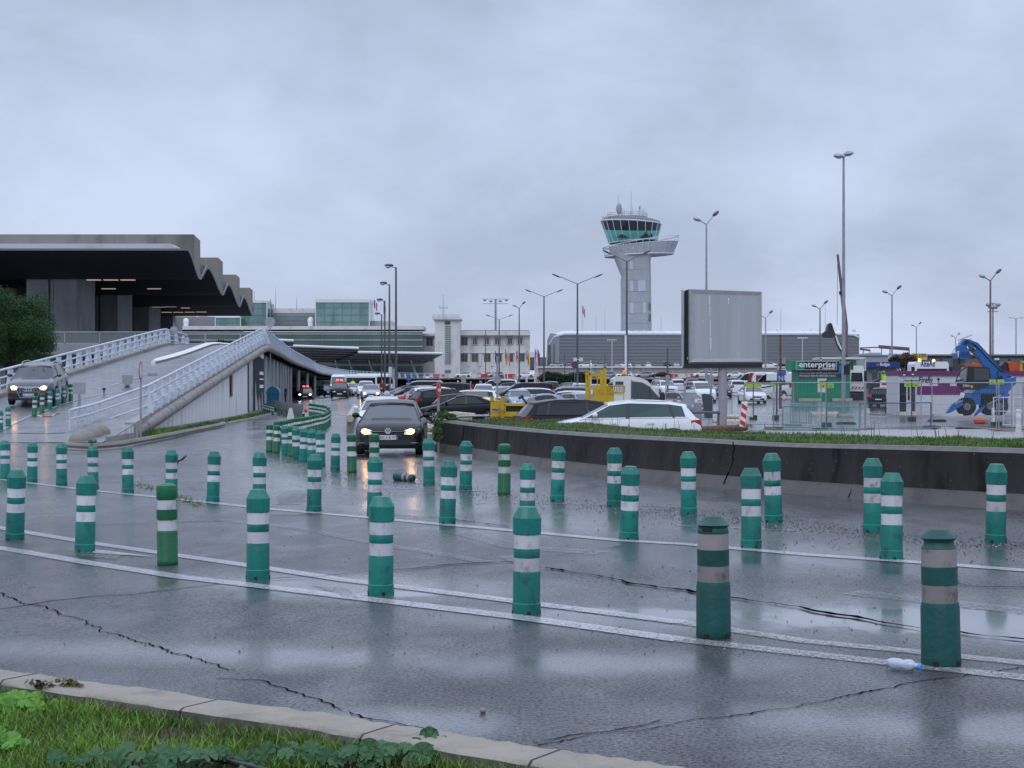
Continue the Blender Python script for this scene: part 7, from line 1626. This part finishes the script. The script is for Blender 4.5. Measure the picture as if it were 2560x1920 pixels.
m=MB(); m.box(KX(2300),KX(2720),30,60,0,KZ(880.5)); wh=m.build('white_roof','facade_white',t)
m=MB(); 
for i in range(60): m.cyl((KX(2340+i*5),30,KZ(880)),(KX(2340+i*5),30,KZ(875)),.04,n=3)
m.cyl((KX(2340),30,KZ(875)),(KX(2640),30,KZ(875)),.04,n=3); m.build('roof_rail','pole_grey',t)
d=178; t=thing('banner','yellow banner with dark blue lettering 30 DES above the truck cab','banner',P(2305,d)); ox=t.location.x; zg=t.location.z; KX=lambda a:X(a,d)-ox; KZ=lambda y:Z(y,d)-zg
m=MB(); m.prism([(KX(a),0,KZ(b)) for a,b in((2277,900),(2318,900),(2318,884),(2281,883))],(0,.1,0)); m.build('banner_sheet','paint_yellow2' if 'paint_yellow2' in M else pm('paint_yellow2',(.62,.50,.06),.6,var=.08),t); text('30 DES',.55,'sign_blue',t,face_cam(KX(2283),-.02,KZ(893)),'lettering',.004,width=KX(2315)-KX(2283),bold=.012)
m=MB(); m.box(KX(2277),KX(2318),0,.1,KZ(906),KZ(900)); m.build('lower_edge','sign_blue',t); m=MB(); m.cyl((KX(2282),.2,0),(KX(2282),.2,KZ(890)),.08,n=5); m.cyl((KX(2314),.2,0),(KX(2314),.2,KZ(890)),.08,n=5); m.build('stand','pole_grey',t)
t=thing('banner','pale blue banner with white lettering left of the yellow banner','banner',P(2248,d)); ox=t.location.x; zg=t.location.z; KX=lambda a:X(a,d)-ox; KZ=lambda y:Z(y,d)-zg
m=MB(); m.prism([(KX(a),0,KZ(b)) for a,b in((2222,897),(2273,900),(2276,886),(2222,883))],(0,.1,0)); m.build('banner_sheet',pm('pale_blue',(.30,.36,.48),.6,var=.2),t); text('HALL A 2',.5,'facade_white',t,face_cam(KX(2232),-.02,KZ(895)),'lettering',.004,width=KX(2270)-KX(2232)); m=MB(); m.cyl((0,.2,0),(0,.2,KZ(890)),.08,n=5); m.build('stand','pole_grey',t)
# small white dumper
d=138; p=P(2215,d); t=thing('dumper','small white site dumper with a roll bar in front of the blue shop','dumper',p); KX=lambda a:X(a,d)-p.x; KZ=lambda y:Z(y,d)-p.z
m=MB(); m.prism([(KX(a),0,KZ(b)) for a,b in((2200,968),(2202,951),(2227,951),(2229,968))],(0,1.5,0)); m.build('engine_cover','white_paint',t); m=MB(); m.box(KX(2204),KX(2224),-.02,0,KZ(963),KZ(955)); m.build('cover_logo','red_paint',t)
m=MB()
for a in (2204,2223): m.cyl((KX(a),.1,KZ(951)),(KX(a),.1,KZ(930)),.05,n=6); m.cyl((KX(a),1.3,KZ(951)),(KX(a),1.3,KZ(930)),.05,n=6)
m.box(KX(2202),KX(2225),0,1.4,KZ(931),KZ(929)); m.build('roll_bar','pole_grey',t); m=MB(); m.prism([(KX(a),.2,KZ(b)) for a,b in((2176,955),(2200,948),(2202,970),(2178,972))],(0,1.3,0)); m.box(KX(2180),KX(2230),.1,1.4,KZ(985),KZ(968)); m.build('skip','plastic_black',t)
for a in (2185,2222): w=MB(); w.cyl((KX(a),0,.4),(KX(a),.3,.4),.4,n=14); w.build('wheel','rubber',t)
# ---------- site fences ----------
def fence_panel(A,B,h,label,grp,mat='galv',mesh_mat='wire',n=34,foot=True,name='site_fence',cat='fence',base=.12,wr=.0042,hz=3,frame=.024,parts=True):
    A=Vector(A);B=Vector(B); t=thing(name,label,cat,A,0,grp); V=B-A; V.z=0; up=Vector((0,0,1))
    m=MB(); a=up*base; b=up*h
    for s,e_ in((a,b),(V+a,V+b),(a,V+a),(b,V+b)): m.cyl(s,e_,frame,n=6)
    m.build('frame',mat,t)
    m=MB()
    for i in range(1,n): m.cyl(a+V*i/n,b+V*i/n,wr,n=3,cap=False)
    for i in range(1,hz+1): f=i/(hz+1); m.cyl(a.lerp(b,f),V+a.lerp(b,f),wr,n=3,cap=False)
    m.build('wire_mesh',mesh_mat,t)
    if foot:
        for q in(Vector((0,0,0)),V): m=MB(); m.box(q.x-.36,q.x+.36,q.y-.12,q.y+.12,-.02,.12); m.build('foot_block','concrete_dark',t)
    return t
pm('wire',(.20,.21,.23),.5,metal=.4,var=0); pm('fence_teal',(.10,.25,.27),.45,var=.1); pm('fence_blue',(.03,.08,.20),.45,var=.1)
FZ='tall wire site fence panels'
def seg(lst,h,labs,grp,**k):
    for (a,b),l in zip(zip(lst,lst[1:]),labs): fence_panel(P(a[0],a[1]),P(b[0],b[1]),h,l,grp,**k)
seg([(1861,71),(1983,70.5)],2.0,['tall wire fence panel behind the red and white marker board'],FZ)
seg([(1934,66),(2053,64)],2.0,['tall wire fence panel in front of the lettered white van'],FZ)
seg([(2065,63.5),(2162,62.8)],2.0,['tall wire fence panel in front of the green kiosk'],FZ)
seg([(2163,63.6),(2303,63.2)],2.0,['tall wire fence panel in front of the kiosk door'],FZ)
seg([(2330,68.6),(2491,62.8)],2.0,['tall wire fence panel in front of the blue telehandler'],FZ)
seg([(2497,61.5),(2558,62.2)],2.0,['tall wire fence panel left of the right edge'],FZ); seg([(2530,60),(2700,58)],2.0,['nearest tall wire fence panel at the right edge'],FZ)
seg([(1714,88),(1830,87)],1.9,['wire fence panel behind the billboard pole'],FZ,mesh_mat='wire'); seg([(1664,92),(1712,90)],1.9,['wire fence panel left of the octagonal stop sign'],FZ)
CB='low crowd barriers in the construction area'
seg([(1957,61.2),(2149,60.5)],1.05,['low teal crowd barrier with close bars in front of the kiosk'],CB,mat='fence_teal',mesh_mat='fence_teal',n=60,wr=.008,hz=0,name='crowd_barrier',cat='barrier',foot=False)
seg([(2150,63),(2327,66)],1.15,['low dark blue crowd barrier before the white kiosk door'],CB,mat='fence_blue',mesh_mat='wire',n=50,hz=4,name='crowd_barrier',cat='barrier',foot=False)
seg([(1976,74),(2028,73)],1.0,['short grey crowd barrier with vertical bars behind the teal barrier'],CB,n=9,wr=.014,hz=0,name='crowd_barrier',cat='barrier',foot=False)
seg([(2173,92),(2214,91)],1.1,['dark crowd barrier beside the black hatchback'],CB,mat='plastic_black',mesh_mat='plastic_black',n=9,wr=.014,hz=0,name='crowd_barrier',cat='barrier',foot=False)
seg([(2484,70),(2560,68)],1.35,['white tubular barrier with two rails at the right edge'],CB,mat='white_paint',mesh_mat='white_paint',n=3,wr=.02,hz=1,name='crowd_barrier',cat='barrier',foot=False)
def small_sign(a,y0,y1,d,w,label,txt):
    p=P(a,d); t=thing('notice','x','notice',p,0,'yellow-green notices on posts'); t['label']=label; m=MB(); m.cyl((0,0,0),(0,0,Z(y0-3,d)-p.z),.03,n=6); m.build('post','black',t); 
    for s in ((-1,1) if w>0 else (1,)):
        x0,x1=(s*abs(w) if s<0 else .03),( -.03 if s<0 else abs(w)); m=MB(); m.box(min(x0,x1),max(x0,x1),-.06,-.04,Z(y1,d)-p.z,Z(y0,d)-p.z); m.build('notice_plate',pm('notice_green',(.33,.50,.05),.5,var=.1) if 'notice_green' not in M else 'notice_green',t)
        if txt: text(txt[0 if s<0 else -1],.13,'black',t,face_cam((x0+x1)/2,-.065,Z(y1-2,d)-p.z),'lettering',.002,align='CENTER')
    m=MB(); m.box(-abs(w) if w>0 else 0,abs(w),-.07,-.03,Z(y0,d)-p.z,Z(y0-1.5,d)-p.z); m.build('top_bar','black',t); m=MB(); m.box(-.2,.2,-.2,.2,0,.26); m.build('base','plastic_black',t)
for a,y0,y1,d,w,l,tx2 in ((2066,954,970,68,.32,'pair of yellow-green notices in front of the green kiosk',('18','19')),(2279,952,967,82,.40,'pair of yellow-green notices in front of the white kiosk door',('20','21')),(2491,948,961,69,.34,'pair of yellow-green notices over the fence by the telehandler',('23','25')),(1941,954,966,86,.30,'pair of yellow-green notices in front of the lettered van',None),(1883,956,968,86,.45,'pair of yellow-green notices above the white hatchback',None)): small_sign(a,y0,y1,d,w,l,tx2)
def guide(a,b,label,h=.8,yaw=0):
    p=G(a,b); t=thing('guide_post',label,'guide post',p,0,'white guide posts'); m=MB(); s=h/.8; m.lathe([(.10*s,0),(.10*s,.05*s),(.075*s,.30*s),(.075*s,.5*s),(.085*s,.52*s),(.085*s,.62*s),(.075*s,.64*s),(.075*s,.74*s),(.085*s,.76*s),(.07*s,.8*s)],12); m.build('post_body',pm('guide_white',(.55,.56,.55),.5,var=.15,scale=5,stain=(.40,.39,.36)) if 'guide_white' not in M else 'guide_white',t,30)
for a,b,l in ((1952,1065,'white guide post at the left end of the teal barrier'),(2065,1064,'white guide post behind the double fence foot'),(2170,1063,'dirty white guide post right of the teal barrier'),(2483,1060,'white guide post in front of the telehandler'),(2546,1088,'chipped white guide post nearest the right edge')): guide(a,b,l,.80 if a!=2546 else .98)
# red/white board
p=P(1858,57); t=thing('marker_board','leaning red and white striped marker board beside the billboard','marker board',p); d=57; KX=lambda a:X(a,d)-p.x; KZ=lambda y:Z(y,d)-p.z
m=MB(); m.prism([(KX(a),0,KZ(b)) for a,b in((1849,1066),(1855,1004),(1869,1003),(1864,1068))],(0,.04,0),m=0)
for k in range(3): y=1008+k*20; m.prism([(KX(a),-.012,KZ(b)) for a,b in((1855-k*2,y),(1868-k*2,y+9),(1867-k*2,y+20),(1853.5-k*2,y+10))],(0,.01,0),m=1)
m.build('board',['white_paint','red_paint'],t); m=MB(); m.box(-.22,.22,-.25,.25,0,.12); m.build('base','plastic_black',t)
# paper sheets on fence
for a,b,w,h,l,r_ in ((1931,987,15,11,'white paper sheet fixed on the wire fence left of the rusty pole',0),(1960,992,11,11,'white paper turned on its corner on the wire fence',45),(2405,988,11,12,'torn white plastic sheet tied on the fence before the telehandler',20)):
    d=63; m=MB(); T=Matrix.Translation((X(a,d),d,Z(b,d)))@Matrix.Rotation(R(r_),4,'Y'); k=d/F/2; n=6; 
    m.loft([[T@Vector(((-1+2*i/n)*w*k,-.02*math.sin(i*1.9+j),(-1+2*j/3)*h*k)) for i in range(n+1)] for j in range(4)],False); tag(m.build('paper_sheet','facade_white'),l,'paper')
# blocks and jersey barriers in site
for i,(a0,a1,b,hgt,d,l,mt) in enumerate(((1782,1846,1058,10,67,'long pale concrete block beside the marker board','grubby_white'),(1800,1880,1043,7,73,'second pale concrete block behind the marker board','grubby_white'),(2027,2094,1042,13,72,'pale cracked concrete block behind the teal barrier','grubby_white'),(2095,2131,1046,12,71,'mossy dark concrete block at the foot of the tall lamp post','concrete_dark'),(2332,2405,1046,11,74,'pale concrete kerb block in front of the telehandler outrigger','concrete'),(1310,1150,1,1,1,'','')) ):
    if not l: continue
    p=P((a0+a1)/2,d); t=tag(MB().box(0,1,0,1,0,1).build('x','concrete'),None) if False else None
    m=MB(); w=(a1-a0)/2*d/F; h=hgt*d/F; m.loft([[Vector((x,-.3,0)),Vector((x,-.28,h*.5)),Vector((x,-.14,h)),Vector((x,.14,h)),Vector((x,.28,h*.5)),Vector((x,.3,0))] for x in(-w,-w*.3,w*.35,w)],True,True); o=m.build('concrete_block',mt); o.location=(p.x,p.y,Z(b,d)); tag(o,l,'block')
for a,b,l,w in ((2114,1061,'dark rubber fence foot right of the guide post',.5),(2342,1054,'dark rubber block under the fence corner',.5),(2317,1078,'flat black rubber mat lying on the pale pavement',.48),(2050,1078,'doubled fence foot on the pale pavement',.36),(2515,1083,'brown wooden fence foot at the right edge',.5)):
    p=G(a,b); m=MB(); m.prism([(-w,-.15,0),(w,-.15,0),(w*.8,-.15,.12),(-w*.8,-.15,.12)],(0,.35,0)); o=m.build('ballast_block','plastic_black' if a!=2515 else 'rust'); o.location=p; tag(o,l,'ballast block')
m=MB(); c=P(2425,70); 
m.ball((0,0,0),(.35,.25,.2),8,5); o=m.build('sandbag','paint_orange'); o.location=(X(2450,76),76,surf(X(2450,76),76)+.15); tag(o,'orange sandbag at the foot of the telehandler outrigger','sandbag')
m=MB()
for _ in range(26): a=random.uniform(2400,2520); m.ball((X(a,66),66+random.uniform(-1,1),surf(X(a,66),66)+.04),(random.uniform(.15,.5),.2,random.uniform(.05,.12)),6,4)
tag(m.build('rubble',['soil']),'dark rubble and soil heaped behind the fence at the right','rubble',kind='stuff')
# payment terminal, booth, barrier arm, kerb under cars
d=66; p=P(1777,d)
t=thing('ticket_machine','dark slanted ticket machine left of the billboard pole','ticket machine',P(1769,d)); p=t.location; KX=lambda a:X(a,d)-p.x; KZ=lambda y:Z(y,d)-p.z; m=MB(); m.prism([(KX(a),0,KZ(b)) for a,b in((1764,1045),(1756,986),(1762,984),(1778,988),(1781,992),(1781,1045))],(0,.4,0)); m.build('housing',pm('slate',(.05,.065,.085),.4,var=.1),t); m=MB(); m.box(KX(1781),KX(1783),0,.4,KZ(1045),KZ(990)); m.build('side_trim','galv',t)
d=64; t=thing('barrier_gate','red and white car park barrier arm on a grey cabinet','barrier gate',P(1746,d)); p=t.location; m=MB(); m.box(X(1736,d)-p.x,X(1755,d)-p.x,0,.4,0,Z(1006,d)-p.z); m.build('cabinet','galv',t); m=MB(); 
for i in range(8): a=1672+i*10.3; m.box(X(a,d)-p.x,X(a+10.3,d)-p.x,.1,.16,Z(1004,d)-p.z,Z(1001,d)-p.z,m=i%2)
m.build('arm',['white_paint','red_paint'],t)
t=thing('guard_rail','dark horizontal tube rail between the white hatchback and the billboard pole','rail',P(1760,57)); d=57; p=t.location; m=MB(); m.cyl((X(1724,d)-p.x,0,Z(1031,d)-p.z),(X(1800,d)-p.x,0,Z(1031,d)-p.z),.05,n=8); m.build('tube','pole_dark',t); m=MB(); m.cyl((X(1728,d)-p.x,0,0),(X(1728,d)-p.x,0,Z(1031,d)-p.z),.04,n=6); m.cyl((X(1796,d)-p.x,0,0),(X(1796,d)-p.x,0,Z(1031,d)-p.z),.04,n=6); m.build('leg','pole_dark',t)
t=thing('pipe_bundle','thick rusty pipes lying behind the white hatchback tail','pipe'); m=MB(); m.cyl((X(1742,55),55,.10),(X(1862,58),58,.10),.13,n=10); m.build('pipe','rust',t,50); m=MB(); m.cyl((X(1742,54),54,-.12),(X(1855,57),57,-.12),.10,n=10); m.build('pipe','concrete_pipe',t,50)
d=46; t=thing('parking_kerb','white-painted weathered kerb block left of the yellow truck','kerb',P(1130,50)); 
m=MB(); z0=Z(1037,50)-t.location.z; m.tube([(X(1088,50)-t.location.x,0,z0),(X(1140,50)-t.location.x,0,z0+.02),(X(1188,50)-t.location.x,0,z0)],[.07,.09,.05],8); m.box(X(1088,50)-t.location.x,X(1180,50)-t.location.x,.02,.2,0,z0); m.build('kerb_body','grubby_white',t)
t=thing('parking_rail','pale curved rail behind the ivy at the wall end','rail',P(1160,47)); m=MB(); pl=t.location; m.tube([Vector((X(a,47),47,Z(b,47)))-pl for a,b in((1120,1046),(1150,1041),(1190,1039.5),(1222,1039))],.035,8); m.build('tube','galv',t,50); m=MB(); 
for a in (1130,1175,1215): m.cyl(Vector((X(a,47),47,Z(1042,47)))-pl,Vector((X(a,47),47,pl.z))-pl,.03,n=5)
m.build('leg','galv',t)
t=thing('kerb_stones','pale broken kerb stones beyond the black hatchback bonnet','stone',P(1065,52)); m=MB(); m.tube([(-.5,0,.35),(0,0,.45),(.8,0,.3)],[.10,.15,.08],8); m.tube([(-.4,.4,.1),(.6,.3,.1)],.15,8); m.build('stone','grubby_white',t)
# central island barrier left of the hatchback
t=thing('lane_divider','pale weathered lane divider kerb leading up to the queueing cars','kerb'); m=MB(); m.tube([P(874,62)+Vector((0,0,.55)),P(879,75)+Vector((0,0,.5)),P(884,92)+Vector((0,0,.45)),P(887,100)+Vector((0,0,.45))],[.16,.17,.17,.14],8); m.box(-.001,.001,0,.001,0,.001); m.build('rail_body','grubby_white',t,50); m=MB()
for a,dd in ((874,62.3),(879,75),(885,94)): q=P(a,dd); m.cyl(q,q+Vector((0,0,.5)),.12,n=8)
m.build('leg','concrete_dark',t)
# grey plastic barriers
for i in range(6):
    a=684+i*13.0; d=103-i*3.6; p=P(a,d); t=thing('plastic_barrier',f'dark grey hooded plastic barrier, {ORD[i]} from the left beside the poster wall','barrier',p,R(-18),'grey plastic barriers'); w=.34
    m=MB(); m.loft([[Vector((x,y,z)) for x,y in((-w1,-w1*.5),(w1,-w1*.5),(w1,w1*.5),(-w1,w1*.5))] for z,w1,x in((.0,.08,0),(.30,.08,0),(.48,.15,0),(.80,.185,0),(.88,.15,0))],True,True); m.build('shell','grey_barrier',t,30); m=MB(); m.lathe([(.09,0),(.09,.36)],10,c=(.17,.1,0)); m.build('green_foot','bollard_green',t)
g=(X(726,76),76,surf(X(726,76),76)); m=MB(); m.prism([(-.25,0,0),(.25,0,0),(.08,0,.8),(-.06,0,.8)],(0,.04,0)); o=m.build('marker_board','facade_white'); o.location=g; tag(o,'small white wedge-shaped board at the head of the bollard chain','marker board')
o=MB(); o.lathe([(.10,0),(.10,.05)],16,T=Matrix.Rotation(R(90),4,'X')); o=o.build('round_sign','red_paint'); o.location=(X(765,82),82,surf(X(765,82),82)+.55); tag(o,'small dark red disc showing behind the bollard chain','road sign')
# red/white barriers along far deck
for i in range(28):
    a=1088+i*30 if i<9 else 1380+(i-9)*32
    if 1345<a<1500 and False: continue
    p=Vector((X(a,388),388,4.17)); m=MB(); m.box(-1.4,1.4,-.2,.2,0,.95,m=i%2); m.box(-1.4,-.6,-.22,-.2,.2,.9,m=(i+1)%2)
    o=m.build('water_barrier',['red_paint','facade_white']); o.location=p; tag(o,'red and white plastic barrier block along the far edge of the elevated roadway','barrier','red and white barriers on the elevated roadway')
# boxes on poles by arcade, sign panels
for a,d,b,w,h,l,mt in ((1022,200,944,.55,.75,'small blue and white parking sign on the roadway edge','plate_blue'),(976,150,930,.35,1.0,'pale sign panel fixed between the lamp posts','facade_white'),(983,128,935,.26,.9,'tall pale panel back beside the lamp posts','pole_grey'),(1159,160,950,.5,1.0,'grey sign back in front of the far roadway','galv'),(1099,120,952,.22,.12,'small white plate above the no-entry sign','facade_white')):
    p=P(a,d); t=thing('small_sign',l,'sign',p); m=MB(); m.cyl((0,0,0),(0,0,Z(b,d)-p.z),.05,n=6); m.build('post','pole_grey',t); m=MB(); m.box(-w/2,w/2,-.08,-.04,Z(b,d)-p.z-h/2,Z(b,d)-p.z+h/2); m.build('sign_plate',mt,t)
# ---------- people ----------
def person(px_,d,label,top,legs,pose=0,z=None,h=1.74,yaw=0,hat=None):
    p=P(px_,d) if z is None else Vector((X(px_,d),d,z)); t=thing('person',label,'person',p,R(yaw)); k=h/1.75
    def skin(name,pts,edges,mat,par,root=0):
        me=bpy.data.meshes.new(name); me.from_pydata([Vector(a)*k for a,_ in pts],edges,[]); me.materials.append(M[mat]); o=bpy.data.objects.new(name,me); COL.objects.link(o); o.parent=par
        md=o.modifiers.new('skin','SKIN'); 
        if not me.skin_vertices: me.attributes
        lay=me.skin_vertices[0] if me.skin_vertices else None
        return o,me,md
    def body(name,pts,edges,mat):
        # explicit swept limbs joined at shared joints: tapered tubes with ball joints, voxel-free
        m=MB()
        for i,j in edges: m.cyl(Vector(pts[i][0])*k,Vector(pts[j][0])*k,pts[i][1]*k,pts[j][1]*k,8)
        for (a,r) in pts: m.ball(Vector(a)*k,r*k*1.0,8,5)
        o=m.build(name,mat,t); md=o.modifiers.new('remesh','REMESH'); md.mode='VOXEL'; md.voxel_size=.022; md.use_smooth_shade=True
        return o
    s=.14*pose; ax=.18
    J=[((0,0,.93),.12),((0,0,1.15),.115),((0,0,1.38),.12),((0,0,1.52),.05),((0,-.01,1.62),.085),((0,-.01,1.69),.085),
       ((.19,0,1.40),.055),((.24,-.04,1.14),.04),((.22,-.16*pose-.04,.92),.03),((-.19,0,1.40),.055),((-.24,-.02,1.14),.04),((-.22,-.12*pose-.03,.92),.03),
       ((.10,0,.90),.085),((.11,-s,.50),.055),((.11,s,.09),.04),((.12,s-.12,.04),.04),((-.10,0,.90),.085),((-.11,s,.50),.055),((-.11,-s*.4,.09),.04),((-.12,-s*.4-.12,.04),.04),
       ((.22,-.2*pose-.06,.84),.022),((-.22,-.15*pose-.05,.84),.022),((0,-.10,1.63),.018)]
    Ed=[(0,1),(1,2),(2,3),(3,4),(4,5),(2,6),(6,7),(7,8),(2,9),(9,10),(10,11),(0,12),(12,13),(13,14),(14,15),(0,16),(16,17),(17,18),(18,19),(8,20),(11,21),(4,22)]
    body('body',J,Ed,'skin')
    up=[(a,r+.022) for a,r in J]
    body('jacket',[up[0],up[1],up[2],up[6],up[7],up[8],up[9],up[10],up[11]],[(0,1),(1,2),(2,3),(3,4),(4,5),(2,6),(6,7),(7,8)],top)
    body('trousers',[up[0],up[12],up[13],up[14],up[16],up[17],up[18]],[(0,1),(1,2),(2,3),(0,4),(4,5),(5,6)],legs)
    m=MB(); m.ball((0,.015*k,1.70*k),(.095*k,.10*k,.085*k),10,6); m.build('hair' if not hat else 'helmet',hat or 'cloth_dark',t,60)
person(2240,132,'worker in a yellow-green high-visibility jacket standing left of the purple kiosk','hivis','cloth_dark',hat='red_paint')
person(2210,139,'worker in a high-visibility vest sitting up on the white dumper','hivis','cloth_dark',z=P(2210,139).z+.9,hat='paint_yellow')
person(1018,124,'person in a navy jacket standing among the cars by the tall lamp post','cloth_navy','cloth_grey',.5)
person(956,150,'person in a red and white top beside the lamp posts','cloth_red','cloth_dark',.6)
person(1157,138,'person in a dark coat leaning by an open boot behind the people carrier','cloth_dark','cloth_dark',.8)
person(1177,136,'person in a dark red coat beside an open car door','cloth_red','cloth_dark',.3)
person(1145,139,'grey-haired person in a pale coat behind the people carrier','cloth_grey','cloth_dark',.2,hat='facade_white')
for i,(a,d_,l) in enumerate(((704,150,'person in dark clothes waiting between the arcade columns'),(711,152,'second dark figure with luggage standing between the arcade columns'),(678,116,'dark figure at the corner of the poster wall beside the blue container'))): person(a,d_,l,'cloth_dark','cloth_dark',.4)
person(1345,215,'person in an orange-brown coat walking under the right-hand flagpoles','paint_orange','cloth_dark',.6)
person(882,200,'traffic officer in a high-visibility vest beside the white minibus','hivis','cloth_dark',.5)
person(1281,230,'worker in an orange jacket under the flagpoles','paint_orange','cloth_dark',.3)
# spherical lamp heads near the hatchback roof
for a,b,r,l in ((967,986,.30,'large pale round bollard lamp behind the roof of the black hatchback'),(980,993,.24,'second pale round lamp right behind the hatchback roof')):
    d=75; p=P(a,d); t=thing('globe_lamp',l,'lamp',p); m=MB(); m.cyl((0,0,0),(0,0,Z(b,d)-p.z-.1),.05,n=6); m.build('pole','pole_grey',t); m=MB(); m.ball((0,0,Z(b,d)-p.z),r*.55,14,9); m.build('globe',pm('globe_pale',(.45,.43,.40),.5,var=.2,scale=4) if 'globe_pale' not in M else 'globe_pale',t,60)
